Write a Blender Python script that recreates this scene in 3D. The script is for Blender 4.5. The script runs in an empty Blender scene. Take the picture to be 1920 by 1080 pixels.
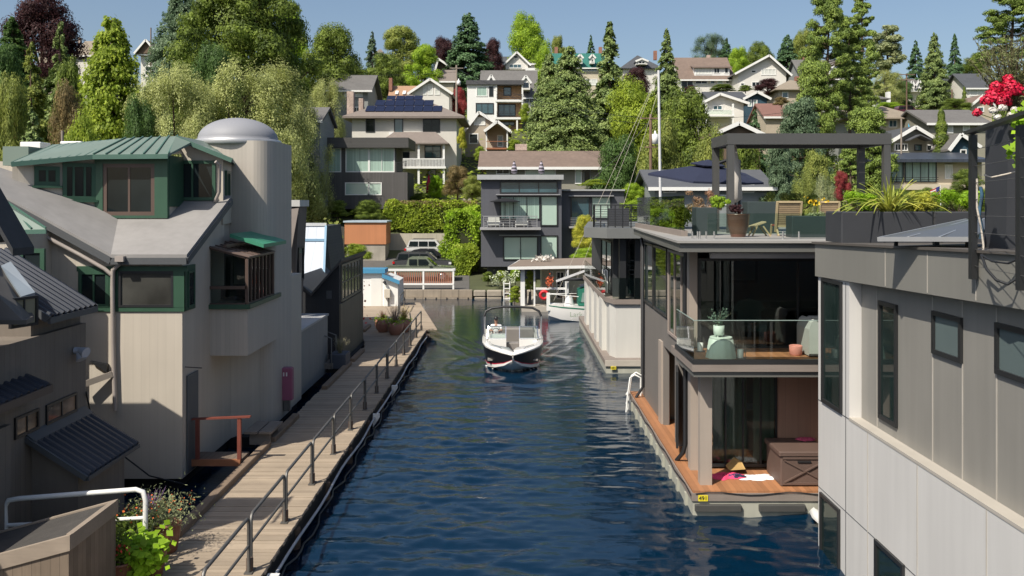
import bpy, bmesh, math, random
import numpy as np
from mathutils import Vector, Matrix
R = math.radians
SC = bpy.context.scene
COL = SC.collection
# ---------------------------------------------------------------- camera, sky, sun, exposure
FOC, HZ, CZ = 1700.0, 380.0, 7.0         # focal length in photo pixels, horizon row, eye height above the water
cam_d = bpy.data.cameras.new('camera'); cam = bpy.data.objects.new('camera', cam_d); COL.objects.link(cam)
cam.location = (0, 0, CZ); cam.rotation_euler = (R(90), 0, 0)
cam_d.sensor_width = 36; cam_d.lens = 36*FOC/1920; cam_d.shift_y = (HZ-540)/1920
cam_d.clip_start = 0.1; cam_d.clip_end = 6000
SC.camera = cam
SUN_EL, SUN_AZ = 49, 40                  # light travels up and to the right of the channel: the sun stands behind the camera on the left
w = bpy.data.worlds.new('World'); SC.world = w; w.use_nodes = True
nt = w.node_tree; bg = nt.nodes['Background']
sky = nt.nodes.new('ShaderNodeTexSky'); sky.sky_type = 'NISHITA'; sky.sun_disc = False
sky.sun_elevation = R(SUN_EL); sky.sun_rotation = R(180+SUN_AZ)
sky.air_density = 1.0; sky.dust_density = 2.2; sky.ozone_density = 1.5; sky.altitude = 0
nt.links.new(sky.outputs[0], bg.inputs[0]); bg.inputs[1].default_value = 0.079
sl = bpy.data.lights.new('sun', 'SUN'); sl.energy = 3.8; sl.angle = R(0.5); sl.color = (1.0, 0.93, 0.82)
sun = bpy.data.objects.new('sun', sl); COL.objects.link(sun)
dirv = Vector((math.sin(R(SUN_AZ))*math.cos(R(SUN_EL)), math.cos(R(SUN_AZ))*math.cos(R(SUN_EL)), -math.sin(R(SUN_EL))))
sun.rotation_euler = dirv.to_track_quat('-Z', 'Y').to_euler(); sun.location = (-40, -40, 60)
SC.view_settings.view_transform = 'Standard'; SC.view_settings.look = 'None'
SC.view_settings.exposure = 0.62; SC.view_settings.gamma = 1
SC.render.engine = 'CYCLES'
SC.cycles.max_bounces = 6; SC.cycles.transparent_max_bounces = 12; SC.cycles.caustics_reflective = False; SC.cycles.caustics_refractive = False
SC.cycles.use_denoising = True

def P(px, py, Z):
    "world point seen at photo pixel px, py at distance Z along the channel"
    return Vector(((px-960)/FOC*Z, Z, CZ-(py-HZ)/FOC*Z))
def X(px, Z): return (px-960)/FOC*Z
def H(py, Z): return CZ-(py-HZ)/FOC*Z

# ---------------------------------------------------------------- materials
MATS = {}
def mk(name, col, rough=.6, metal=0, n=(2.0, .12), s=None, bump=.0, spec=.5, island=0, fine=None, trans=0, streak=0, coat=0):
    """procedural material: n noise (scale, amount); s boards (axis, period, groove share, board variation, groove depth)"""
    if name in MATS: return MATS[name]
    m = bpy.data.materials.new(name); m.use_nodes = True; MATS[name] = m
    t = m.node_tree; N = t.nodes; L = t.links; b = N['Principled BSDF']
    b.inputs['Roughness'].default_value = rough; b.inputs['Metallic'].default_value = metal
    b.inputs['Specular IOR Level'].default_value = spec
    if coat: b.inputs['Coat Weight'].default_value = coat; b.inputs['Coat Roughness'].default_value = .05
    tc = N.new('ShaderNodeTexCoord')
    def math_(op, a, bb=None, c=None):
        q = N.new('ShaderNodeMath'); q.operation = op
        for i, v in enumerate((a, bb, c)):
            if v is None: continue
            if isinstance(v, (int, float)): q.inputs[i].default_value = v
            else: L.new(v, q.inputs[i])
        return q.outputs[0]
    def noise(scale, stretch=None, detail=4):
        q = N.new('ShaderNodeTexNoise'); q.inputs['Scale'].default_value = scale; q.inputs['Detail'].default_value = detail
        if stretch:
            mp = N.new('ShaderNodeMapping'); mp.inputs['Scale'].default_value = stretch
            L.new(tc.outputs['Object'], mp.inputs[0]); L.new(mp.outputs[0], q.inputs[0])
        else: L.new(tc.outputs['Object'], q.inputs[0])
        return q.outputs[0]
    f = math_('MULTIPLY_ADD', math_('SUBTRACT', noise(n[0]), .5), n[1]*3.2, 1.0)
    f2 = math_('MULTIPLY_ADD', math_('SUBTRACT', noise(n[0]*.23, None, 2), .5), n[1]*2.2, 1.0)
    f = math_('MULTIPLY', f, f2)
    if streak:
        f = math_('MULTIPLY', f, math_('MULTIPLY_ADD', math_('SUBTRACT', noise(1.0, (5, 5, .35)), .5), streak*3, 1.0))
    if fine:
        f = math_('MULTIPLY', f, math_('MULTIPLY_ADD', math_('SUBTRACT', noise(1.0, fine[0], 5), .5), fine[1]*3, 1.0))
    groove = None
    if s:
        ax, per, gw, vary, dep = s
        sp = N.new('ShaderNodeSeparateXYZ'); L.new(tc.outputs['Object'], sp.inputs[0])
        if ax == 'h': co = math_('ADD', sp.outputs[0], sp.outputs[1])
        else: co = sp.outputs['xyz'.index(ax)]
        q = math_('DIVIDE', co, per)
        fr = math_('FRACT', q)
        gr = math_('LESS_THAN', fr, gw)
        wn = N.new('ShaderNodeTexWhiteNoise'); wn.noise_dimensions = '1D'; L.new(math_('FLOOR', q), wn.inputs['W'])
        f = math_('MULTIPLY', f, math_('MULTIPLY_ADD', math_('SUBTRACT', wn.outputs[0], .5), vary*2, 1.0))
        f = math_('MULTIPLY', f, math_('MULTIPLY_ADD', gr, -dep, 1.0))
        groove = gr
    if island:
        g = N.new('ShaderNodeNewGeometry')
        f = math_('MULTIPLY', f, math_('MULTIPLY_ADD', math_('SUBTRACT', g.outputs['Random Per Island'], .5), island*2, 1.0))
    mx = N.new('ShaderNodeVectorMath'); mx.operation = 'SCALE'; mx.inputs[0].default_value = col[:3]; L.new(f, mx.inputs['Scale'])
    L.new(mx.outputs[0], b.inputs['Base Color'])
    if bump or groove is not None:
        bp = N.new('ShaderNodeBump'); bp.inputs['Strength'].default_value = max(bump, .3); bp.inputs['Distance'].default_value = .02
        h = noise(n[0]*6)
        if fine: h = noise(1.0, fine[0], 5)
        if groove is not None: h = math_('SUBTRACT', math_('MULTIPLY', h, bump*.6), groove)
        L.new(h, bp.inputs['Height']); L.new(bp.outputs[0], b.inputs['Normal'])
    if trans:
        tr = N.new('ShaderNodeBsdfTranslucent'); L.new(mx.outputs[0], tr.inputs[0])
        ms = N.new('ShaderNodeMixShader'); ms.inputs[0].default_value = trans
        L.new(b.outputs[0], ms.inputs[1]); L.new(tr.outputs[0], ms.inputs[2]); L.new(ms.outputs[0], N['Material Output'].inputs[0])
    return m
LB = 1.75
def leafmat(name, c, c2=None, trans=.45):
    "foliage: hue drifts between two greens over the crown, each leaf a little different"
    if name in MATS: return MATS[name]
    c2 = c2 or (c[0]*.55, c[1]*.62, c[2]*.6)
    m = bpy.data.materials.new(name); m.use_nodes = True; MATS[name] = m
    t = m.node_tree; N = t.nodes; L = t.links; b = N['Principled BSDF']
    b.inputs['Roughness'].default_value = .55; b.inputs['Specular IOR Level'].default_value = .3
    tc = N.new('ShaderNodeTexCoord'); q = N.new('ShaderNodeTexNoise'); q.inputs['Scale'].default_value = .9; q.inputs['Detail'].default_value = 3
    L.new(tc.outputs['Object'], q.inputs[0])
    rp = N.new('ShaderNodeValToRGB'); rp.color_ramp.elements[0].position = .38; rp.color_ramp.elements[1].position = .62
    rp.color_ramp.elements[0].color = (*c2, 1); rp.color_ramp.elements[1].color = (*c, 1); L.new(q.outputs[0], rp.inputs[0])
    g = N.new('ShaderNodeNewGeometry'); mm = N.new('ShaderNodeMath'); mm.operation = 'MULTIPLY_ADD'; mm.inputs[1].default_value = .6; mm.inputs[2].default_value = .70
    L.new(g.outputs['Random Per Island'], mm.inputs[0])
    rp.color_ramp.elements[0].color = tuple(v*LB for v in c2)+(1,); rp.color_ramp.elements[1].color = tuple(min(.8, v*LB) for v in c)+(1,)
    mx = N.new('ShaderNodeVectorMath'); mx.operation = 'SCALE'; L.new(rp.outputs[0], mx.inputs[0]); L.new(mm.outputs[0], mx.inputs['Scale'])
    L.new(mx.outputs[0], b.inputs['Base Color'])
    tr = N.new('ShaderNodeBsdfTranslucent'); L.new(mx.outputs[0], tr.inputs[0])
    ms = N.new('ShaderNodeMixShader'); ms.inputs[0].default_value = trans
    L.new(b.outputs[0], ms.inputs[1]); L.new(tr.outputs[0], ms.inputs[2]); L.new(ms.outputs[0], N['Material Output'].inputs[0])
    return m
UPG = None
def clearglass(name, tint=(.9, .96, .93), refl=.8, keep=.98):
    if name in MATS: return MATS[name]
    m = bpy.data.materials.new(name); m.use_nodes = True; MATS[name] = m
    t = m.node_tree; N = t.nodes; L = t.links; N.remove(N['Principled BSDF'])
    tr = N.new('ShaderNodeBsdfTransparent'); tr.inputs[0].default_value = (tint[0]*keep, tint[1]*keep, tint[2]*keep, 1)
    gl = N.new('ShaderNodeBsdfGlossy'); gl.inputs['Roughness'].default_value = .01
    fr = N.new('ShaderNodeFresnel'); fr.inputs[0].default_value = 1.6
    mu = N.new('ShaderNodeMath'); mu.operation = 'MULTIPLY'; mu.inputs[1].default_value = refl; L.new(fr.outputs[0], mu.inputs[0])
    ms = N.new('ShaderNodeMixShader'); L.new(mu.outputs[0], ms.inputs[0]); L.new(tr.outputs[0], ms.inputs[1]); L.new(gl.outputs[0], ms.inputs[2])
    L.new(ms.outputs[0], N['Material Output'].inputs[0])
    return m
WHITE = mk('white_paint', (.70, .69, .65), .5, n=(1.5, .04), streak=.03)
TRIM = mk('trim_white', (.74, .74, .71), .45, n=(2, .03))
BLACK = mk('black_metal', (.018, .019, .021), .45, n=(4, .1))
DARK = mk('dark_void', (.012, .012, .013), .9)
STEEL = mk('galvanised_steel', (.16, .155, .145), .5, .6, n=(9, .15))
GLASS = mk('window_glass', (.014, .020, .022), .04, n=(.6, .5), spec=.35)
GLASSB = mk('window_glass_sky', (.05, .10, .12), .05, n=(.5, .4), spec=1.0)
CURT = mk('curtained_glass', (.34, .47, .40), .25, n=(.8, .08), s=('x', .16, .4, .16, .14), spec=.8)
BLIND = mk('blind_behind_glass', (.40, .52, .45), .12, n=(.3, .10), spec=.9)
CLEAR = clearglass('clear_glass'); RAILG = clearglass('railing_glass', (.86, .94, .90), .8, .95)
UPG = clearglass('upper_room_glass', (.62,.70,.68), 1.3, .85)
DARKG = clearglass('room_glass', (.80, .86, .84), 1.0, .93)
CONC = mk('concrete', (.34, .31, .26), .9, n=(1.2, .2), bump=.4, streak=.1)
BARK = mk('bark', (.11, .075, .05), .95, n=(3, .3), bump=.8)
DOCKW = mk('weathered_planks', (.33, .265, .195), .85, n=(2.2, .10), island=.16, fine=((1.2, 30, 30), .12), bump=.3)
GREYW = mk('grey_wood', (.20, .175, .15), .85, n=(2, .15), fine=((2, 2, 40), .10))

# ---------------------------------------------------------------- mesh building
class MB:
    def __init__(s): s.v = []; s.f = []; s.sm = []
    def add(s, vs, fs, smooth=False):
        o = len(s.v); s.v += [Vector(v) for v in vs]
        for f in fs: s.f.append([i+o for i in f]); s.sm.append(smooth)
        return s
    def box(s, x0, x1, y0, y1, z0, z1):
        if x0 > x1: x0, x1 = x1, x0
        if y0 > y1: y0, y1 = y1, y0
        if z0 > z1: z0, z1 = z1, z0
        return s.add([(x0,y0,z0),(x1,y0,z0),(x1,y1,z0),(x0,y1,z0),(x0,y0,z1),(x1,y0,z1),(x1,y1,z1),(x0,y1,z1)],
                     [(0,3,2,1),(4,5,6,7),(0,1,5,4),(1,2,6,5),(2,3,7,6),(3,0,4,7)])
    def bbox(s, x0, x1, y0, y1, z0, z1, b=.02):
        "box with chamfered upright and top edges"
        if x0 > x1: x0, x1 = x1, x0
        if y0 > y1: y0, y1 = y1, y0
        def ring(i, z): return [(x0+i,y0+i+b,z),(x0+i+b,y0+i,z),(x1-i-b,y0+i,z),(x1-i,y0+i+b,z),(x1-i,y1-i-b,z),(x1-i-b,y1-i,z),(x0+i+b,y1-i,z),(x0+i,y1-i-b,z)]
        return s.loft([ring(0, z0), ring(0, z1-b), ring(b*.7, z1)])
    def loft(s, rings, closed=True, cap=True, smooth=False):
        n = len(rings[0]); vs = [p for r in rings for p in r]; fs = []
        for k in range(len(rings)-1):
            for i in range(n if closed else n-1):
                j = (i+1) % n; fs.append((k*n+i, k*n+j, (k+1)*n+j, (k+1)*n+i))
        s.add(vs, fs, smooth)
        if cap:
            s.add(rings[0], [tuple(range(n))[::-1]]); s.add(rings[-1], [tuple(range(n))])
        return s
    def prism(s, pts, d):
        "polygon pushed along the vector d"
        d = Vector(d); a = [Vector(p) for p in pts]; return s.loft([a, [p+d for p in a]])
    def slab(s, pts, t):
        "polygon given thickness t downwards"
        return s.prism([Vector(p)-Vector((0,0,t)) for p in pts], (0, 0, t))
    def tube(s, pts, r, n=8, r2=None):
        pts = [Vector(p) for p in pts]; rings = []
        for i, p in enumerate(pts):
            d = (pts[min(i+1, len(pts)-1)]-pts[max(i-1, 0)]).normalized()
            a = d.orthogonal().normalized() if i == 0 else (a - d*a.dot(d)).normalized()
            b = d.cross(a); rr = r if r2 is None else r+(r2-r)*i/(len(pts)-1)
            rings.append([p+(a*math.cos(2*math.pi*k/n)+b*math.sin(2*math.pi*k/n))*rr for k in range(n)])
        return s.loft(rings, smooth=True)
    def lathe(s, c, prof, n=20):
        c = Vector(c); rings = [[c+Vector((r*math.cos(2*math.pi*k/n), r*math.sin(2*math.pi*k/n), z)) for k in range(n)] for r, z in prof]
        return s.loft(rings, smooth=True)
    def bar(s, a, b, wdt, t=None):
        "square bar from a to b"
        a = Vector(a); b = Vector(b); t = t or wdt; d = (b-a).normalized()
        u = d.cross(Vector((0,0,1))); u = Vector((1,0,0)) if u.length < 1e-3 else u.normalized(); v = u.cross(d)
        q = [(-1,-1),(1,-1),(1,1),(-1,1)]
        return s.loft([[p+u*i*wdt/2+v*j*t/2 for i, j in q] for p in (a, b)])
    def build(s, name, mat, parent=None, **tags):
        me = bpy.data.meshes.new(name)
        off = Vector((0,0,0)); p = parent
        while p is not None: off += p.location; p = p.parent
        me.from_pydata([tuple(v-off) for v in s.v], [], s.f)
        me.polygons.foreach_set('use_smooth', s.sm)
        me.materials.append(mat); bm = bmesh.new(); bm.from_mesh(me)
        bmesh.ops.recalc_face_normals(bm, faces=bm.faces) if len(bm.faces) < 60000 else None
        bm.to_mesh(me); bm.free(); me.update()
        o = bpy.data.objects.new(name, me); COL.objects.link(o)
        if parent: o.parent = parent
        for k, v in tags.items(): o[k] = v
        return o
def thing(name, label, cat, loc=(0,0,0), group=None):
    o = bpy.data.objects.new(name, None); COL.objects.link(o); o.location = loc; o.empty_display_size = .2
    o['label'] = label; o['category'] = cat
    if group: o['group'] = group
    return o
def copy_tree(o, parent=None):
    c = o.copy(); COL.objects.link(c)
    if parent: c.parent = parent
    for ch in list(o.children): copy_tree(ch, c)
    return c
def solid(name, mb, mat, label, cat, **k):
    o = mb.build(name, mat); o['label'] = label; o['category'] = cat
    for a, b in k.items(): o[a] = b
    return o
def struct(name, mb, mat):
    o = mb.build(name, mat); o['kind'] = 'structure'; return o
def window(par, a, b, z0, z1, fm=None, gm=None, nx=1, ny=1, fw=.07, pro=.05, name='window', sill=False, gap=.02):
    """a window on an upright wall; a, b = ends of its lower edge (x, y), outside on the right-hand side of a->b turned... front faces the camera side"""
    fm = fm or TRIM; gm = gm or GLASS
    a = Vector((a[0], a[1], 0)); b = Vector((b[0], b[1], 0)); u = (b-a).normalized(); L = (b-a).length; nrm = Vector((u.y, -u.x, 0))
    def bx(m, s0, s1, h0, h1, d0, d1):
        q = [a+u*s0+nrm*d0, a+u*s1+nrm*d0, a+u*s1+nrm*d1, a+u*s0+nrm*d1]
        m.loft([[Vector((p.x, p.y, z0+h0)) for p in q], [Vector((p.x, p.y, z0+h1)) for p in q]])
    h = z1-z0; f = MB()
    bx(f, 0, fw, 0, h, -.03, pro); bx(f, L-fw, L, 0, h, -.03, pro)
    bx(f, fw, L-fw, 0, fw, -.03, pro); bx(f, fw, L-fw, h-fw, h, -.03, pro)
    t = fw*.55
    for i in range(1, nx): s = L*i/nx; bx(f, s-t/2, s+t/2, fw, h-fw, -.03, pro-.008)
    for j in range(1, ny): q = h*j/ny; bx(f, fw, L-fw, q-t/2, q+t/2, -.03, pro-.015)
    if sill: bx(f, -.05, L+.05, -.06, 0, -.03, pro+.05)
    fo = f.build(name, fm, par)
    g = MB(); bx(g, fw*.7, L-fw*.7, fw*.7, h-fw*.7, -.03, gap-.01 if gap < pro else .01); g.build('pane', gm, fo)
    return fo
def text_mesh(txt, size, mat, par, loc, rot, ext=.004, name='lettering'):
    cu = bpy.data.curves.new('lettering', 'FONT'); cu.body = txt; cu.size = size; cu.extrude = ext; cu.align_x = 'CENTER'; cu.align_y = 'CENTER'
    t = bpy.data.objects.new('lettering', cu); me = bpy.data.meshes.new_from_object(t); bpy.data.objects.remove(t)
    me.materials.clear(); me.materials.append(mat)
    o = bpy.data.objects.new(name, me); COL.objects.link(o)
    off = Vector((0,0,0)); p = par
    while p is not None: off += p.location; p = p.parent
    o.parent = par; o.location = Vector(loc)-off; o.rotation_euler = rot
    return o

# ---------------------------------------------------------------- ground, water
HP = [(60, .5), (68, .55), (80, 1.2), (86, 2.1), (88, 4.0), (95, 6.2), (108, 9.5), (125, 14), (140, 18), (170, 24.5), (200, 31), (230, 37), (260, 40), (330, 41), (900, 41)]
def hill(y, x=0):
    y = max(60, y)
    for (a, ha), (b, hb) in zip(HP, HP[1:]):
        if y <= b: return ha+(hb-ha)*(y-a)/(b-a)
    return 41
rng = np.random.default_rng(7); random.seed(7)
EARTH = mk('garden_earth', (.075, .085, .035), .95, n=(.5, .3), bump=.6)
ASPH = mk('asphalt_lot', (.10, .095, .088), .9, n=(1.5, .12), bump=.3)
ys = [66.4, 68, 72, 76, 80, 84, 86.4, 88, 90, 95, 100, 108, 116, 125, 132, 140, 155, 170, 185, 200, 215, 230, 260, 330, 500, 900]
xs = [-900, -400, -200] + list(range(-120, 121, 12)) + [200, 400, 900]
g = MB(); vs = [(x, y, hill(y)+(.25*math.sin(x*.21+y*.13) if y > 92 else 0)) for y in ys for x in xs]
nx_ = len(xs); g.add(vs, [(j*nx_+i, j*nx_+i+1, (j+1)*nx_+i+1, (j+1)*nx_+i) for j in range(len(ys)-1) for i in range(nx_-1)], True)
g.add([(x, 66.4, z) for z in (-3.2, .5) for x in (-900, 900)], [(0, 1, 3, 2)])
g.add([(x, y, -3.2) for y in (-400, 66.4) for x in (-900, 900)], [(0, 1, 3, 2)])
gr = g.build('ground', EARTH); gr['kind'] = 'structure'
lot = MB(); lot.add([(X(px, y), y, hill(y)+.03) for y in (66.8, 68, 74, 80, 85.6) for px in (600, 880)], [(2*i, 2*i+1, 2*i+3, 2*i+2) for i in range(4)]); struct('parking_lot_pavement', lot, ASPH)
# water: fine waves in the channel, a plain sheet around it
def waterheight(x, y):
    h = np.zeros_like(x); calm = np.clip((45-y)/25, .11, 1)*(.75+.35*np.sin(x*.55+y*.21)*np.sin(y*.37-x*.3+1)+.2*np.sin(y*.13+x*.9)); r = np.random.default_rng(3)
    for k in range(46):
        lam = .28*(1.14**(k % 17)); th = r.normal(math.pi/2*.92, .55); ph = r.uniform(0, 6.28)
        amp = .0054*lam**.62
        h += amp*np.sin(2*math.pi/lam*(x*math.cos(th)+y*math.sin(th))+ph+.7*np.sin(.35*x+.21*y+k))
    h *= calm*.8
    # wake of the motorboat
    dy = 39.0-y; ax = np.abs(x-.05)
    for off in (0, .9, 1.8):
        c = .95+(-dy)*.42-off*.9
        h += np.where((-dy > -1) & (-dy < 13), .05*np.exp(-((ax-np.maximum(c, .1))/.30)**2)*np.exp(-np.maximum(-dy, 0)/9), 0)
    bow = np.sqrt((x-.05)**2+(y-38.2)**2)
    h += .03*np.cos((bow-1.2)*3.0)*np.exp(-((bow-2.2)/1.8)**2)
    return h
gx = np.arange(-7.2, 10.4, .085); gy = np.concatenate([np.arange(8, 34, .075), np.arange(34, 66.45, .12)])
XX, YY = np.meshgrid(gx, gy); edge = np.minimum.reduce([(XX-gx[0])/1.0, (gx[-1]-XX)/1.0, (YY-gy[0])/1.0, np.full_like(XX, 1.0)]); ZZ = waterheight(XX, YY)*np.clip(edge, 0, 1)
nX, nY = len(gx), len(gy)
co = np.stack([XX, YY, ZZ], -1).reshape(-1, 3)
idx = np.arange(nX*nY).reshape(nY, nX); fa = np.stack([idx[:-1, :-1], idx[:-1, 1:], idx[1:, 1:], idx[1:, :-1]], -1).reshape(-1, 4)
x0, x1, y0, y1 = gx[0], gx[-1], gy[0], gy[-1]
ext = np.array([(-900,-400,0),(900,-400,0),(900,y0,0),(x1,y0,0),(x0,y0,0),(-900,y0,0),(-900,y1,0),(x0,y1,0),(x1,y1,0),(900,y1,0)], float)
b0 = len(co); fext = [(b0, b0+1, b0+2, b0+5), (b0+5, b0+4, b0+7, b0+6), (b0+3, b0+2, b0+9, b0+8)]
allv = np.concatenate([co, ext]); allf = [tuple(q) for q in fa.tolist()]+fext
me = bpy.data.meshes.new('water'); me.from_pydata(allv.tolist(), [], allf); me.polygons.foreach_set('use_smooth', [True]*len(allf))
WM = bpy.data.materials.new('lake_water'); WM.use_nodes = True; t = WM.node_tree; b = t.nodes['Principled BSDF']
b.inputs['Base Color'].default_value = (.001, .014, .034, 1); b.inputs['Roughness'].default_value = .04; b.inputs['IOR'].default_value = 1.42
b.inputs['Specular IOR Level'].default_value = .62
tc = t.nodes.new('ShaderNodeTexCoord'); prev = None
for sc_, st_, stre in ((1.0, (2.2, 6, 1), .07), (1.0, (8, 18, 1), .045)):
    mp = t.nodes.new('ShaderNodeMapping'); mp.inputs['Scale'].default_value = st_; q = t.nodes.new('ShaderNodeTexNoise'); q.inputs['Scale'].default_value = sc_; q.inputs['Detail'].default_value = 3
    t.links.new(tc.outputs['Object'], mp.inputs[0]); t.links.new(mp.outputs[0], q.inputs[0])
    bp = t.nodes.new('ShaderNodeBump'); bp.inputs['Strength'].default_value = stre*1.4; bp.inputs['Distance'].default_value = .06; t.links.new(q.outputs[0], bp.inputs['Height'])
    if prev: t.links.new(prev.outputs[0], bp.inputs['Normal'])
    prev = bp
t.links.new(prev.outputs[0], b.inputs['Normal'])
me.materials.append(WM); wo = bpy.data.objects.new('water', me); COL.objects.link(wo); wo['kind'] = 'structure'
# ================================================================ LEFT BANK: white houseboat with the round tower
BEIGE = mk('cream_board_siding', (.49, .44, .368), .7, n=(.9, .05), s=('h', .2, .05, .02, .10), streak=.06)
BEIGE2 = mk('cream_tower_boards', (.45,.41,.355), .65, n=(.9, .05), s=('h', .12, .08, .04, .16), streak=.05)
MEMB = mk('roof_membrane', (.25, .24, .23), .8, n=(1.1, .13), streak=.08)
GREENT = mk('green_trim', (.028,.078,.046), .5, n=(2, .1), streak=.1)
GREENR = mk('green_standing_seam_roof', (.155,.205,.172), .55, .0, n=(.8, .1))
SEAM = mk('green_seam', (.06, .13, .10), .5)
BROWNF = mk('brown_window_frame', (.095, .062, .048), .5)
GREYT = mk('dark_grey_fascia', (.075, .08, .085), .6)
wh = thing('houseboat', 'tall cream houseboat with green trim, green metal roofs and a domed round tower', 'houseboat', (-8, 22, 0))
m = MB()
fr = [P(-80, 321, 22), P(210, 482, 22), Vector((-8, 22, H(482, 22))), Vector((-8, 22, .3)), Vector((X(-80, 22), 22, .3))]
bk = [Vector((p.x, 25.2, z)) for p, z in zip(fr, (fr[0].z-.3, 6.5, 6.7, .3, .3))]
m.loft([fr, bk])
m.loft([[(-8,25.2,z),(-8,25.8,z),(-7.2,27.8,z),(-7.2,31,z),(-15,31,z),(-15,25.2,z)] for z in (.3, 4.6)])
m.loft([[(-8.2,25.4,z),(-8.4,27,z),(-8.4,31,z),(-15,31,z),(-15,25.2,z)] for z in (4.6, 8.15)])
m.build('wall', BEIGE, wh)
def patch(mb, tris, t=.1):
    for q in tris: mb.slab(q, t)
# membrane roof: right plane, left plane, with dark fascia under its edge
zf = H(480, 22)+.05
ro = MB(); A = Vector((X(208, 21.8), 21.8, zf)); B = Vector((-7.82, 21.8, zf)); C = Vector((-7.82, 25.3, 7.2)); D = Vector((X(181, 23.7), 25.3, 7.2))
Lf = P(-90, 312, 21.8); Lb = Lf+(D-A)
ro.slab([A, B, C, D], .1); gx1, gy1 = (A.z-Lf.z)/(A.x-Lf.x), (D.z-A.z-(A.z-Lf.z)/(A.x-Lf.x)*(D.x-A.x))/(D.y-A.y)
def onroof(x_, y_): return Vector((x_, y_, A.z+gx1*(x_-A.x)+gy1*(y_-A.y)))
ro.slab([Lf, A, D, onroof(-11.5,24.2), onroof(-12.6,23.3), onroof(Lf.x,22.75)], .1); ro.build('roof_membrane', MEMB, wh)
fa = MB()
for p, q in ((Lf, A), (A, B), (B, C)): fa.bar(p-Vector((0,0,.16)), q-Vector((0,0,.16)), .07, .16)
fa.build('fascia', GREYT, wh)
# dormer: centre bay, left run, right gable room
d = MB(); d.box(X(181,23.8), X(313,23.8), 23.8, 28, 5.9, 8.2)
LA, LB_ = Vector((X(23,22.8),22.8,0)), Vector((X(182,23.82),23.82,0))
d.loft([[(LA.x,LA.y,6.9),(LB_.x,LB_.y,5.9),(LB_.x,28,6),(LA.x,28,6.9)],[(LA.x,LA.y,7.98),(LB_.x,LB_.y,8.15),(LB_.x,28,8.15),(LA.x,28,8.0)]])
rz = 24.95
d.loft([[(-9.1,rz,6.4),(-7.95,rz,6.4),(-7.95,rz,8.2),(-9.1,rz,8.72)],[(-9.1,rz+2.1,6.4),(-8.35,rz+2.1,6.4),(-8.35,rz+2.1,8.2),(-9.1,rz+2.1,8.72)]])
d.build('dormer_wall', BEIGE, wh)
# centre bay trim + brown double doors
dt = MB(); y = 23.8; x0, x1 = X(181,y), X(313,y); zb, zt = H(409, y), H(291, y)
dt.box(x0-.03, X(194,y), y-.05, y+.1, zb, zt); dt.box(X(291,y), x1+.03, y-.05, y+.1, zb, zt); dt.box(X(194,y), X(291,y), y-.05, y+.1, H(307,y), zt); dt.box(X(194,y), X(291,y), y-.05, y+.1, zb, H(404,y))
dt.box(x1-.02, x1+.04, y+.1, y+1.1, zb+.3, zt)
dt.build('corner_trim', GREENT, wh)
window(wh, (X(194,y), y), (X(291,y), y), H(404,y), H(307,y), BROWNF, GLASS, 2, 1, .1, .03, 'balcony_door')
def onwall(px):
    k_ = (px-960)/FOC; t_ = (k_*LA.y-LA.x)/((LB_.x-LA.x)-k_*(LB_.y-LA.y)); q_ = LA.lerp(LB_, t_); return (q_.x, q_.y)
for a, b, t0, t1, n in ((64,112,312,348,2), (117,179,306,375,3)):
    qa, qb = onwall(a), onwall(b); yy = (qa[1]+qb[1])/2; window(wh, qa, qb, H(t1,yy), H(t0,yy), GREENT, GLASS, n, 1, .10, .06, sill=True)
y = rz; window(wh, (X(318,y),y), (X(405,y),y), H(376,y), H(301,y), GREENT, GLASS, 2, 1, .09, .06)
window(wh, (-8.0, 25.3), (-8.12, 26.0), 7.1, 7.9, GREENT, GLASS, 2, 1, .08, .05)
# green metal roofs
gr_ = MB()
E1, E2 = P(175,290,23.5), P(316,289,23.5); R1_, R2_ = P(236,259,25.6), P(333,255,25.6); W0, W1 = P(22,304,22.65), P(100,271,26)
gr_.slab([E1, E2, R2_, R1_], .07); gr_.slab([W0, E1, R1_, W1], .07); gr_.slab([W1, R1_, R2_, R2_+Vector((0,3,-.2)), W1+Vector((0,3,-.2))], .07)
G0 = P(330,254,24.7); G1 = P(436,297,24.7); gr_.slab([G0, G1, Vector((-8.27,27.1,G1.z)), G0+Vector((0,3,0))], .09)
gr_.slab([E2, G1.lerp(G0,.72)+Vector((0,-.02,0)), G0], .06)
gro = gr_.build('metal_roof', GREENR, wh)
sm_ = MB()
for k in range(7):
    t = k/6; sm_.bar(E1.lerp(E2, t)+Vector((0,0,.02)), R1_.lerp(R2_, t)+Vector((0,0,.02)), .03, .04)
for k in range(9): t = k/9; sm_.bar(W0.lerp(E1, t)+Vector((0,0,.0)), W1.lerp(R1_, t)+Vector((0,0,.0)), .02, .02)
for p, q in ((W0,E1),(E1,E2),(G0,G1)): sm_.bar(p-Vector((0,.03,.06)), q-Vector((0,.03,.06)), .06, .12)
sm_.build('seam', SEAM, gro)
pb = MB(); pb.box(X(28,25), X(75,25), 24.4, 27, 8.0, H(277,25)); pb.build('roof_box', GREENR, wh)
hv = MB(); hv.bbox(X(37,27), X(76,27), 27, 27.6, H(280,27), H(266,27)); hv.bbox(X(106,27), X(146,27), 27.2, 27.8, H(276,27), H(264,27)); hv.build('roof_vent', TRIM, wh)
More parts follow.
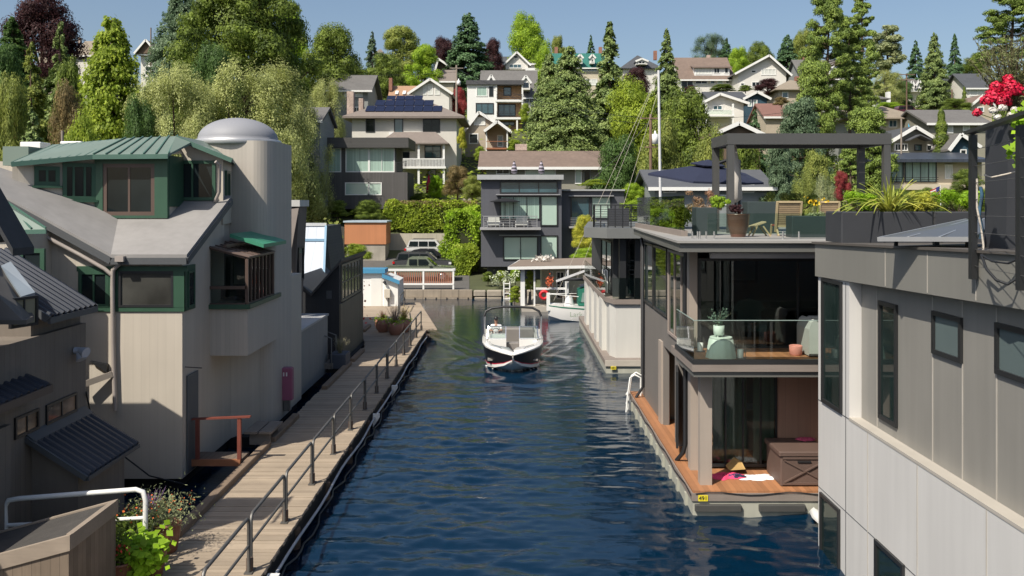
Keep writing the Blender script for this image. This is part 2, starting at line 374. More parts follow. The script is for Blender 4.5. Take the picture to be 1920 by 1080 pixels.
# tower and dome
tw = MB(); tx0, tx1, ty0, ty1 = -9.75, -7.15, 26.95, 29.4
plan = [(tx0,ty1),(tx0,ty0+1.)]+[(tx0+1.-1.*math.cos(R(q)), ty0+1.-1.*math.sin(R(q))) for q in range(15, 91, 15)]+[(tx1-.62+.62*math.sin(R(q)), ty0+.62-.62*math.cos(R(q))) for q in range(0, 91, 9)]+[(tx1,ty1)]
tw.loft([[(px_,py_,z) for px_, py_ in plan] for z in (.3, 8.85)]); tw.build('tower', BEIGE2, wh)
dm = MB(); pr = [(1.25,8.8),(1.25,8.92),(1.2,8.94)]+[(1.2*math.cos(a), 8.94+.68*math.sin(a)) for a in [R(k) for k in range(6, 90, 7)]]+[(.01, 9.62)]
dm.lathe((X(442,28)+.05, 28.1, 0), pr, 48); DOME = mk('dome_acrylic', (.25,.255,.275), .6, n=(1,.06)); dmo = dm.build('dome', DOME, wh)
rg = MB(); rg.lathe((X(442,28)+.05, 28.1, 0), [(1.27,8.76),(1.3,8.8),(1.3,8.9),(1.27,8.93)], 48); rg.build('dome_ring', mk('dome_ring_metal', (.5,.5,.5), .4, .5), dmo)
# front windows with green corner trim
y = 22
gt = MB(); gt.box(X(145,y), X(354,y)-.03, y-.035, y+.05, H(509,y), H(499,y)); gt.box(X(145,y), -7.94, y-.035, y+.05, H(584,y), H(575,y))
gt.box(-8.0, -7.94, y-.03, y+.75, H(584,y), H(499,y)); gt.box(X(326,y), -7.94, y-.04, y+.03, H(576,y), H(508,y)); gt.box(X(205,y), X(223,y), y-.04, y+.03, H(576,y), H(508,y))
gt.build('window_trim', GREENT, wh)
window(wh, (X(148,y),y), (X(205,y),y), H(576,y), H(508,y), GREENT, GLASS, 2, 1, .08, .045)
fw_ = window(wh, (X(223,y),y), (X(326,y),y), H(576,y), H(508,y), BLACK, mk('reflective_glass', (.05,.05,.045), .1, n=(.9,.8), spec=1), 1, 1, .06, .045)
window(wh, (-7.94, 22.2), (-7.94, 22.65), H(576,22.3), H(508,22.3), GREENT, GLASS, 1, 1, .05, .03)
# bay with the greenhouse window
by = MB(); by.box(-8.3, -7.0, 24, 27.3, 2.95, 4.3); by.box(-8.2,-7.3,26.62,27.2,4.3,5.6); by.build('bay', BEIGE2, wh)
gh = MB()
def bars(mb, pts, wd):
    for p, q in pts: mb.bar(p, q, wd)
zl, zr = 5.85, 5.55
x0, x1, y0, y1 = -8.15, -7.02, 24.02, 26.6
bars(gh, [((x0,y0,zl),(x1,y0,zr)),((x1,y0,zr),(x1,y1,zr)),((x1,y0,4.3),(x1,y0,zr)),((x1,y1,4.3),(x1,y1,zr)),((x0,y0,4.3),(x1,y0,4.3)),((x1,y0,4.3),(x1,y1,4.3)),((x0,y0,4.75),(x1,y0,4.75)),((x0,y0,4.3),(x0,y0,zl)),((x0+.55,y0,zl),(x0+.55,y1,zl)) ], .08)
for k in range(1, 7): yy = y0+(y1-y0)*k/7; gh.bar((x1,yy,4.3),(x1,yy,zr), .045)
for k in range(1, 6): yy = y0+(y1-y0)*k/6; gh.bar((x0,yy,zl+.03),(x1+.05,yy,zr+.03), .04, .05)
gho = gh.build('greenhouse_window', BROWNF, wh)
gp = MB(); gp.prism([(x0,y0+.02,4.3),(x1-.02,y0+.02,4.3),(x1-.02,y0+.02,zr),(x0,y0+.02,zl)], (0, .012, 0)); gp.box(x1-.03, x1-.02, y0+.03, y1, 4.3, zr); gp.build('pane', DARKG, gho)
gb = MB(); gb.slab([(x0-.1,y0-.08,zl+.05),(x1+.08,y0-.08,zr+.03),(x1+.08,y1,zr+.03),(x0-.1,y1,zl+.05)], .03); gb.build('greenhouse_roof', mk('brown_roof_sheet', (.17,.12,.10), .5, n=(2,.15)), gho)
gd = MB(); gd.box(x0-.1, x0-.02, y0, y1, 4.3, 5.6); gd.box(-8.1,-7.3,24.9,25.6,4.35,4.7); gd.build('interior_shelf', DARK, gho)
gt = MB(); gt.bar((-8.2,23.93,4.25),(-6.94,23.93,4.25), .06, .12); gt.bar((-6.95,23.95,4.25),(-6.95,27.2,4.25), .06, .12); gt.build('bay_trim', GREENT, wh)
gg = MB(); gg.slab([(-7.75,24.9,6.15),(-6.82,24.9,5.86),(-6.82,27.4,5.86),(-7.75,27.4,6.15)], .1); gg.build('greenhouse_green_roof', mk('bright_green_metal', (.05,.25,.15), .45), wh)
# downpipes, door, bracket, base float
dp = MB(); dp.tube([P(82,436,21.85), P(90,446,21.85), P(150,478,21.85), P(196,504,21.88), P(210,516,21.9)], .05); dp.build('downpipe', mk('downpipe_metal', (.34,.30,.27), .5, n=(3,.1)), wh); dp = MB(); dp.tube([P(232,484,21.85), P(226,493,21.85), P(212,506,21.9), P(211,540,21.9), P(212,640,21.92), P(216,770,21.92)], .055); dp.box(X(220,21.8), X(236,21.8), 21.65, 21.9, H(490,21.8), H(480,21.8)); dp.build('downpipe', mk('downpipe_metal', (.34,.30,.27), .5, n=(3,.1)), wh); dp = MB(); dp.tube([P(404,303,24.5),P(412,310,24.6),P(411,360,24.7),P(403,378,24.8)], .045); dp.build('downpipe', mk('downpipe_metal', (.34,.30,.27), .5, n=(3,.1)), wh)
dr = MB(); dr.box(-7.99, -7.955, 22.25, 23.0, .35, 2.75); dr.build('side_door', mk('grey_door', (.10,.11,.115), .6), wh)
br = MB(); br.bar(P(148,724,21.7), P(211,701,21.9), .1, .14); br.build('bracket', GREYW, wh)
vh = MB(); vh.prism([P(172,676,21.99),P(204,682,21.99),P(204,697,21.99)], (0,-.12,0)); vh.build('black_wedge', BLACK, wh)  # thin black three-cornered block on the front wall
fl = MB(); fl.box(-15,-8.15,22.2,31,-.3,.3); fl.box(-8.2,-7.35,25.9,31,-.3,.3); fl.build('float', DARK, wh)
rp = MB(); rp.tube([(X(347,22),22,H(688,22)),(X(378,22.6),22.6,H(690,22.6))], .012); rp.build('cable', BLACK, wh)
wg = MB(); wg.box(-15, X(72,21.4), 20.9, 22.0, .3, H(436,21.4)); wg.build('wing_wall', BEIGE, wh)
wr = MB(); wr.slab([P(-60,343,21.9), P(0,372,21.9), P(86,430,20.8), P(-60,432,20.8)], .08)
wro = wr.build('wing_roof', GREENR, wh)
ws = MB()
for k in range(6): t = k/5; ws.bar(P(-50,432,20.8).lerp(P(86,430,20.8), t)+Vector((0,0,.03)), P(-60,343,21.9).lerp(P(0,372,21.9), t)+Vector((0,0,.03)), .03, .04)
ws.bar(P(-60,437,20.78), P(87,434,20.78), .06, .1); ws.build('seam', SEAM, wro)
window(wh, (X(36,20.88),20.9), (X(84,20.88),20.9), H(560,20.9), H(466,20.9), GREENT, GLASS, 1, 1, .1, .05)

# ================================================================ dark brown houseboat in front of it
BROWN = mk('brown_board_siding', (.17,.145,.12), .8, n=(1.2,.12), s=('y', .18, .06, .05, .3), streak=.12)
CORR = mk('dark_corrugated_roof', (.030,.036,.050), .5, .2, n=(1.5,.15))
def corrugated(p0, p1, q0, q1, n, amp, th=.04):
    "ribbed metal sheet between eave p0-p1 and upper edge q0-q1, ribs running up the slope"
    mb = MB(); p0, p1, q0, q1 = map(Vector, (p0, p1, q0, q1)); nn = (p1-p0).cross(q0-p0).normalized(); nn = nn if nn.z > 0 else -nn
    prof = [(0,0),(.28,0),(.4,1),(.68,1),(.8,0)]; ts = [((k+a)/n, h) for k in range(n) for a, h in prof]+[(1,0)]
    top = [[a.lerp(b, t)+nn*h*amp for t, h in ts] for a, b in ((p0, p1), (q0, q1))]; bot = [[p-nn*th for p in r] for r in top]
    mb.loft([top[0], top[1]], closed=False, cap=False); mb.loft([bot[0], bot[1]], closed=False, cap=False)
    for r, s_ in ((top[0], bot[0]), (top[1], bot[1])): mb.loft([r, s_], closed=False, cap=False)
    return mb
k = .935; bw = -9.8*k
bh = thing('houseboat', 'dark brown houseboat with ribbed metal roofs and a small lean-to at the left edge', 'houseboat', (bw, 16, 0))
m = MB(); yn, yf = 11.5, 20.85*k
m.box(-15, bw, yn, yf, .3, 4.35*k+.35); m.box(bw, bw+.12, yn, 17.5*k, .3, 3.0); m.build('wall', BROWN, bh)
eN = Vector((-9.55*k, 18.7*k, 7-214/1700*18.7*k)); eF = Vector((-9.55*k, 20.85*k, 7-190/1700*20.85*k)); eF.z = eN.z
ey = Vector((-11.6*k, 0, 6.0)); corrugated(eN, eF, (ey.x, eN.y, ey.z), (ey.x, eF.y, ey.z), 9, .05).build('ribbed_roof', CORR, bh)
cr = MB(); cr.bar(eN-Vector((0,0,.08)), eF-Vector((0,0,.08)), .06, .12); cr.bar(eF-Vector((0,.02,.05)), (ey.x, eF.y-.02, ey.z-.05), .05, .12); cr.bar(eN-Vector((0,.02,.05)), (ey.x, eN.y-.02, ey.z-.05), .05, .14); cr.build('gutter', GREYT, bh)
cb = MB(); cb.loft([[(ey.x-2.5,eN.y,4.0),(eN.x-.35,eN.y,4.0),(eN.x-.35,eN.y,eN.z),(ey.x,eN.y,ey.z-.1),(ey.x-2.5,eN.y,ey.z-.1)],[(ey.x-2.5,eF.y,4.0),(eN.x-.35,eF.y,4.0),(eN.x-.35,eF.y,eN.z),(ey.x,eF.y,ey.z-.1),(ey.x-2.5,eF.y,ey.z-.1)]]); cb.build('upper_wall', BROWN, bh); cb = MB(); cb.prism([P(-80,290,14.65),P(-60,340,14.65),P(-12,455,14.65),P(-66,462,14.65),P(-66,900,14.65),P(-240,900,14.65),P(-240,290,14.65)], (0,.5,0)); cb.build('gable_wall', BROWN, bh)
gb = MB(); q0, q1 = P(24,466,14.6), P(-80,285,14.6); gb.slab([q0, q1, q1+Vector((0,.65,0)), q0+Vector((0,.65,0))], .12); gb.build('gable_roof', mk('dark_shingle', (.03,.032,.035), .8, n=(5,.2)), bh)
# corner dormer with glazed top
zz = 16.9
sd = MB(); sd.slab([P(-60,490,16.4),P(2,500,17.6),P(64,592,17.2),P(50,600,16.2),P(-60,600,15.8)], .08); sd.build('lower_roof', mk('grey_roof_felt', (.11,.10,.09), .8, n=(3,.15)), bh)
sk = MB(); sk.slab([P(2,498,17.6),P(20,490,17.7),P(66,548,17.4),P(40,556,17.2)], .05); sk.build('skylight', mk('skylight_glazing', (.22,.26,.30), .12, n=(1,.2), spec=1), bh)
window(bh, (X(32,17.0), 16.75), (X(64,17.25), 17.35), H(612,17.1), H(556,17.1), BLACK, mk('pale_glass', (.26,.24,.17), .15, n=(1,.3)), 2, 1, .05, .04)
lowN = Vector((-8.85,14.6,0)); lz = 7-338/1700*18.4*k
corrugated((-9.35*k,12.0,lz-.02), (-9.35*k,18.4*k,lz-.02), (-11*k,12.0,lz+.62), (-11*k,18.4*k,lz+.62), 22, .04).build('porch_roof', CORR, bh)
pe = MB(); pe.bar((-9.34*k,12.0,lz-.1), (-9.34*k,18.4*k,lz-.1), .06, .14); pe.bar((-9.36*k,18.38*k,lz-.08), (-11*k,18.38*k,lz+.56), .05, .12); pe.build('porch_fascia', mk('brown_fascia', (.12,.09,.07), .7), bh)
# lean-to
a0 = Vector((-8.56*k,18.27*k,7-512/1700*18.27*k)); a1 = Vector((-8.56*k,20.8*k,a0.z)); b0_ = Vector((bw,18.27*k,7-441/1700*18.27*k)); b1_ = Vector((bw,20.8*k,b0_.z))
corrugated(a0, a1, a0.lerp(b0_, .86), a1.lerp(b1_, .86), 11, .05).build('lean_to_roof', CORR, bh)
lf = MB(); lf.slab([a0.lerp(b0_, .84)+Vector((0,0,.05)), a1.lerp(b1_, .84)+Vector((0,0,.05)), b1_+Vector((0,0,.08)), b0_+Vector((0,0,.08))], .05); lf.bar(a0-Vector((0,.02,.05)), b0_-Vector((0,.02,.02)), .05, .1); lf.bar(a0-Vector((0,0,.06)), a1-Vector((0,0,.06)), .06, .08)
lf.build('lean_to_flashing', GREYT, bh)
lw = MB(); lw.loft([[(bw,18.5*k,.3),(-8.85*k,18.5*k,.3),(-8.85*k,18.5*k,a0.z),(bw,18.5*k,b0_.z-.1)],[(bw,20.7*k,.3),(-8.85*k,20.7*k,.3),(-8.85*k,20.7*k,a0.z),(bw,20.7*k,b0_.z-.1)]]); lw.build('lean_to_wall', BROWN, bh)
for (p, q, t0, t1, n) in ((26,71,771,817,2), (85,142,741,790,2)):
    Za, Zb = 9.8*k*1700/(960-p), 9.8*k*1700/(960-q); zc = 7-((t0+t1)/2-380)/1700*(Za+Zb)/2
    window(bh, (bw, Za), (bw, Zb), zc-.2, zc+.2, BLACK, mk('warm_glass', (.20,.13,.08), .06, n=(1.6,1.2), spec=1), n, 1, .05, .04)
lt = MB(); q = Vector((bw+.02, 18.95, H(658,18.9)))
lt.tube([q, q+Vector((.1,0,.0))], .07, 10)
lt.tube([q+Vector((.08,0,.02)), q+Vector((.27,-.06,-.04))], .05, 12, .12); lt.tube([q+Vector((.08,0,-.02)), q+Vector((.17,-.05,-.18))], .05, 12, .11)
lt.build('floodlight', mk('lamp_casing', (.45,.47,.52), .4), bh)
f = MB(); f.box(-15, bw+.25, 11, 20.3*k+.4, -.3, .3); f.build('float', mk('dark_timber', (.04,.034,.028), .9, n=(3,.2), s=('x', .2, .06, .1, .4)), bh)
cbm = MB(); cbm.tube([Vector((bw+.05,19.4,H(735,19.4))), P(178,815,20.6), P(232,855,20.8), P(280,892,21.2), P(345,908,21.9)], .018); solid('power_cable', cbm, BLACK, 'black power cable sagging from the brown houseboat towards the cream houseboat', 'cable')
# unseen shade caster added outside the frame, built as a neighbouring houseboat
nb = thing('houseboat', 'unseen brown gabled houseboat added as a shade caster outside the left edge', 'houseboat', (-17, 10, 0))
m = MB(); m.prism([(-20,6,.3),(-16.2,6,.3),(-16.2,6,4.6),(-18.1,6,6.2),(-20,6,4.6)], (0,9,0)); m.build('wall', BROWN, nb)
m = MB(); m.slab([(-18.1,5.8,6.35),(-15.9,5.8,4.5),(-15.9,15.2,4.5),(-18.1,15.2,6.35)], .1); m.slab([(-18.1,5.8,6.35),(-20.3,5.8,4.5),(-20.3,15.2,4.5),(-18.1,15.2,6.35)], .1); m.build('roof', CORR, nb)

# ================================================================ white pipe railing, bin, pots, gangways
pr_ = thing('pipe_railing', 'white bent pipe railing standing behind the wooden bin at the lower left', 'railing', (-8.5, 17.3, .3))
m = MB(); y = 16.2
m.tube([P(12,1035,y), P(9,950,y), P(16,938,y), P(35,935,y), P(150,926,y), P(255,918,y), P(268,922,y), P(273,938,y), P(272,1010,y)], .045, 10)
m.tube([P(10,985,y), P(90,981,y), P(272,971,y)], .035, 10); m.build('pipe', TRIM, pr_)
bn = thing('storage_bin', 'weathered wooden storage bin with sloping dark felt lid in the lower left corner', 'bin', (-7.4, 14.3, .45))
BINW = mk('bin_boards', (.19,.145,.105), .85, n=(3,.15), s=('h', .14, .05, .18, .5), fine=((25,25,2),.12)); BINT = mk('bin_edge', (.27,.22,.17), .85, n=(3,.12), fine=((2,25,25),.1))
bx0, bx1, by0, by1 = -8.6, -6.6, 13.5, 15.1
def bz(x): return 2.02+(x+6.6)*.27
m = MB(); m.loft([[(bx0,by0,.45),(bx1,by0,.45),(bx1,by1,.45),(bx0,by1,.45)],[(bx0,by0,bz(bx0)-.1),(bx1,by0,bz(bx1)-.1),(bx1,by1,bz(bx1)-.1),(bx0,by1,bz(bx0)-.1)]]); m.build('box', BINW, bn)
m = MB()
m.loft([[(x,by0-.03,bz(x)-.2),(x,by0+.05,bz(x)-.2),(x,by0+.05,bz(x)+.03),(x,by0-.03,bz(x)+.03)] for x in (bx0,bx1+.03)])
m.loft([[(x,by1-.05,bz(x)-.2),(x,by1+.03,bz(x)-.2),(x,by1+.03,bz(x)+.03),(x,by1-.05,bz(x)+.03)] for x in (bx0,bx1+.03)])
m.box(bx1-.06, bx1+.028, by0+.05, by1-.05, bz(bx1)-.2, bz(bx1)+.03); m.build('lid_frame', BINT, bn)
m = MB(); m.slab([(bx0,by0+.05,bz(bx0)+.005),(bx1-.06,by0+.05,bz(bx1-.06)+.005),(bx1-.06,by1-.05,bz(bx1-.06)+.005),(bx0,by1-.05,bz(bx0)+.005)], .06); m.build('lid', mk('roof_felt', (.055,.05,.045), .9, n=(6,.2), bump=.6), bn)
fd = solid('timber_landing', MB().box(-9.4,-6.72,11.5,17.6,.25,.45), mk('landing_boards', (.13,.105,.08), .9, n=(2,.15), s=('y', .15, .07, .12, .6)), 'dark boarded landing under the wooden bin and pots', 'landing')
RED = mk('dark_red_timber', (.17,.045,.03), .6, n=(3,.15)); ORW = mk('orange_timber', (.32,.13,.06), .7, n=(3,.15))
gw = thing('gangway', 'small gangway with dark red handrail between the dock and the cream houseboat', 'gangway', (-7.4, 22.6, .5))
m = MB(); m.box(-8.0,-6.75,22.6,23.3,.52,.6); m.build('deck', mk('gangway_boards', (.16,.12,.09), .9, n=(2,.1), s=('x', .14, .07, .1, .6)), gw)
m = MB(); m.box(-7.98,-6.75,22.5,22.58,.46,.62); m.build('side_board', ORW, gw)
m = MB(); m.bar((-7.82,22.55,.6),(-7.82,22.55,1.6),.09); m.bar((-6.78,22.55,.6),(-6.78,22.55,1.62),.09); m.bar((-7.95,22.55,1.62),(-6.5,22.55,1.68),.12,.04); m.build('handrail', RED, gw)
bc = thing('bench', 'low two-board bench beside the dock edge in front of the cream houseboat', 'bench', (-6.9, 24.6, .5))
m = MB(); m.box(-7.15,-6.8,24.2,25.4,.82,.88); m.box(-6.76,-6.42,24.2,25.4,.82,.88); m.build('seat', GREYW, bc)
for yy in (24.35, 25.2): MB().box(-7.05,-6.5,yy,yy+.08,.5,.82).build('leg', GREYW, bc)

# ================================================================ the wooden dock
dk = thing('dock', 'long weathered plank dock running along the left side of the channel', 'dock', (-5.5, 14, .5))
m = MB(); y = 11.0; rr = random.Random(4)
while y < 46.2:
    l = -6.65 if y < 41 else -6.65-(y-41)*.2
    m.box(l+rr.uniform(-.03,.03), -4.36+rr.uniform(-.02,.02), y, y+.138, .45+rr.uniform(-.006,.004), .5+rr.uniform(-.006,.004)); y += .15
def edge_(t, a, b): return a+(b-a)*t
while y < 59:
    t = (y-46.2)/12.8; m.box(edge_(t, -7.7, -10.6), edge_(t, -4.4, -6.6)+.6*(t > .02), y, y+.14, .45, .5+rr.uniform(-.006,.004)); y += .152
m.build('deck', DOCKW, dk)
m = MB(); m.box(-4.5,-4.38,11,46.3,.1,.44); m.box(-6.6,-6.48,11,46.3,.1,.44); m.box(-6.4,-4.6,11,46,-.3,.3)
m.prism([(-8.2,46.3,-.3),(-4.6,46.3,-.3),(-6.2,59,-.3),(-10.4,59,-.3)], (0,0,.7)); m.build('stringer', mk('dark_wet_timber', (.022,.02,.018), .8, n=(3,.2)), dk)
y = 12.0
CURB = mk('curb_timber', (.20,.145,.10), .85, n=(2,.2), fine=((30,2,30),.12))
for (c0, c1) in ((17.6,24.2),(24.6,27.4),(31.5,36.4),(37.0,39.6),(45.5,47.5)):
    off = 0 if c0 < 40 else -.95
    MB().bbox(-6.62+off,-6.42+off,c0,c1,.5,.64,.02).build('curb', CURB, dk)
for y in range(12, 46, 3):
    MB().tube([(-4.42,y+.4,-2.8),(-4.42,y+.4,.4)], .13, 10).build('pile', BARK, dk)
# rails: one section, then copies along the edge
def rail_section():
    t = thing('dock_railing', 'grey steel pipe railing section standing on the water edge of the plank dock', 'railing', (-4.62, 0, .5), 'railing sections along the dock edge')
    x = -4.62; L = 2.36
    m = MB(); m.tube([(x,0,.5),(x,0,1.36),(x,.03,1.44),(x,.1,1.48),(x,L-.1,1.48),(x,L-.03,1.44),(x,L,1.36),(x,L,.5)], .032, 8); m.build('hoop', STEEL, t)
    MB().tube([(x,.02,.98),(x,L-.02,.98)], .026, 8).build('mid_rail', STEEL, t)
    for yy in (0, L): MB().box(x-.07,x+.07,yy-.07,yy+.07,.5,.52).build('foot_plate', STEEL, t)
    MB().tube([(x,L+.06,.5),(x,L+.06,.74)], .062, 10).build('socket', mk('rusty_steel', (.13,.09,.07), .8, .3, n=(8,.3)), t)
    return t
r0 = rail_section()
for i in range(14):
    o = r0 if i == 0 else copy_tree(r0)
    o.location.y = 11.05+2.5*i if i < 9 else 11.05+2.5*i+.2
for i, (a, b) in enumerate((((-6.1,46.6),(-5.3,46.9)), ((-5.2,46.9),(-4.6,46.0)))): pass
fr_ = thing('dock_railing', 'angled steel pipe railing beside the white shed at the far end of the dock', 'railing', (-6.4, 50, .5), 'railing sections along the dock edge')
m = MB(); m.tube([(-6.0,47.6,.5),(-6.0,47.6,1.45),(-6.2,50,1.48),(-6.6,53,1.48),(-6.6,53,.5)], .035); m.tube([(-6.6,53.4,.5),(-6.6,53.4,1.48),(-6.75,56.6,1.48),(-6.75,56.6,.5)], .035); m.build('hoop', STEEL, fr_)
m = MB(); m.tube([(-6.02,47.6,1.0),(-6.2,50,1.0),(-6.6,53,1.0)], .028); m.tube([(-6.6,53.4,1.0),(-6.75,56.6,1.0)], .028); m.build('mid_rail', STEEL, fr_)
cd = thing('conduit_pipe', 'pale conduit pipe clipped along the water side of the dock with white brackets', 'pipe', (-4.3, 14, .3))
pts = [(-4.26+.02*math.sin(y_*1.3), y_, .30+.03*math.sin(y_*.9)) for y_ in [11+.9*q for q in range(39)]]
MB().tube(pts, .030, 8).build('pipe', mk('pale_conduit', (.40,.42,.45), .45, n=(5,.1)), cd)
for y in (16.0, 28.2, 32.6):
    MB().prism([(-4.33,y,.42),(-4.12,y,.42),(-4.12,y,.32),(-4.33,y,.0)], (0,.1,0)).build('bracket', TRIM, cd)
MB().tube([(-4.2+.05*math.sin(q*2), 11+q*.5, .12+.08*math.sin(q*.7)) for q in range(60)], .022, 6).build('hose', BLACK, cd)
pd = thing('power_pedestal', 'magenta power pedestal box standing beside the dock in the shade', 'pedestal', (-6.95, 29.2, .5))
q = 28.2; MB().bbox(-7.2,-6.85,q,q+.3,.85,1.85,.03).build('box', mk('magenta_paint', (.30,.09,.16), .5, n=(4,.06)), pd)
MB().box(-7.12,-7.08,q-.012,q,1.6,1.72).box(-7.03,-6.99,q-.012,q,1.6,1.72).build('sticker', TRIM, pd)
MB().box(-7.12,-6.95,q+.06,q+.24,.5,.85).build('post', STEEL, pd)
# ---------------------------------------------------------------- houseboats further along the dock
t = thing('houseboat', 'grey houseboat annex with low projecting wall next to the magenta pedestal', 'houseboat', (-8, 31, 0))
MB().box(-9.5,-7.32,30.2,36,.3,2.72-.2).build('wall', mk('grey_boards', (.24,.24,.23), .7, n=(1,.06), s=('h', .2, .05, .04, .2)), t)
MB().box(-9.6,-7.28,30.15,36.05,2.52,2.6).build('coping', mk('pale_coping', (.36,.36,.36), .6), t)
GREYH = mk('grey_brown_siding', (.15,.125,.105), .8, n=(1,.1), s=('h', .2, .06, .05, .3))
t = thing('houseboat', 'narrow brown-grey steep-roofed houseboat between the round tower and pale blue roof', 'houseboat', (-10, 36, 0))
y = 35; m = MB(); m.loft([[(X(500,y),y,.3),(X(552,y),y,.3),P(552,560,y),P(560,386,y),P(500,386,y)],[(X(500,y),36.4,.3),(X(552,y),36.4,.3),Vector((X(552,y),36.4,P(0,560,y).z)),Vector((X(560,y),36.4,P(0,386,y).z)),Vector((X(500,y),36.4,P(0,386,y).z))]]); m.build('wall', GREYH, t)
m = MB(); m.slab([P(500,375,y-.1),P(562,375,y-.1),P(562,375,y-.1)+Vector((0,1.6,0)),P(500,375,y-.1)+Vector((0,1.6,0))], .25); m.build('roof', mk('pale_cap', (.5,.5,.48), .6), t)
window(t, (X(556,35),35.2), (X(556,35),36.1), H(520,37), H(460,37), BLACK, GLASS, 1, 1, .06, .05)
m = MB(); m.slab([P(520,395,y-.15),P(560,390,y-.15),P(538,515,y-1.0),P(510,515,y-1.0)], .1); m.build('steep_roof', mk('brown_roof_skin', (.13,.105,.09), .6), t)
LBLUE = mk('pale_blue_roof', (.46,.50,.56), .45, n=(1,.05), s=('x', .42, .05, .05, .22)); LBT = mk('light_blue_trim', (.22,.36,.48), .5)
t = thing('houseboat', 'small houseboat with pale blue metal roof and blue trim behind the black-walled houseboat', 'houseboat', (-9.5, 42, 0))
y = 44; m = MB(); m.prism([P(560,424,y+.3),P(610,424,y+.3),P(622,520,y+.3),P(622,640,y+.3),P(560,640,y+.3)], (0,4,0)); m.build('wall', mk('dark_olive_wall', (.07,.075,.07), .8, s=('z', .15,.08,.1,.3)), t)
m = MB(); m.slab([P(553,418,y+.1),P(612,418,y+.1),P(612,418,y+4),P(553,418,y+4)], .15); m.build('flat_roof', mk('flat_roof_pale', (.55,.56,.56), .6), t)
m = MB(); m.slab([P(556,424,y+.15),P(609,424,y+.15),P(609,449,y-.1),P(556,449,y-.1)], .06); m.slab([P(556,452,y-.12),P(609,452,y-.12),P(606,520,y-1.6),P(556,520,y-1.6)], .06); rfo = m.build('roof', LBLUE, t)
m = MB(); m.bar(P(555,450,y-.13), P(611,450,y-.13), .1, .12); m.bar(P(555,521,y-1.6), P(608,521,y-1.6), .1, .12); m.bar(P(611,424,y+.1), P(607,521,y-1.6), .1, .12); m.build('trim', LBT, rfo)
m = MB(); m.prism([P(557,525,y-1.4),P(604,525,y-1.4),P(585,548,y-1.4)], (0,1.2,0)); m.build('gable_board', WHITE, t)
BLK = mk('black_shed_siding', (.022,.023,.026), .7, n=(1,.1), s=('x', .2, .06, .05, .3)); TAN = mk('tan_side_siding', (.16,.14,.10), .7, n=(1,.08), s=('y', .25,.05,.05,.2))
t = thing('houseboat', 'black-walled houseboat with V-shaped roofline and a row of tall side windows beside the dock', 'houseboat', (-8.5, 37, 0))
y = 37.5; m = MB(); pf = [P(555,700,y),P(636,690,y),P(636,492,y),P(583,553,y),P(560,530,y),P(555,530,y)]; m.prism(pf, (0,6,0)); m.build('wall', BLK, t)
xw_ = X(636,y); m = MB(); m.box(xw_,xw_+.06,y+.02,y+5.6,.4,2.8); m.build('side_wall', TAN, t)
window(t, (xw_, y+.4), (xw_, y+5.2), 2.85, H(497,y), mk('tan_frame', (.22,.19,.13), .6), mk('yellowish_glass', (.10,.11,.08), .1, n=(1,.5), spec=1), 6, 2, .09, .05)
m = MB(); m.slab([P(583,550,y-.2),P(640,485,y-.2),P(640,485,y-.2)+Vector((0,6.4,0)),P(583,550,y-.2)+Vector((0,6.4,0))], .12); m.slab([P(583,550,y-.2),P(550,520,y-.2),P(550,520,y-.2)+Vector((0,6.4,0)),P(583,550,y-.2)+Vector((0,6.4,0))], .12); m.build('roof', mk('dark_roof_edge', (.05,.05,.05), .6), t)
m = MB(); m.box(X(612,y),X(622,y),y-.02,y,H(560,y),H(545,y)); m.build('vent', GREYT, t)
MB().box(-9.2,-6.9,y-.2,y+6,-.3,.4).build('float', DARK, t)
t = thing('fence', 'dark brown board fence beside the dock near the glazed clay pots', 'fence', (-6.9, 40, .5))
m = MB(); m.prism([(-7.15,38.8,.4),(-7.6,44.2,.4),(-7.6,44.2,1.65),(-7.15,38.8,1.55)], (-.07,0,0)); m.build('panel', mk('fence_boards', (.05,.03,.022), .8, n=(2,.2), s=('y', .15,.08,.2,.4)), t)
m = MB(); m.bar((-7.15,38.75,1.58),(-7.6,44.3,1.68), .12, .05); m.build('top_rail', mk('fence_cap', (.06,.04,.03), .8), t)
t = thing('steps', 'dark timber steps with thin metal handrail between the grey annex and black houseboat', 'steps', (-7.4, 33.5, .5))
for i in range(3): MB().box(-7.0-.35*(i+1),-7.0-.35*i,36.3-.9,36.3,.5,.5+.22*(i+1)).build('step', GREYW, t)
m = MB(); m.tube([(-7.05,36.3,.5),(-7.05,36.3,1.7),(-8.1,36.3,2.1),(-8.1,36.3,.8)], .025); m.tube([(-7.05,35.4,.5),(-7.05,35.4,1.7),(-8.1,35.4,2.1)], .025); m.build('handrail', STEEL, t)

# white shed with blue trim
BLUET = mk('blue_trim', (.06,.24,.40), .5, n=(2,.08))
t = thing('shed', 'white shed with bright blue roof trim at the far end of the dock', 'shed', (-8.5, 57, .5)); y = 57
m = MB(); m.box(X(668,y),X(720,y),y,y+1.5,.45,H(511,y)); m.prism([P(655,576,y+.3),P(668,576,y+.3),P(668,528,y+.3),P(655,534,y+.3)], (0,3,0)); m.prism([P(720,576,y-.1),P(746,580,y-.1),P(746,528,y-.1),P(720,518,y-.1)], (0,3,0)); m.build('wall', TRIM, t)
m = MB(); m.box(X(662,y),X(723,y),y-.25,y+1.2,H(512,y),H(504,y)); m.slab([P(716,513,y-.4),P(749,526,y-.4),P(749,526,y+1.3),P(716,513,y+1.3)], .25); m.slab([P(652,534,y-.1),P(668,524,y-.1),P(668,524,y+3),P(652,534,y+3)], .22); m.build('roof', BLUET, t)
m = MB(); m.box(X(696,y),X(716,y),y-.03,y,.5,H(522,y)); m.build('door', WHITE, t)
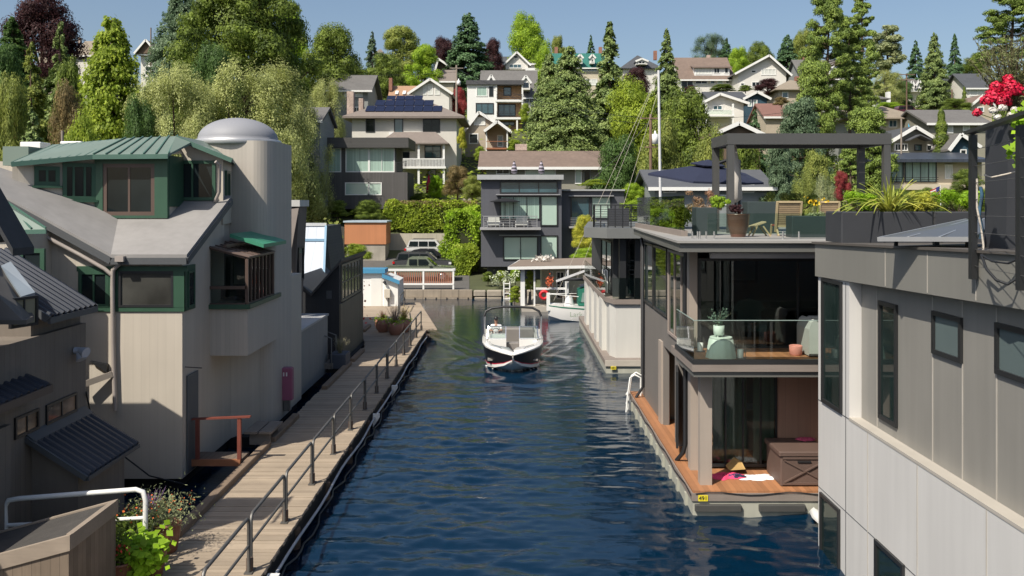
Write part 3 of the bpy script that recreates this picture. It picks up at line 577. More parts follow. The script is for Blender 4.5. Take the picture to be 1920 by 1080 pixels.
m = MB(); m.bbox(X(722,y),X(733,y),y-.4,y-.12,H(557,y),H(541,y)); m.build('meter_box', mk('meter_box_beige', (.5,.46,.38), .6), t); 
m = MB(); m.tube([P(728,557,y-.2),P(728,576,y-.2)], .04); m.build('meter_pipe', STEEL, t)
m = MB(); m.tube([P(720,528,y-.3),P(724,534,y-.4)], .1, 8, .05); m.build('wall_lamp', BLACK, t)
t = thing('planter_stand', 'pink painted timber stand with red flowering plant in front of the white shed', 'planter', (-10, 52, .5)); y = 50
m = MB(); m.box(X(652,y),X(678,y),y,y+.5,H(565,y),H(556,y)); m.box(X(671,y),X(679,y),y-.1,y+.4,.5,H(552,y)); m.box(X(655,y),X(660,y),y,y+.4,.5,H(565,y)); m.build('frame', mk('pink_paint', (.42,.16,.20), .6), t)
# ================================================================ RIGHT BANK: near grey and white houseboat
PWHITE = mk('white_cement_panel', (.55,.54,.52), .6, n=(.7,.04), streak=.07)
PGREY = mk('grey_cement_panel', (.24,.23,.207), .5, n=(.7,.07), streak=.09)
PFAS = mk('grey_fascia_panel', (.20,.195,.175), .5, n=(.7,.07), streak=.05)
JOINT = mk('panel_joint', (.40,.375,.33), .7)
LG = mk('dark_green_glass', (.012,.022,.020), .03, n=(.7,.6), spec=1.0)
r1 = thing('houseboat', 'modern grey and white panelled houseboat with black framed windows filling the right edge', 'houseboat', (7, 12, 0))
xw = 6.25; yc = 18.5; ZL = 3.0
m = MB(); m.box(xw,14,4,16.8,-.3,ZL-.03); m.box(xw,14,16.8,yc,-.3,5.6); m.build('white_wall', PWHITE, r1)
m = MB(); m.box(xw-.01,6.6,4,16.8,ZL-.03,ZL+.02); m.build('ledge', mk('ledge_cap', (.42,.39,.34), .6, n=(2,.08)), r1)
m = MB(); m.box(6.47,14,4,16.78,ZL+.02,5.7); m.build('grey_wall', PGREY, r1)
# sloping roof band, rising slightly towards the camera
def zt(y): return 6.16+(18.5-y)*.027
m = MB(); m.loft([[(xw-.05,y,zt(y)-.66),(14,y,zt(y)-.66),(14,y,zt(y)),(xw-.05,y,zt(y))] for y in (4, 18.55)]); m.build('fascia', PFAS, r1)
m = MB(); m.loft([[(xw-.1,y,zt(y)),(14,y,zt(y)),(14,y,zt(y)+.04),(xw-.1,y,zt(y)+.04)] for y in (4, 18.62)]); m.build('roof_edge', mk('roof_edge_metal', (.09,.08,.07), .6), r1)
m = MB()
for px in (1840,): pass
def Yw(px, x): return x*FOC/(px-960)
for px in (1645, 1749, 1805, 1869): y = Yw(px, 6.47); m.box(6.462,6.475,y-.012,y+.012,ZL+.02,5.6)
for px in (1627, 1720, 1850): y = Yw(px, 6.25); m.box(6.243,6.26,y-.01,y+.01,-.3,ZL-.04)
for px in (1660, 1739, 1830): y = Yw(px, 6.2); m.box(6.193,6.21,y-.006,y+.006,zt(y)-.64,zt(y)-.02)
m.build('panel_joint', JOINT, r1)

m = MB(); zj = 7-(964-380)/FOC*Yw(1592, xw); m.box(xw-.006,xw+.005,4,yc,zj-.012,zj); y = Yw(1586, xw); m.box(xw-.006,xw+.005,y-.01,y+.01,-.3,5.5); m.box(xw-.006,xw+.005,yc-1.9,yc,2.98,2.995); m.build('dark_joint', GREYT, r1)
m = MB(); y = Yw(1607, 6.42); m.tube([(6.40,y,ZL+.02),(6.40,y,5.5)], .055, 8); m.build('downpipe', BLACK, r1)
FB = mk('black_window_frame', (.02,.021,.022), .4, n=(3,.05))
def rwin(p0, p1, x, z0, z1, g=LG, nx=1, ny=1): return window(r1, (x, Yw(p0, x)), (x, Yw(p1, x)), z0, z1, FB, g, nx, ny, .07, .045)
rwin(1543, 1580, xw, 7-(752-380)/FOC*Yw(1543,xw), 5.5)
y1_ = Yw(1650,6.47); rwin(1650, 1684, 6.47, 7-(783-380)/FOC*y1_, 7-(563-380)/FOC*y1_)
TG = mk('frosted_teal_glass', (.11,.145,.145), .18, n=(.6,.12), spec=.8)
y1_ = Yw(1751,6.47); rwin(1751, 1806, 6.47, 7-(662-380)/FOC*y1_, 7-(582-380)/FOC*y1_, TG)
y1_ = Yw(1870,6.47); rwin(1870, 1962, 6.47, 7-(700-380)/FOC*y1_, 7-(604-380)/FOC*y1_, TG)
rwin(1540, 1576, xw, -.1, 7-(922-380)/FOC*Yw(1540,xw)); rwin(1643, 1697, xw, -.1, 7-(1010-380)/FOC*Yw(1643,xw))
# things on its roof
PL = mk('charcoal_planter', (.035,.037,.042), .6, n=(3,.08))
def rb(y): return zt(y)+.04
a = thing('planter', 'large charcoal planter box holding a spiky striped flax on the right roof', 'planter', (X(1664,17.4),17.4,rb(17.4)))
yy = 17.3; m = MB(); m.bbox(X(1578,yy),X(1750,yy),yy,yy+.9,rb(yy),H(397,yy),.02); m.build('box', PL, a)
a2 = thing('planter', 'charcoal planter box with bright green shrub beside the flax planter', 'planter', (X(1800,17.9),17.9,rb(17.9)))
yy = 17.6; m = MB(); m.bbox(X(1752,yy),X(1850,yy),yy,yy+.8,rb(yy),H(397,yy),.02); m.build('box', PL, a2)
sp = thing('solar_panel', 'low tilted grey panel table on the roof in front of the planters', 'solar panel', (7.6,13,6.2))
c = [P(1647,446,14.2),P(1826,446,13.0),P(1870,410,14.6),P(1812,411,16.3)]
m = MB(); m.slab(c, .05); m.build('panel', mk('grey_panel', (.12,.12,.123), .35, .3, n=(1,.08)), sp)
m = MB()
for t_ in (.33,.66): m.bar(c[0].lerp(c[1],t_)+Vector((0,0,.01)), c[3].lerp(c[2],t_)+Vector((0,0,.01)), .03, .02)
m.bar(c[0]-Vector((0,0,.02)), c[1]-Vector((0,0,.02)), .05, .07); m.bar(c[0]-Vector((0,0,.02)), c[3]-Vector((0,0,.02)), .04, .06); m.build('frame', mk('aluminium', (.5,.5,.5), .35, .7), sp)
for a_, b_, w_ in ((P(1755,452,15),P(1755,470,15),.08),(P(1815,440,14),P(1815,475,14),.06),(P(1680,450,14.6),P(1680,463,14.6),.05)): MB().bar(a_, b_, w_).build('support', BLACK, sp)
ra = thing('deck_railing', 'black steel railing with thin wires around the roof at the upper right', 'railing', (6.3,12,6.2))
yy = 12.0; zA = H(252,yy)
m = MB(); m.box(X(1822,yy),X(1833,yy),yy,yy+.09,H(524,yy),zA); m.build('post', FB, ra)
m = MB(); m.box(X(1912,10.2),X(1926,10.2),10.2,10.29,H(545,10.2),H(234,10.2)); m.build('post', FB, ra)
m = MB(); m.bar((X(1817,yy),yy,zA+.02),(X(2010,8.7),8.7,zA+.1),.12,.045); m.build('top_rail', FB, ra)
m = MB()
for q in range(8):
    z = zA-.22*(q+1)+.02
    m.tube([(X(1828,yy),yy,z),(X(1990,9),9.,z+.03)], .004, 5)
m.build('wire', STEEL, ra)
tp = thing('planter', 'tall black tapered planter tower with red and white flowers behind the roof railing', 'planter', (7.2,12.6,6.2))
yy = 12.6; m = MB(); m.loft([[(X(1886,yy),yy,H(470,yy)),(X(1990,yy),yy,H(470,yy)),(X(1990,yy),yy+.57,H(470,yy)),(X(1886,yy),yy+.57,H(470,yy))],[(X(1890,yy),yy-.02,H(226,yy)),(X(2000,yy),yy-.02,H(226,yy)),(X(2000,yy),yy+.6,H(226,yy)),(X(1890,yy),yy+.6,H(226,yy))]]); m.build('box', PL, tp)
ro_ = thing('rope', 'frayed pale rope tied along the roof railing post at the upper right', 'rope', (7,12,7))
m = MB(); m.tube([P(1846,328,12.2),P(1858,333,12.1),P(1872,330,12),P(1890,326,11.9),P(1905,322,11.8),P(1925,327,11.7)], .012, 6); m.tube([P(1832,335,11.95),P(1832,390,11.95),P(1840,430,11.95),P(1844,460,11.95),P(1843,478,11.95)], .014, 6); m.build('strand', mk('pale_rope', (.5,.45,.38), .8, n=(40,.3)), ro_)
cb_ = thing('cable', 'black cables looping over the grey fascia below the roof railing', 'cable', (6.2,11,6.2))
m = MB(); m.tube([P(1840,478,11.6),P(1850,505,11.35),P(1868,525,11.2),P(1890,533,11.05),P(1910,520,11.0),P(1925,500,10.9)], .018, 6); m.tube([P(1840,478,11.6),P(1860,490,11.3),P(1890,494,11.1),P(1925,478,10.9)], .014, 6); m.build('strand', BLACK, cb_)
tc_ = thing('hanging_cloth', 'blue and teal cloth hanging beside the railing post on the roof', 'cloth', (7.4,13,7)); 
m = MB(); rr = random.Random(2); rings = []
for k_ in range(8):
    z = H(350+k_*14,13); rings.append([(X(1834+3*math.sin(k_*1.3),13)+dx+.01*rr.random(),13+dy,z) for dx, dy in ((0,0),(.03,-.02),(.06,0),(.05,.03),(.02,.03))])
m.loft(rings, smooth=True); m.build('fabric', mk('blue_cloth', (.03,.08,.13), .8, n=(8,.8)), tc_)

# ================================================================ houseboat 491 with the patio
WOODG = mk('pale_weathered_cladding', (.34,.29,.245), .75, n=(1.5,.06), fine=((9,9,.7),.05))
GRSID = mk('warm_grey_siding', (.17,.155,.14), .7, n=(1.2,.05), s=('y', .22,.05,.03,.2))
WOODD = mk('teak_deck', (.36,.165,.075), .6, n=(2,.08), s=('x', .12,.04,.18,.4), fine=((30,1.5,30),.07), bump=.2)
BAND = mk('grey_band', (.12,.12,.11), .5, n=(1,.06)); TIMB = mk('brown_grey_timber', (.22,.185,.16), .8, n=(2,.1), fine=((1,20,20),.1))
FLO = mk('float_concrete', (.36,.36,.30), .85, n=(2,.12), streak=.12)
INW = mk('interior_wood_panel', (.33,.20,.14), .6, n=(1.5,.06), s=('x',.3,.02,.12,.4), fine=((8,8,.6),.1))
INT = mk('interior_wall', (.16,.19,.19), .8, n=(1,.05))
r2 = thing('houseboat', 'two-storey modern houseboat with wooden patio, glass balcony and grey pillars marked 491', 'houseboat', (4.2, 20.5, 0))
xs_ = 4.4
m = MB(); m.box(4.05,12,20.3,31,-.35,.33); m.build('float', FLO, r2)
for i_ in range(10): yy = 20.9+i_*1.05; MB().box(3.99,4.05,yy,yy+.16,-.3,.3).build('float_rib', FLO, r2)
m = MB(); m.box(4.02,12,20.26,20.3,.33,.5); m.box(4.02,4.05,20.3,31,.33,.5); m.build('rim_board', TIMB, r2)
m = MB(); m.box(4.05,12,20.3,31,.34,.55); m.build('patio_deck', WOODD, r2)
m = MB(); m.tube([(4.1+.3*q, 20.245, .5+.035*math.sin(q*1.1)) for q in range(14)], .012, 6); m.tube([(4.0,20.3+.7*q,.46+.05*math.sin(q*1.7)) for q in range(15)], .014, 6); m.build('edge_cable', BLACK, r2)
for a_, b_ in ((1303,1390),(1423,1510)): m = MB(); m.bbox(X(a_,20.25),X(b_,20.25),20.2,20.3,H(958,20.25),H(946,20.25),.015); m.build('bumper', mk('rubber_bumper', (.05,.05,.047), .8), r2)
sg = MB().box(X(1310,20.2),X(1328,20.2),20.24,20.258,H(941,20.2),H(930,20.2)).build('number_plate', mk('yellow_plate', (.75,.62,.03), .5), r2)
text_mesh('491', .125, BLACK, r2, (X(1319,20.2),20.235,H(935.5,20.2)), (R(90),0,0), name='number')
# pillars and side wall
m = MB(); m.box(X(1313,20.7),X(1335,20.7),20.7,20.96,.55,3.12); m.build('pillar', WOODG, r2)
m = MB(); m.box(4.3,4.56,21.85,22.15,.55,3.12); m.box(4.3,4.5,22.0,22.3,3.5,5.9); m.build('pillar', WOODG, r2)
y4 = Yw(1216,4.36); m = MB(); m.box(4.34,4.6,24.9+1.5,24.9+2.0,.55,2.95); m.build('pillar', WOODG, r2)
sw = MB()
def wallx(y0_, y1_, z0_, z1_): sw.box(xs_, xs_+.16, y0_, y1_, z0_, z1_)
# lower wall with a door opening and a folding window, upper wall with glazing
wallx(22.15,23.0,.55,3.2); wallx(23.0,24.0,2.75,3.2); wallx(24.0,24.5,.55,3.2); wallx(24.5,26.3,2.85,3.2); wallx(26.3,31,.55,3.2)
wallx(22.3,22.45,3.2,5.9); wallx(22.45,25.4,3.2,3.3); wallx(25.4,25.6,3.2,5.9); wallx(25.6,30.4,3.2,3.7); wallx(30.4,31,3.2,5.9); wallx(22.3,31,5.72,5.9)
sw.build('side_wall', GRSID, r2)
m = MB(); m.box(4.62,12,30.8,31,.5,5.9); m.box(11.8,12,22,31,.5,5.9); m.box(4.6,12,22.1,31,3.2,3.42); m.box(4.6,12,27,27.1,.55,3.2); m.build('inner_wall', INT, r2)
m = MB(); m.box(X(1459,21.9),12,21.88,22.0,.55,3.12); m.build('patio_wood_wall', INW, r2)
m = MB(); m.box(4.56,4.75,21.9,21.98,.55,3.12); m.build('patio_side_panel', WOODG, r2)
gb_ = window(r2, (4.75,22.0),(X(1459,22),22.0), .6, 3.1, FB, DARKG, 4, 1, .07, .04, 'sliding_door')
m = MB(); rings = [[(4.95+.04*q, 22.35+.04*math.sin(q*1.25), z) for q in range(22)] for z in (.62, 3.05)]; m.loft(rings, closed=False, cap=False, smooth=True); rings = [[(5.95+.04*q, 22.4+.04*math.sin(q*1.25), z) for q in range(14)] for z in (.62, 3.05)]; m.loft(rings, closed=False, cap=False, smooth=True); m.build('curtain', mk('pale_sage_curtain', (.40,.43,.33), .9, n=(2,.05)), r2)
ug = window(r2, (4.52,22.05),(11.8,22.05), 3.45, 5.65, FB, UPG, 3, 1, .07, .04, 'balcony_glazing')
for (ya, yb, za, zb, n_) in ((28.0,25.6,3.75,5.7,1),(30.4,28.1,3.75,5.7,1),(25.4,22.5,3.35,5.7,3)):
    window(r2, (xs_,ya),(xs_,yb), za, zb, FB if n_ == 1 else mk('pinkish_frame', (.30,.25,.22), .6), LG, n_, 1, .07, .05)
window(r2, (4.36,24.0),(4.2,23.05), .75, 2.7, FB, LG, 1, 1, .06, .03, 'folding_window')
m = MB(); m.tube([(4.33,22.45,5.9),(4.3,22.5,5.6),(4.3,22.5,1.0),(4.25,22.5,.8),(4.12,22.7,.55)], .055); m.build('downpipe', BLACK, r2); m = MB(); m.tube([(4.3,30.2,5.8),(4.33,30.0,5.5),(4.33,30.0,.9),(4.1,30,.55)], .05); m.build('downpipe', BLACK, r2)
# balcony slab, rail, roof
m = MB(); m.box(4.0,12,20.1,22.3,3.25,3.42); m.box(4.0,4.35,22.3,22.8,3.25,3.42); m.build('balcony_rim', TIMB, r2)
m = MB(); m.box(4.04,12,20.16,22.3,3.12,3.25); m.build('balcony_soffit', BAND, r2)
m = MB(); m.box(4.08,12,20.2,22.0,3.42,3.47); m.build('balcony_deck', WOODD, r2)
m = MB(); m.box(4.0,12,20.09,20.16,3.42,3.52); m.box(4.0,4.07,20.16,22.3,3.42,3.52); m.build('glass_channel', FB, r2)
m = MB(); m.box(4.03,12,20.115,20.13,3.52,4.38); m.box(4.03,4.045,20.14,22.2,3.52,4.38); m.build('balcony_glass', CLEAR, r2)
m = MB(); m.box(4.02,12,20.11,20.135,4.38,4.395); m.box(4.03,4.05,20.14,22.2,4.38,4.395); m.build('glass_edge', mk('glass_edge_green', (.25,.33,.30), .3), r2)
m = MB(); m.slab([(3.66,19.8,6.12),(12,19.8,6.12),(12,31.3,6.12),(4.2,31.3,6.12),(3.95,27,6.12)], .2); m.build('roof', BAND, r2)
m = MB(); m.slab([(3.6,19.72,6.17),(12,19.72,6.17),(12,31.4,6.17),(4.15,31.4,6.17),(3.9,27,6.17)], .05); m.build('roof_capping', mk('pale_capping', (.30,.29,.27), .6, n=(2,.1)), r2)
m = MB(); m.box(4.5,12,20.5,20.66,5.74,5.86); m.build('awning_cassette', mk('awning_white', (.62,.58,.58), .5), r2)
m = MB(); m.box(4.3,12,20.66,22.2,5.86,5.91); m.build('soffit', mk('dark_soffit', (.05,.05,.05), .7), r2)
# rear part and ladder
lad = thing('swim_ladder', 'white tubular swim ladder hanging on the float at the back of houseboat 491', 'ladder', (4.0,30.6,.5))
m = MB()
for dx in (0,.4): m.tube([(3.8+dx*.25,30.3+dx,-.2),(3.86+dx*.25,30.3+dx,.5),(3.95+dx*.25,30.3+dx,1.15),(4.1+dx*.25,30.3+dx,1.25),(4.3+dx*.25,30.3+dx,1.15),(4.3+dx*.25,30.3+dx,.55)], .03)
m.build('rail', TRIM, lad); m = MB()
for z in (.0,.3,.6): MB().tube([(3.82,30.3,z),(3.93,30.7,z)], .025).build('rung', TRIM, lad)
# furniture on the patio
bxm = thing('deck_box', 'brown resin deck box with cross-braced end panel on the wooden patio', 'box', (6.5,20.9,.55))
DB = mk('brown_resin', (.115,.075,.06), .6, n=(2,.08), fine=((2,2,25),.06))
q0, q1, y0_, y1_ = X(1487,20.6), 7.2, 20.6, 21.85; zt_ = 1.35
m = MB(); m.bbox(q0-.28,q1,y0_,y1_-.1,.57,zt_-.1,.02); m.build('body', DB, bxm)
m = MB(); m.bbox(q0-.32,q1,y0_-.04,y1_-.06,zt_-.1,zt_,.02); m.build('lid', DB, bxm)
m = MB(); e0, e1 = q0-.2, q0+.75; m.bar((e0,y0_-.01,.65),(e1,y0_-.01,1.15),.06,.03); m.bar((e0,y0_-.004,1.15),(e1,y0_-.004,.65),.05,.03); m.bar((e0-.04,y0_-.012,.62),(e1,y0_-.012,.62),.03,.05); m.bar((e0-.04,y0_-.012,1.2),(e1,y0_-.012,1.2),.03,.05); m.build('cross_brace', DB, bxm)
MB().box(e0+.3,e0+.6,y0_-.03,y0_,1.1,1.13).build('handle', BLACK, bxm)
def cloth(name, label, cx, cy, z, rx, ry, mat, seed, hole=False, hgt=.05):
    r = random.Random(seed); n, k = 40, 6; vs = [(cx,cy,z+hgt)]; 
    rad = [1+.18*math.sin(2*a_*6.283/n*1+r.random()*2)+.14*math.sin(5*a_*6.283/n+seed)+.05*math.sin(9*a_*6.283/n) for a_ in range(n)]
    if hole: rad = [v*(.45 if 16 < i < 23 else 1) for i, v in enumerate(rad)]
    mb = MB(); rings = []
    for j in range(1, k+1):
        f_ = j/k; rings.append([(cx+rx*f_*rad[i]*math.cos(6.283*i/n), cy+ry*f_*rad[i]*math.sin(6.283*i/n), z+.006+hgt*(1-f_**3)*(.5+.5*r.random())) for i in range(n)])
    mb.loft(rings, cap=False, smooth=True); mb.add([(cx,cy,z+hgt)]+rings[0], [(0,i+1,(i+1)%n+1) for i in range(n)], True); mb.add(rings[-1]+[(cx,cy,z+.004)], [(i,(i+1)%n,n) for i in range(n)])
    return solid(name, mb, mat, label, 'towel')
cloth('beach_towel', 'crumpled hot pink beach towel on the patio beside the pillar', X(1362,21.3),21.35,.55,.42,.28, mk('pink_towel', (.75,.06,.16), .9, n=(4,.12)), 5, hgt=.08)
cloth('beach_towel', 'dark blue patterned towel lying against the pink towel', X(1376,21.4),21.3,.57,.22,.14, mk('navy_towel', (.04,.04,.12), .9, n=(14,1.2)), 9, hgt=.06)
cloth('beach_towel', 'white crumpled towel spread on the wooden patio by the deck box', X(1418,21.3),21.25,.55,.40,.26, mk('white_towel', (.80,.80,.82), .9, n=(6,.04)), 3, True, .05)
cloth('beach_towel', 'pink towel draped on the brown deck box', 7.0,21.6,zt_,.2,.15, mk('rose_towel', (.6,.10,.2), .9), 6, hgt=.06)
bag = solid('paper_bag', MB().prism([P(1362,876,21.8),P(1378,860,21.8),P(1392,868,21.7),P(1398,880,21.5),P(1368,882,21.4)], (.0,.08,.02)), mk('kraft_paper', (.42,.27,.10), .8, n=(5,.1)), 'flattened tan paper bag on the patio behind the pink towel', 'bag')
pbd = solid('paddleboard', MB().loft([[(6.72+a_*w_*.17, y_, .16+b_*.06) for a_, b_ in ((-1,0),(0,-1),(1,0),(0,1))] for y_, w_ in ((20.2,.3),(20.1,.8),(19.7,1.2),(19.2,1.1),(18.9,.6))], smooth=True), TRIM, 'white paddleboard floating beside the patio at the grey houseboat corner', 'paddleboard')
# balcony furniture
sage = mk('sage_ceramic', (.52,.60,.53), .6, n=(2,.04))
st = thing('side_table', 'pale sage fluted side table on the glass balcony', 'side table', (X(1350,20.7),20.7,3.47))
m = MB(); cx = X(1352,20.7); nF = 36
m.loft([[(cx+r_*(1+.05*(i%3 == 0))*math.cos(6.283*i/nF), 20.7+r_*(1+.05*(i%3 == 0))*math.sin(6.283*i/nF), z) for i in range(nF)] for r_, z in ((.34,3.47),(.27,3.88),(.25,3.9))], smooth=True); m.build('body', sage, st)
MB().lathe((cx,20.7,0), [(.25,3.9),(.26,3.92),(.25,3.94)], 24).build('top', sage, st)
pp = thing('potted_plant', 'eucalyptus in a pale green footed pot on the sage side table', 'potted plant', (cx-.05,20.7,3.94))
MB().lathe((cx-.05,20.7,0), [(.1,3.98),(.12,4.0),(.125,4.2),(.11,4.2),(.1,4.17),(.01,4.17)], 20).build('pot', sage, pp)
for a_ in (0,2.1,4.2): MB().tube([(cx-.05+.08*math.cos(a_),20.7+.08*math.sin(a_),3.94),(cx-.05+.08*math.cos(a_),20.7+.08*math.sin(a_),3.99)], .012, 6).build('foot', TRIM, pp)
def lantern(px, y, label):
    c_ = X(px,y); t_ = thing('lantern', label, 'lantern', (c_,y,3.47))
    m = MB()
    for dx in (-.09,.09):
        for dy in (-.09,.09): m.bar((c_+dx,y+dy,3.47),(c_+dx,y+dy,3.8),.012)
    m.box(c_-.1,c_+.1,y-.1,y+.1,3.47,3.485); m.build('frame', STEEL, t_)
    MB().lathe((c_,y,0), [(.07,3.49),(.07,3.68),(.01,3.68)], 16).build('candle', TRIM, t_)
lantern(1388,20.55,'square lantern with pale candle right of the sage side table'); lantern(1313,21.5,'square lantern with white candle in the balcony corner by the pillar')
bk_ = thing('basket', 'pink woven basket on the balcony floor beside the grey sofa', 'basket', (X(1492,21.2),21.2,3.47)); c_ = X(1492,21.0)
MB().lathe((c_,21.0,0), [(.12,3.47),(.14,3.5),(.15,3.68),(.14,3.7),(.13,3.68),(.12,3.52),(.01,3.5)], 20).build('body', mk('pink_basket', (.62,.25,.20), .8, n=(9,.2)), bk_)
sf = thing('outdoor_sofa', 'pale grey outdoor sofa with rounded arm at the right end of the balcony', 'sofa', (7.2,21.1,3.47)); GF = mk('pale_grey_fabric', (.45,.46,.43), .9, n=(6,.05))
x_ = X(1512,20.9); m = MB(); m.loft([[(x_+.0,20.7,3.5),(x_+.0,20.7,4.1),(x_+.05,20.7,4.26),(x_+.13,20.7,4.32),(x_+.22,20.7,4.26),(x_+.26,20.7,4.1),(x_+.26,20.7,3.5)],[(x_+.0,21.6,3.5),(x_+.0,21.6,4.1),(x_+.05,21.6,4.26),(x_+.13,21.6,4.32),(x_+.22,21.6,4.26),(x_+.26,21.6,4.1),(x_+.26,21.6,3.5)]], smooth=False); m.build('arm', GF, sf)
MB().bbox(x_+.27,x_+1.6,20.75,21.5,3.5,3.9,.04).build('seat', GF, sf); MB().bbox(x_+.27,x_+1.6,21.5,21.75,3.5,4.3,.04).build('backrest', GF, sf)
# inside the glazed room
TEAL = mk('teal_chair_fabric', (.22,.34,.32), .8)
ac = thing('armchair', 'teal armchair seen through the glass of the upper room', 'chair', (X(1405,23.2),23.2,3.45)); cx = X(1405,23)
m = MB(); m.loft([[(cx-.4,23,4.3),(cx-.28,23,4.5),(cx,23,4.58),(cx+.28,23,4.5),(cx+.4,23,4.3),(cx+.38,23,4.25),(cx-.38,23,4.25)],[(cx-.4,23.1,4.3),(cx-.28,23.1,4.5),(cx,23.1,4.58),(cx+.28,23.1,4.5),(cx+.4,23.1,4.3),(cx+.38,23.1,4.25),(cx-.38,23.1,4.25)]]); m.box(cx-.3,cx+.3,23,23.12,3.85,4.25); m.build('backrest', TEAL, ac)
MB().bbox(cx-.32,cx+.32,22.5,23.0,3.8,3.95,.03).build('seat', TEAL, ac)
for dx in (-.28,.28):
    for yy in (22.55,22.95): MB().box(cx+dx-.02,cx+dx+.02,yy,yy+.04,3.45,3.8).build('leg', BLACK, ac)
pc = thing('picture_frame', 'framed dark picture on the back wall of the upper room', 'picture', (X(1395,26.4),26.4,4.9)); y = 30.75
m = MB(); m.box(X(1365,y),X(1420,y),y-.04,y,H(530,y),H(478,y)); m.build('frame', BLACK, pc); MB().box(X(1370,y),X(1415,y),y-.05,y-.04,H(525,y),H(483,y)).build('print', TEAL, pc)
wb = thing('cabinet', 'pale cabinet standing inside behind the patio sliding doors', 'cabinet', (6.2,24,.55)); MB().bbox(5.9,6.6,23.6,24.2,.55,1.6,.02).build('body', mk('pale_cabinet', (.5,.48,.40), .6), wb); MB().bbox(5.88,6.62,23.57,24.22,1.6,1.64,.01).build('top', TRIM, wb)

# ---------------------------------------------------------------- roof terrace of houseboat 491
RT = 6.17
gl = thing('glass_railing', 'long clear glass railing along the left edge of the roof terrace', 'railing', (4.3,26,RT))
m = MB(); m.box(4.25,4.262,22.4,30.8,RT+.12,RT+1.0); m.build('pane', RAILG, gl)
m = MB(); m.box(4.18,4.34,22.4,30.8,RT,RT+.14); m.build('kerb', TIMB, gl)
g2 = thing('glass_railing', 'low clear glass railing along the front edge of the roof terrace', 'railing', (6,20.9,RT))
zt2 = H(400,20.9); m = MB(); m.box(X(1327,20.9),X(1577,20.9),20.9,20.912,RT+.1,zt2); m.build('pane', RAILG, g2)
for px in (1298,1308,1312,1324,1339,1468,1498): MB().tube([(X(px,20.85),20.85,RT),(X(px,20.85),20.85,RT+.17)], .022, 8).build('spigot', mk('stainless', (.6,.6,.6), .25, .9), g2)
pg = thing('pergola', 'grey metal flat-roofed pergola on the roof terrace', 'pergola', (7,24.8,RT)); PGM = mk('pergola_metal', (.085,.085,.082), .45, .2, n=(2,.05))
def gx_(px, y): return X(px, y)
a0x, a1x = X(1371,24.8), X(1664,24.8); yF, yB = 24.8, 26.6; zt3 = H(250,24.8); 
for (xx, yy) in ((a0x,yF),(a1x,yF),(a0x,yB),(a1x,yB)): MB().box(xx-.09,xx+.09,yy,yy+.18,RT,zt3-.3).build('post', PGM, pg)
m = MB(); m.box(a0x-.11,a1x+.11,yF-.01,yF+.16,zt3-.3,zt3); m.box(a0x-.11,a1x+.11,yB+.02,yB+.19,zt3-.3,zt3); m.box(a0x-.11,a0x+.06,yF+.16,yB+.02,zt3-.3,zt3); m.box(a1x-.06,a1x+.11,yF+.16,yB+.02,zt3-.3,zt3); m.build('beam', PGM, pg)
m = MB()
for q in range(9): yy = yF+.2+q*.2; m.box(a0x+.06,a1x-.06,yy,yy+.17,zt3-.1,zt3-.07)
m.build('louvre', mk('louvre_dark', (.03,.03,.03), .6), pg)
um = thing('parasol', 'large navy cantilever parasol with small vented top left of the pergola', 'parasol', (X(1380,29),29,RT)); NAV = mk('navy_canvas', (.022,.028,.06), .85, n=(2,.08), trans=.12)
ap = P(1328,306,29); 
m = MB(); rim = [(X(px_,yy),yy,H(py_,yy)) for px_, py_, yy in ((1215,325,27.6),(1300,340,26.8),(1398,343,27.6),(1432,342,29),(1398,325,30.6),(1300,320,31),(1225,322,30.2))]
m.add([tuple(ap)]+rim, [(0,i+1,(i+1)%7+1) for i in range(7)]); m.add([tuple(ap-Vector((0,0,.06)))]+[(p[0],p[1],p[2]-.06) for p in rim], [(0,(i+1)%7+1,i+1) for i in range(7)])
m.add(rim+[(p[0],p[1],p[2]-.06) for p in rim], [(i,(i+1)%7,(i+1)%7+7,i+7) for i in range(7)]); m.build('canopy', NAV, um)
tp_ = MB(); t2 = ap+Vector((0,0,.12)); rm = [ap.lerp(Vector(p), .32)+Vector((0,0,.1)) for p in rim]; tp_.add([t2]+rm, [(0,i+1,(i+1)%7+1) for i in range(7)]); tp_.add([t2-Vector((0,0,.03))]+[p-Vector((0,0,.03)) for p in rm], [(0,(i+1)%7+1,i+1) for i in range(7)]); tp_.build('vent_top', NAV, um)
m = MB(); px0 = X(1386,29); m.tube([(px0,29,RT),(px0,29,H(300,29)),(px0-.25,29,H(298,29)),tuple(ap-Vector((0,0,.1)))], .05); m.build('mast', BLACK, um)
pf_ = thing('parasol', 'closed off-white parasol tied at the left front pergola post', 'parasol', (X(1372,26),26,RT)); c_ = X(1379,25.7); m = MB(); m.lathe((c_,25.7,0), [(.03,H(380,25.7)),(.2,H(372,25.7)),(.17,H(340,25.7)),(.09,H(300,25.7)),(.03,H(275,25.7)),(.01,H(270,25.7))], 9); m.build('canopy', mk('offwhite_canvas', (.45,.42,.38), .9), pf_); MB().tube([(c_,25.7,RT),(c_,25.7,H(300,25.7))], .03).build('pole', BLACK, pf_)
pt = thing('potted_plant', 'dark red leafy shrub in a big brown glazed pot on the roof terrace', 'potted plant', (X(1385,22),22,RT)); y = 22.0
CLAY = mk('brown_glazed_clay', (.13,.065,.045), .35, n=(3,.12))
MB().lathe((X(1384,y),y,0), [(.17,RT),(.25,RT+.28),(.27,H(403,y)),(.29,H(401,y)),(.27,H(402,y)),(.22,H(405,y)),(.01,H(405,y))], 24).build('pot', CLAY, pt)
def pbox(name, label, p0, p1, py0, y, dp, mat, zb=RT):
    t_ = thing(name, label, 'planter', (X((p0+p1)/2,y),y,zb)); MB().bbox(X(p0,y),X(p1,y),y,y+dp,zb,H(py0,y),.015).build('box', mat, t_); return t_
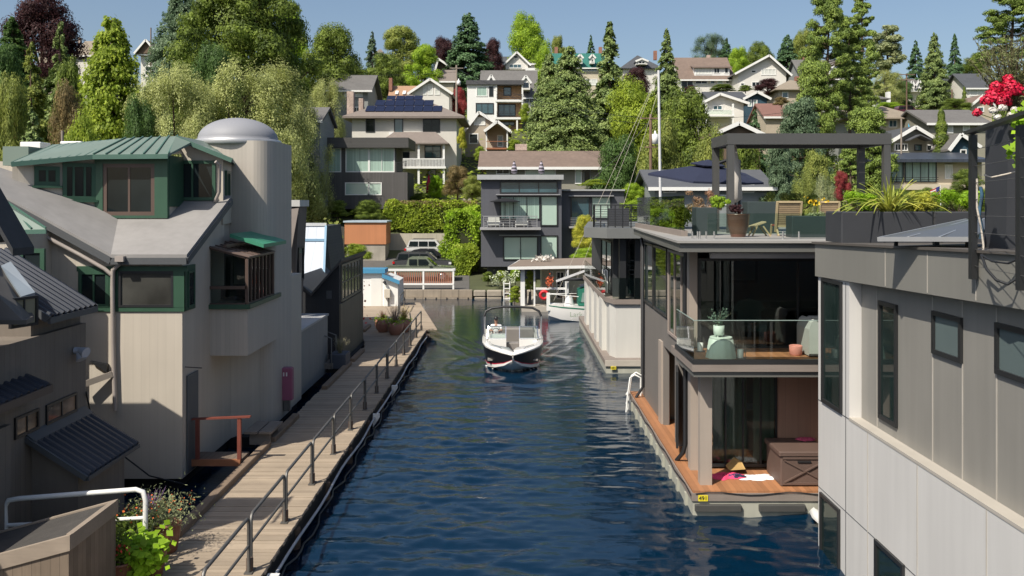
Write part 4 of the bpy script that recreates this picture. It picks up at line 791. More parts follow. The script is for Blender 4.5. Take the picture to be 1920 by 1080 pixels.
PLG = mk('dark_green_planter', (.03,.045,.045), .6, n=(3,.06))
pl1 = pbox('planter', 'tall dark planter under the green shrub at the left of the terrace', 1306,1345,389,23,.6,PLG)
pl2 = pbox('planter', 'dark slatted planter in the middle behind the wooden lounge chair', 1402,1460,378,24.5,.6,PLG)
pl3 = pbox('planter', 'long low dark planter with trailing yellow flowers at the front of the terrace', 1485,1577,405,21.6,.5,PLG)
CH = mk('pale_lounge_wood', (.42,.33,.19), .7, n=(4,.1)); WV = mk('woven_seat', (.34,.25,.15), .8, n=(8,.15), s=('z', .05,.3,.1,.5))
def lounge(px, y, w_, label, foot):
    t_ = thing('lounge_chair', label, 'chair', (X(px,y),y,RT)); x_ = X(px,y)
    MB().prism([(x_-w_,y+.05,RT+.22),(x_+w_,y+.05,RT+.22),(x_+w_,y-.1,RT+.83),(x_-w_,y-.1,RT+.83)], (0,.03,.01)).build('backrest', WV, t_)
    m = MB(); m.bar((x_-w_-.03,y+.07,RT+.1),(x_-w_-.03,y-.1,RT+.86),.05); m.bar((x_+w_+.03,y+.07,RT+.1),(x_+w_+.03,y-.1,RT+.86),.05); m.bar((x_-w_,y-.1,RT+.85),(x_+w_,y-.1,RT+.85),.05); m.bar((x_-w_,y+.06,RT+.24),(x_+w_,y+.06,RT+.24),.05); m.build('frame', CH, t_)
    MB().box(x_-w_,x_+w_,y+.1,y+.6,RT+.24,RT+.28).build('seat', mk('rust_cushion', (.25,.05,.03), .8), t_)
    for dx in (-w_,w_):
        MB().bar((x_+dx,y-.1,RT),(x_+dx,y+.15,RT+.26),.04).build('leg', CH, t_); MB().bar((x_+dx,y+.6,RT),(x_+dx,y+.5,RT+.28),.04).build('leg', CH, t_)
lounge(1478,22.6,.27,'wooden lounge chair with woven back left of the yellow flowers',True); lounge(1553,23.5,.22,'wooden lounge chair with woven back right of the yellow flowers',False)
fs = thing('footstool', 'pale wooden footstool in front of the left lounge chair', 'footstool', (X(1425,22.4),22.4,RT)); x_ = X(1425,22.4)
MB().prism([(x_-.25,22.2,RT+.22),(x_+.1,22.2,RT+.34),(x_+.1,22.6,RT+.34),(x_-.25,22.6,RT+.22)], (0,0,.03)).build('seat', CH, fs)
for dx, e in ((-.2,-.04),(.15,.06)):
    for yy in (22.22,22.56): MB().bar((x_+dx+e,yy,RT),(x_+dx-e*2,yy,RT+.25),.035).build('leg', CH, fs)

# ================================================================ third houseboat on the right: white box below, glass above
r3 = thing('houseboat', 'white-walled houseboat with glass upper floor and roof railing behind houseboat 491', 'houseboat', (4.5,38,0))
WST = mk('white_stucco', (.54,.53,.49), .7, n=(1,.03), streak=.04)
m = MB(); m.box(3.85,9.5,37.2,52,-.3,.3); m.build('float', FLO, r3); m = MB(); m.box(3.83,9.5,37.17,52,.3,.5); m.build('deck', TIMB, r3)
m = MB(); m.box(3.81,9.5,37.12,37.17,.3,.54); m.build('rim_board', mk('pale_timber', (.42,.38,.32), .7, n=(2,.08), fine=((1,20,20),.06)), r3)
m = MB(); m.loft([[(4.35,38,z),(9,38,z),(9,50,z),(4.15,50,z),(4.15,38.6,z)] for z in (.5,2.75)]); m.build('white_wall', WST, r3)
for yy in (39.9,42.4,45.2,48.2): MB().box(3.95,4.15,yy,yy+1.3,.5,2.75).build('buttress', WST, r3)
m = MB(); m.prism([(4.25,37.88,2.75),(9.2,37.9,2.75),(9.2,50.5,2.75),(3.95,50.5,2.75),(3.95,42,2.75),(4.0,39,2.75)], (0,0,.2)); m.build('floor_band', TIMB, r3)
MB().box(X(1145,37.15),X(1155,37.15),37.10,37.12,H(693,37.1),H(687,37.1)).build('number_plate', mk('yellow_plate', (.75,.62,.03), .5), r3)
text_mesh('493', .12, BLACK, r3, (X(1150,37.1),37.095,H(690,37.1)), (R(90),0,0), name='number')
m = MB(); m.box(4.35,9,39.0,49.5,2.95,5.45); m.build('upper_wall', mk('charcoal_upper_wall', (.045,.047,.05), .6, n=(2,.1)), r3)
for a_, b_, yy in ((4.35,4.62,37.95),(5.0,5.35,37.95)): MB().box(a_+.15,b_+.15,yy,yy+.3,2.95,5.5).build('post', BLACK, r3)
m = MB(); m.box(4.2,9,37.93,37.945,2.98,3.85); m.box(4.0,4.015,39,50,2.98,3.85); m.build('balcony_glass', CLEAR, r3)
window(r3, (4.35,44),(4.35,39.4),3.0,5.3, FB, LG, 2, 1, .08, .05); window(r3, (4.9,39.0),(6.4,39.0),3.0,5.3, FB, LG, 2, 1, .08, .05)
m = MB()
for i_, c in enumerate((4.16,4.26)): m.tube([(c,41.5-i_*.3,2.98),(c,41.5-i_*.3,3.95),(c,40.8-i_*.3,3.95),(c,40.8-i_*.3,2.98)], .035)
m.build('white_rail', TRIM, r3)
m = MB(); m.slab([(3.06,38.6,5.95),(3.9,37.3,5.95),(9,37.3,5.95),(9,50.5,5.95),(4.25,50.5,5.95)], .42); m.build('roof', mk('grey_metal_roof_band', (.15,.155,.15), .5, n=(2,.06)), r3)
m = MB()
y0_, y1_ = 38.9, 46
for zz_ in [6.02+.1*q for q in range(9)]: m.tube([(3.5,y0_,zz_),(4.2,y1_,zz_)], .012, 5); m.tube([(3.5,y0_,zz_),(4.6,37.7,zz_)], .012, 5); m.tube([(4.6,37.7,zz_),(5.6,37.7,zz_)], .012, 5)
for (xx, yy) in [(3.5+.0887*q,y0_+.9*q) for q in range(8)]+[(3.5+.275*q, y0_-.3*q) for q in range(5)]+[(4.95,37.7),(5.3,37.7),(5.6,37.7)]: m.bar((xx,yy,5.95),(xx,yy,6.9),.045)
m.bar((3.5,y0_,6.9),(4.2,y1_,6.9),.06); m.bar((3.5,y0_,6.9),(4.6,37.7,6.9),.06); m.bar((4.6,37.7,6.9),(5.6,37.7,6.9),.06); m.build('roof_railing', BLACK, r3)
MB().box(4.3,5.2,40.2,40.9,5.95,6.75).build('roof_cabinet', PL, r3)
ss = thing('spiral_staircase', 'black spiral staircase in the glazed corner behind houseboat 491', 'staircase', (5.2,38.6,2.95))
cx, cy = 5.55, 38.6; MB().tube([(cx,cy,2.95),(cx,cy,5.9)], .05).build('pole', BLACK, ss)
m = MB(); hr = []
for i_ in range(13):
    a_ = i_*.5; z = 3.1+i_*.21; c, s_ = math.cos(a_), math.sin(a_); c2, s2 = math.cos(a_+.45), math.sin(a_+.45)
    m.slab([(cx,cy,z),(cx+.6*c,cy+.6*s_,z),(cx+.6*c2,cy+.6*s2,z)], .04); hr.append((cx+.6*c,cy+.6*s_,z+.85))
m.build('tread', BLACK, ss); m = MB(); m.tube(hr, .02, 6)
for p in hr: m.tube([p,(p[0],p[1],p[2]-.85)], .012, 5)
m.build('handrail', BLACK, ss)
solid('paddleboard', MB().loft([[(4.32+a_*.05, 38.3+q_, 3.3+b_) for q_, b_ in ((0,0),(.3,0),(.35,.5),(.15,.9),(0,.5))] for a_ in (0,1)]), mk('tan_board', (.35,.25,.12), .5), 'tan board leaning beside the glass corner of the white-walled houseboat', 'board') if False else None
# ================================================================ motorboat and its driver
bt = thing('motorboat', 'white and black open-bow motorboat coming up the channel under a black arch', 'boat', (0.03, 41, 0))
cx = .03
GEL = mk('white_gelcoat', (.78,.77,.74), .18, n=(2,.02), coat=.5); BGEL = mk('black_gelcoat', (.010,.010,.012), .3, n=(2,.1))
ST_ = [(38.1,.03,.66,.02,.42,.34),(38.4,.46,.74,.36,.18,.02),(38.9,.86,.80,.76,.02,-.15),(39.5,1.14,.83,1.05,-.05,-.28),(40.4,1.30,.84,1.14,-.10,-.33),(42,1.35,.80,1.2,-.12,-.33),(45,1.33,.74,1.2,-.13,-.33)]
def sect(s, f0, f1):
    y, ht, zt_, hc, zc, zk = s
    def pt(f): return (hc+(ht-hc)*f, zc+(zt_-zc)*f)
    return [pt(f0+(f1-f0)*k/3) for k in range(4)]
def shell(mb, f0, f1, off=0):
    for sg in (-1, 1):
        mb.loft([[(cx+sg*(a_+off),s[0],z) for a_, z in sect(s,f0,f1)] for s in ST_], closed=False, cap=False, smooth=True)
m = MB()
for sg in (-1,1): m.loft([[(cx,s[0],s[5]),(cx+sg*s[3]*.5,s[0],(s[5]+s[4])/2-.02),(cx+sg*s[3],s[0],s[4])] for s in ST_], closed=False, cap=False, smooth=True)
shell(m, 0, .16); m.add([(cx+sg*a_,45,z) for sg, a_, z in ((-1,1.2,-.13),(1,1.2,-.13),(1,1.33,.62),(-1,1.33,.62))]+[(cx,45,-.33)], [(0,4,1,2,3)]); m.build('hull', GEL, bt)
m = MB(); shell(m, .22, .92); m.build('hull_side', BGEL, bt)
m = MB(); shell(m, .16, .22, .002); m.build('red_stripe', mk('red_stripe_paint', (.45,.02,.05), .3), bt)
m = MB(); shell(m, .92, 1.0, .012)
# gunwale and foredeck ring
for sg in (-1,1):
    rows = []
    for s in ST_:
        inn = max(0.0, s[1]-.30) if s[0] > 39.3 else max(0., s[1]-.7)
        rows.append([(cx+sg*(s[1]+.012),s[0],s[2]),(cx+sg*(s[1]-.04 if s[1] > .1 else .0),s[0],s[2]+.03),(cx+sg*inn,s[0],s[2]+.05),(cx+sg*inn,s[0],s[2]-.12)])
    m.loft(rows, closed=False, cap=False, smooth=True)
m.box(cx-1.05,cx-.28,40.55,41.1,.35,.93); m.box(cx+.28,cx+1.05,40.55,41.1,.35,.93); m.box(cx-1.05,cx-.3,41.2,41.55,.35,1.06); m.build('deck', GEL, bt)
m = MB(); m.box(cx-1.05,cx+1.05,39.0,44.7,.28,.34); m.build('cockpit_floor', mk('cockpit_floor', (.25,.24,.22), .8), bt)
m = MB(); m.bbox(cx-.85,cx-.5,39.2,40.5,.35,.58,.04); m.bbox(cx+.5,cx+.85,39.2,40.5,.35,.58,.04); m.bbox(cx-1.0,cx+1.0,43.9,44.6,.35,.95,.05); m.bbox(cx-.28,cx+.28,41.0,41.3,.34,.72,.03)
m.build('bench_seat', mk('taupe_vinyl', (.20,.185,.17), .5, n=(3,.05)), bt)
for sg in (-1,1):
    a_, b_ = cx+sg*.3, cx+sg*1.12; wsm = MB(); pts = [(a_,40.9,.93),(b_,40.9,.93),(b_-sg*.06,41.15,1.42),(a_,41.15,1.42)]
    for i_ in range(4): wsm.bar(pts[i_], pts[(i_+1)%4], .035)
    wsm.bar((b_,40.9,.93),(b_,41.9,.88),.03); wsm.bar((b_-sg*.06,41.15,1.42),(b_,42.0,.93),.03)
    f_ = wsm.build('windshield', mk('chrome', (.7,.7,.7), .2, 1), bt); MB().add(pts,[(0,1,2,3)]).build('pane', clearglass('windshield_glass', (.8,.88,.86), .7, .95), f_)
m = MB(); arc = [(cx-1.28,42.2,.7),(cx-1.30,42.4,1.7),(cx-1.22,42.45,1.93),(cx-.95,42.5,2.06),(cx-.4,42.5,2.13),(cx+.2,42.5,2.13),(cx+.9,42.5,2.08),(cx+1.2,42.45,1.93),(cx+1.30,42.4,1.7),(cx+1.28,42.2,.7)]
m.tube(arc[:3], .03); m.tube(arc[-3:], .03); m.tube([(cx-1.29,43.2,.7),(cx-1.25,42.5,1.8)], .02); m.tube([(cx+1.29,43.2,.7),(cx+1.25,42.5,1.8)], .02); m.build('arch_leg', mk('chrome', (.7,.7,.7), .2, 1), bt)
MB().tube(arc[1:-1], .055, 8).build('arch', BLACK, bt)
m = MB(); m.tube([(cx+.02,38.12,.5),(cx+.02,38.02,.5)], .035); m.tube([(cx+.02,38.3,.74),(cx+.02,38.3,.84)], .02); m.build('bow_eye', mk('chrome', (.7,.7,.7), .2, 1), bt)
for sg in (-1,1):
    m = MB(); m.tube([(cx+sg*.45,38.7,.82),(cx+sg*.55,38.8,.88),(cx+sg*.85,39.3,.91),(cx+sg*.9,39.4,.86)], .013, 6); m.build('grab_rail', mk('chrome', (.7,.7,.7), .2, 1), bt)
m = MB(); pts = [(cx-.75+.16*math.cos(a_),41.68+.03*math.sin(a_),1.10+.16*math.sin(a_)) for a_ in [6.283*k_/16 for k_ in range(17)]]; m.tube(pts, .014, 6); m.bar((cx-.9,41.68,1.10),(cx-.6,41.68,1.10),.02); m.tube([(cx-.75,41.5,1.0),(cx-.75,41.68,1.10)], .02); m.build('steering_wheel', BLACK, bt)
MB().bbox(cx-1.0,cx-.48,42.15,42.6,.34,.85,.04).bbox(cx-1.0,cx-.48,42.5,42.64,.8,1.2,.04).build('driver_seat', mk('white_vinyl', (.6,.58,.54), .4), bt)
foam = MB(); rr = random.Random(8)
for i_ in range(260):
    a_ = rr.uniform(-1.15,1.15); yy = 37.65+abs(a_)**1.5*.9+rr.gauss(0,.14); s_ = rr.uniform(.012,.05); z = .0+rr.uniform(0,.06)
    foam.loft([[(cx+a_*1.0+s_*math.cos(k_*1.05)*q_, yy+s_*.6*math.sin(k_*1.05)*q_, z+hh) for k_ in range(6)] for q_, hh in ((1,0),(.6,s_*.5))], smooth=True)
fo = foam.build('bow_foam', mk('foam_white', (.62,.64,.62), .6, n=(9,.2))); fo['kind'] = 'stuff'
bt.location += Vector((0,-1.2,.13))
# person: one skinned body; shirt and cap are its clothing
def skinned(name, verts, edges, radii, mat, parent=None, root=0, sub=2):
    me = bpy.data.meshes.new(name); off = Vector((0,0,0)); p = parent
    while p is not None: off += p.location; p = p.parent
    me.from_pydata([tuple(Vector(v)-off) for v in verts], edges, []); o = bpy.data.objects.new(name, me); COL.objects.link(o)
    if parent: o.parent = parent
    md = o.modifiers.new('skin', 'SKIN'); md.use_smooth_shade = True
    for i_, r_ in enumerate(radii):
        sv = me.skin_vertices[0].data[i_] if me.skin_vertices else None
        if sv: sv.radius = (r_, r_) if not isinstance(r_, tuple) else r_; sv.use_root = (i_ == root)
    sb = o.modifiers.new('sub', 'SUBSURF'); sb.levels = sub; sb.render_levels = sub
    me.materials.append(mat)
    return o
def person(px_, py_, zs, label):
    # seated, facing the camera side, hands on the wheel
    X0, Y0 = px_, py_
    V = [(0,0,0),(0,.02,.22),(0,.0,.42),(0,-.02,.53),(0,-.04,.62),(0,-.05,.72),(0,-.045,.80)]
    E = [(0,1),(1,2),(2,3),(3,4),(4,5),(5,6)]; Rr = [(.14,.11),(.13,.10),(.15,.10),.055,.075,.092,.06]
    for sg in (-1,1):
        b_ = len(V); V += [(sg*.19,0,.44),(sg*.26,-.12,.22),(sg*.17,-.42,.26),(sg*.155,-.50,.28)]; E += [(2,b_),(b_,b_+1),(b_+1,b_+2),(b_+2,b_+3)]; Rr += [.06,.046,.032,.034]
        h_ = b_+3
        for q_, (dx, dz, ln) in enumerate(((-.03,.03,.07),(-.01,.035,.08),(.012,.03,.078),(.03,.022,.06),(sg*-.035,-.01,.045))):
            c_ = len(V); V += [(sg*.155+dx,-.53,.28+dz),(sg*.155+dx,-.53-ln*.4,.28+dz-ln*.5)]; E += [(h_,c_),(c_,c_+1)]; Rr += [.011,.009]
        b_ = len(V); V += [(sg*.1,-.05,-.02),(sg*.14,-.45,.0),(sg*.13,-.5,-.36),(sg*.13,-.62,-.40)]; E += [(0,b_),(b_,b_+1),(b_+1,b_+2),(b_+2,b_+3)]; Rr += [.085,.06,.042,.035]
    return V, E, Rr
pe_ = skinned('person', *[[ (v[0], v[1], v[2]) for v in person(0,0,0,'')[0]], person(0,0,0,'')[1], person(0,0,0,'')[2]], mk('skin', (.42,.24,.17), .55, n=(6,.05)))
pe_.location = (cx-.75, 42.2-1.2, 1.0); pe_['label'] = 'person in white shirt and dark cap steering the motorboat'; pe_['category'] = 'person'
sh = skinned('shirt', [(cx-.75+a_,41.0+b_,1.0+c_) for a_,b_,c_ in [(0,0,.02),(0,.02,.22),(0,0,.42),(0,-.02,.50),(-.19,0,.44),(-.25,-.09,.27),(.19,0,.44),(.25,-.09,.27)]], [(0,1),(1,2),(2,3),(2,4),(4,5),(2,6),(6,7)], [(.165,.13),(.155,.12),(.175,.12),.07,.078,.066,.078,.066], mk('white_shirt', (.75,.75,.76), .8, n=(8,.04)), pe_)
cp = MB(); c0 = Vector((cx-.75,40.955,1.0+.765)); cp.lathe(c0, [(.1,.0),(.102,.03),(.085,.075),(.05,.1),(.005,.11)], 14); cp.loft([[c0+Vector((a_*.07,-.08,.0)) for a_ in (-1,1)]+[c0+Vector((a_*.07,-.08,.015)) for a_ in (1,-1)],[c0+Vector((a_*.05,-.18,-.015)) for a_ in (-1,1)]+[c0+Vector((a_*.05,-.18,-.005)) for a_ in (1,-1)]]); cp.build('cap', BLACK, pe_)
fc = MB(); hc_ = Vector((cx-.75,40.95,1.0+.715)); fc.box(hc_.x-.07,hc_.x+.07,hc_.y-.105,hc_.y-.085,hc_.z+.0,hc_.z+.03); fc.build('sunglasses', BLACK, pe_)
fc = MB(); fc.loft([[hc_+Vector((-.014,-.09,-.035)),hc_+Vector((.014,-.09,-.035)),hc_+Vector((0,-.09,.01))],[hc_+Vector((-.004,-.115,-.03)),hc_+Vector((.004,-.115,-.03)),hc_+Vector((0,-.1,.0))]]); fc.build('nose', mk('skin', (.42,.24,.17)), pe_)

# ================================================================ sailboat
sb_ = thing('sailboat', 'white sailboat with green stripe and green canvas dodger moored behind the white-walled houseboat', 'boat', (5, 54, 0))
HS = [(2.15,.28,.98,.10,.30,.05),(2.9,.75,.95,.5,.1,-.3),(4.4,1.15,.88,.9,0,-.4),(6.2,1.2,.85,.95,0,-.4),(8.2,.75,.95,.4,0,-.3),(9.4,.04,1.1,.02,.3,.1)]
def sh2(mb, f0, f1, off=0):
    for sg in (-1,1):
        rows = []
        for x_, ht, zt_, hc, zc, zk in HS:
            rows.append([(x_,54+sg*(hc+(ht-hc)*(f0+(f1-f0)*k_/3)**.7+off),zc+(zt_-zc)*(f0+(f1-f0)*k_/3)) for k_ in range(4)])
        mb.loft(rows, closed=False, cap=False, smooth=True)
m = MB(); sh2(m,0,1)
for sg in (-1,1): m.loft([[(x_,54,zk),(x_,54+sg*hc,zc)] for x_, ht, zt_, hc, zc, zk in HS], closed=False, cap=False, smooth=True)
m.add([(2.15,54-.28,.98),(2.15,54+.28,.98),(2.15,54+.10,.30),(2.15,54-.1,.3)], [(0,1,2,3)]); m.loft([[(x_,54-ht,zt_),(x_,54,zt_+.06),(x_,54+ht,zt_)] for x_, ht, zt_, hc, zc, zk in HS], closed=False, cap=False); m.build('hull', GEL, sb_)
GRP = mk('green_boat_paint', (.01,.17,.10), .4); m = MB(); sh2(m,.84,.92,.012); m.build('stripe', GRP, sb_)
m = MB(); m.loft([[(x_,54-.5,.9),(x_,54+.5,.9),(x_,54+.42,zz),(x_,54-.42,zz)] for x_, zz in ((4.7,1.05),(5.2,1.35),(8.0,1.3))]); m.build('cabin', GEL, sb_)
GC = mk('green_canvas', (.008,.13,.085), .8, n=(4,.1)); m = MB(); m.loft([[(x_,54-.75,.95),(x_,54+.75,.95),(x_,54+.6,zz),(x_,54-.6,zz)] for x_, zz in ((3.9,1.85),(4.9,2.15),(5.5,1.3))]); dg = m.build('dodger', GC, sb_)
m = MB(); m.prism([(4.05,53.27,1.15),(4.75,53.27,1.15),(4.65,53.36,1.75),(4.15,53.35,1.7)], (0,-.02,0)); m.build('dodger_window', mk('vinyl_window', (.2,.26,.24), .2), dg)
m = MB(); m.slab([(4.0,53.5,2.05),(4.8,53.5,2.3),(4.8,54.4,2.3),(4.0,54.4,2.05)], .04); m.build('solar_panel', mk('blue_black_cells', (.02,.03,.07), .2), sb_)
MAST = mk('mast_white', (.6,.6,.6), .35); mx_ = X(1238,53.8); m = MB(); m.tube([(mx_+.1,53.8,.9),(mx_-.1,53.8,H(132,53.8))], .10, 10, .075); m.build('mast', MAST, sb_)
m = MB(); m.bar((X(1043,53),53.2,H(528,53)),(X(1112,53),53.2,H(503,53)),.12); m.build('spar', MAST, sb_); m = MB(); m.tube([(X(1056,53.4),53.6,H(526,53)),(X(1110,53.4),53.6,H(525,53))], .1); m.build('boom_cover', BLACK, sb_)
m = MB(); top = Vector((mx_-.1,53.8,H(136,53.8))); bow = Vector((2.25,54,1.0))
m.tube([top,bow+Vector((.2,0,.1))], .010, 5); m.tube([top-Vector((0,0,1)),(X(1112,53),53.0,1.0)], .010, 5); m.tube([top,bow+Vector((1.0,-.3,.0))], .009, 5); m.build('stay', mk('wire_pale', (.55,.5,.42), .5), sb_)
m = MB(); m.tube([(2.2,53.75,.98),(2.15,53.75,1.55),(2.4,53.5,1.6),(3.9,53.0,1.5)], .02, 6); m.tube([(2.2,54.25,.98),(2.15,54.25,1.55),(3.9,54.9,1.5)], .02, 6); m.tube([(3,53.2,.95),(3,53.2,1.52)], .015, 5); m.box(2.05,2.25,53.7,53.9,.6,1.65); m.build('pushpit', TRIM, sb_)
m = MB(); m.tube([(X(1066,53.5),53.9,.95),(X(1066,53.5),53.9,H(507,53.5))], .05); m.lathe((X(1068,53.5),53.9,0), [(.3,.95),(.22,1.35),(.15,1.45)], 10); m.build('wind_generator', MAST, sb_)
text_mesh('Lark', .42, mk('faint_green_letters', (.30,.36,.28), .6), sb_, (X(1079,53)+.03,52.845,H(589.5,53)), (R(90),0,0), name='boat_name')

# ================================================================ covered float with brown roof
y = 58.5
cf = thing('boathouse', 'low float house with brown roof, pale green walls and white posts', 'boathouse', (4, 60, 0)); CW = mk('pale_green_siding', (.44,.44,.33), .7, n=(1,.05), s=('z',.15,.05,.03,.1))
m = MB(); m.box(X(978,y),9.5,y-.3,64.5,-.3,.35); m.build('float', mk('pale_timber', (.42,.38,.32), .7), cf)
m = MB(); m.box(X(1018,y),9.5,y+1.8,64,.35,H(502,y)); m.build('wall', CW, cf)
BR = mk('brown_flat_roof', (.21,.165,.13), .8, n=(1,.1)); m = MB(); m.slab([P(953,500,y-.6),P(1120,497,y-.6),P(1135,482,65),P(975,487,65)], .12); m.build('roof', BR, cf)
m = MB(); m.bar(P(953,503,y-.62),P(1120,500,y-.62),.06,.18); m.bar(P(953,503,y-.62),P(975,489,65),.06,.18); m.build('fascia', TRIM, cf)
for px in (980,1002,1061): MB().box(X(px-(4 if px==980 else 1.5),y),X(px+(4 if px==980 else 1.5),y),y-.1,y+.1,.35,H(503,y)).build('post', TRIM, cf)
m = MB(); m.box(X(1002,y),X(1062,y),y-.06,y,H(543,y),H(539,y)); m.build('rail', TRIM, cf)
for a_, b_ in ((1030,1037),(1043,1058),(1096,1105)): window(cf, (X(a_,y+1.8),y+1.8),(X(b_,y+1.8),y+1.8), H(560,y+1.8) if a_ != 1030 else H(540,y+1.8), H(509,y+1.8), TRIM, GLASS, 2, 4, .06)
MB().lathe((X(1070,y),y+1.2,0),[(.1,.35),(.75,H(556,y)),(.6,H(553,y)),(.02,H(553,y))],14).build('round_table', mk('table_brown', (.2,.13,.08), .6), cf)
lr = MB(); c_ = Vector((X(1020,y),y-.1,H(553,y))); lr.tube([c_+Vector((.24*math.cos(a_),0,.24*math.sin(a_))) for a_ in [6.283*k_/16 for k_ in range(17)]], .1, 8); solid('life_ring', lr, mk('life_ring_red', (.6,.02,.03), .5), 'red life ring hanging on the boathouse rail', 'life ring')
for i_, px in enumerate((985,993)): solid('bicycle_cover', MB().loft([[P(px-4,575,y+.6),P(px+4,575,y+.6),P(px+4,575,y+1.2),P(px-4,575,y+1.2)],[P(px-1,543+i_*4,y+.7),P(px+3,543+i_*4,y+.7),P(px+3,543+i_*4,y+1.1),P(px-1,543+i_*4,y+1.1)]]), mk('dark_tarp', (.05,.05,.055), .8, n=(5,.3)), ('dark covered gear leaning beside the left white post', 'dark tarp bundle second from the left white post')[i_], 'cover')
ld = thing('pier_ladder', 'white ladder against the stone seawall beside the boathouse', 'ladder', (X(950,64),66.0,0)); y = 65.9
m = MB()
for px in (945,956): m.tube([P(px,528,y),P(px,575,y)], .05, 6)
for py in (532,541,550,560): m.tube([P(945,py,y),P(956,py,y)], .035, 6)
m.build('frame', TRIM, ld)

# ================================================================ seawall, parking lot
STN = mk('seawall_stone', (.30,.25,.19), .9, n=(.8,.25), s=('x', 1.3,.03,.15,.6), streak=.15, bump=.5)
sw_ = thing('seawall', 'weathered timber and stone seawall along the head of the channel', 'wall', (0, 66.3, 0))
m = MB(); m.box(X(745,66),X(885,66),65.95,66.39,-.5,.1); m.box(X(745,66),X(885,66),66.1,66.6,.12,.62); m.build('wall', STN, sw_)
rr = random.Random(12); m = MB(); x_ = X(888,66)
while x_ < X(985,66):
    w_ = rr.uniform(.5,1.3)
    for zz, hh in ((-.3,.5),(.22,.42)): m.bbox(x_+rr.uniform(0,.1),x_+w_,65.9+rr.uniform(0,.1),66.5,zz,zz+hh*rr.uniform(.85,1.05),.06)
    x_ += w_+.03
m.box(X(985,66),30,66.0,66.5,-.5,.5); m.build('stone', mk('seawall_boulder', (.33,.29,.23), .9, n=(1.5,.2), bump=.6), sw_)
m = MB()
for i_ in range(7): m.box(X(757+i_*20,65.9),X(758.5+i_*20,65.9),65.85,65.96,-.3,.1)
m.build('batten', DARK, sw_)
m = MB(); m.box(-900,X(745,66),66.0,66.38,-.5,.5); sw2 = solid('shore_bulkhead', m, STN, 'low timber bulkhead along the left shore', 'wall')
fn = thing('fence', 'white framed fence with reddish slats in front of the parked cars', 'fence', (X(790,67),67,.62)); y = 67
m = MB()
for px in (741,794,850): m.box(X(px-1.6,y),X(px+1.6,y),y-.08,y+.08,.6,H(505,y))
m.box(X(720,y),X(851,y),y-.1,y+.06,H(508,y),H(504,y)); m.box(X(741,y),X(851,y),y-.1,y,H(534,y),H(531,y)); m.build('frame', TRIM, fn)
m = MB(); xx = X(721,y)
while xx < X(849,y): m.box(xx,xx+.09,y-.03,y+.03,H(531,y),H(509,y)); xx += .155
m.build('slat', mk('cedar_slat', (.30,.13,.08), .7, n=(3,.15), island=.1), fn)
RW = mk('retaining_concrete', (.42,.385,.31), .9, n=(.6,.15), streak=.15, s=('x', 2.4,.012,.05,.25), bump=.3)
rw = solid('retaining_wall', MB().box(X(600,86.5),X(870,86.5),86.4,86.9,1.8,H(438,86.5)).box(X(545,86.5),X(648,86.5),85.8,86.2,1.8,H(425,86)), RW, 'pale concrete retaining wall behind the parking lot below the hedge', 'wall')
bx = thing('parking_shelter', 'orange-brown panelled garage box with pale flat roof above the parking lot', 'garage', (X(686,83),83,1.5)); y = 83
m = MB(); m.box(X(646,y),X(724,y),y,y+3,H(458,y),H(417,y)); m.build('wall', mk('terracotta_panel', (.46,.19,.085), .7, n=(1,.05), s=('x',.2,.05,.04,.12)), bx)
m = MB(); m.box(X(644,y),X(726,y),y-.15,y+3.2,H(417,y),H(414,y)); m.build('roof', mk('pale_blue_cap', (.4,.48,.54), .5), bx); m = MB(); m.box(X(650,y),X(722,y),y+.1,y+2.9,1.4,H(458,y)); m.build('base', CONC, bx)
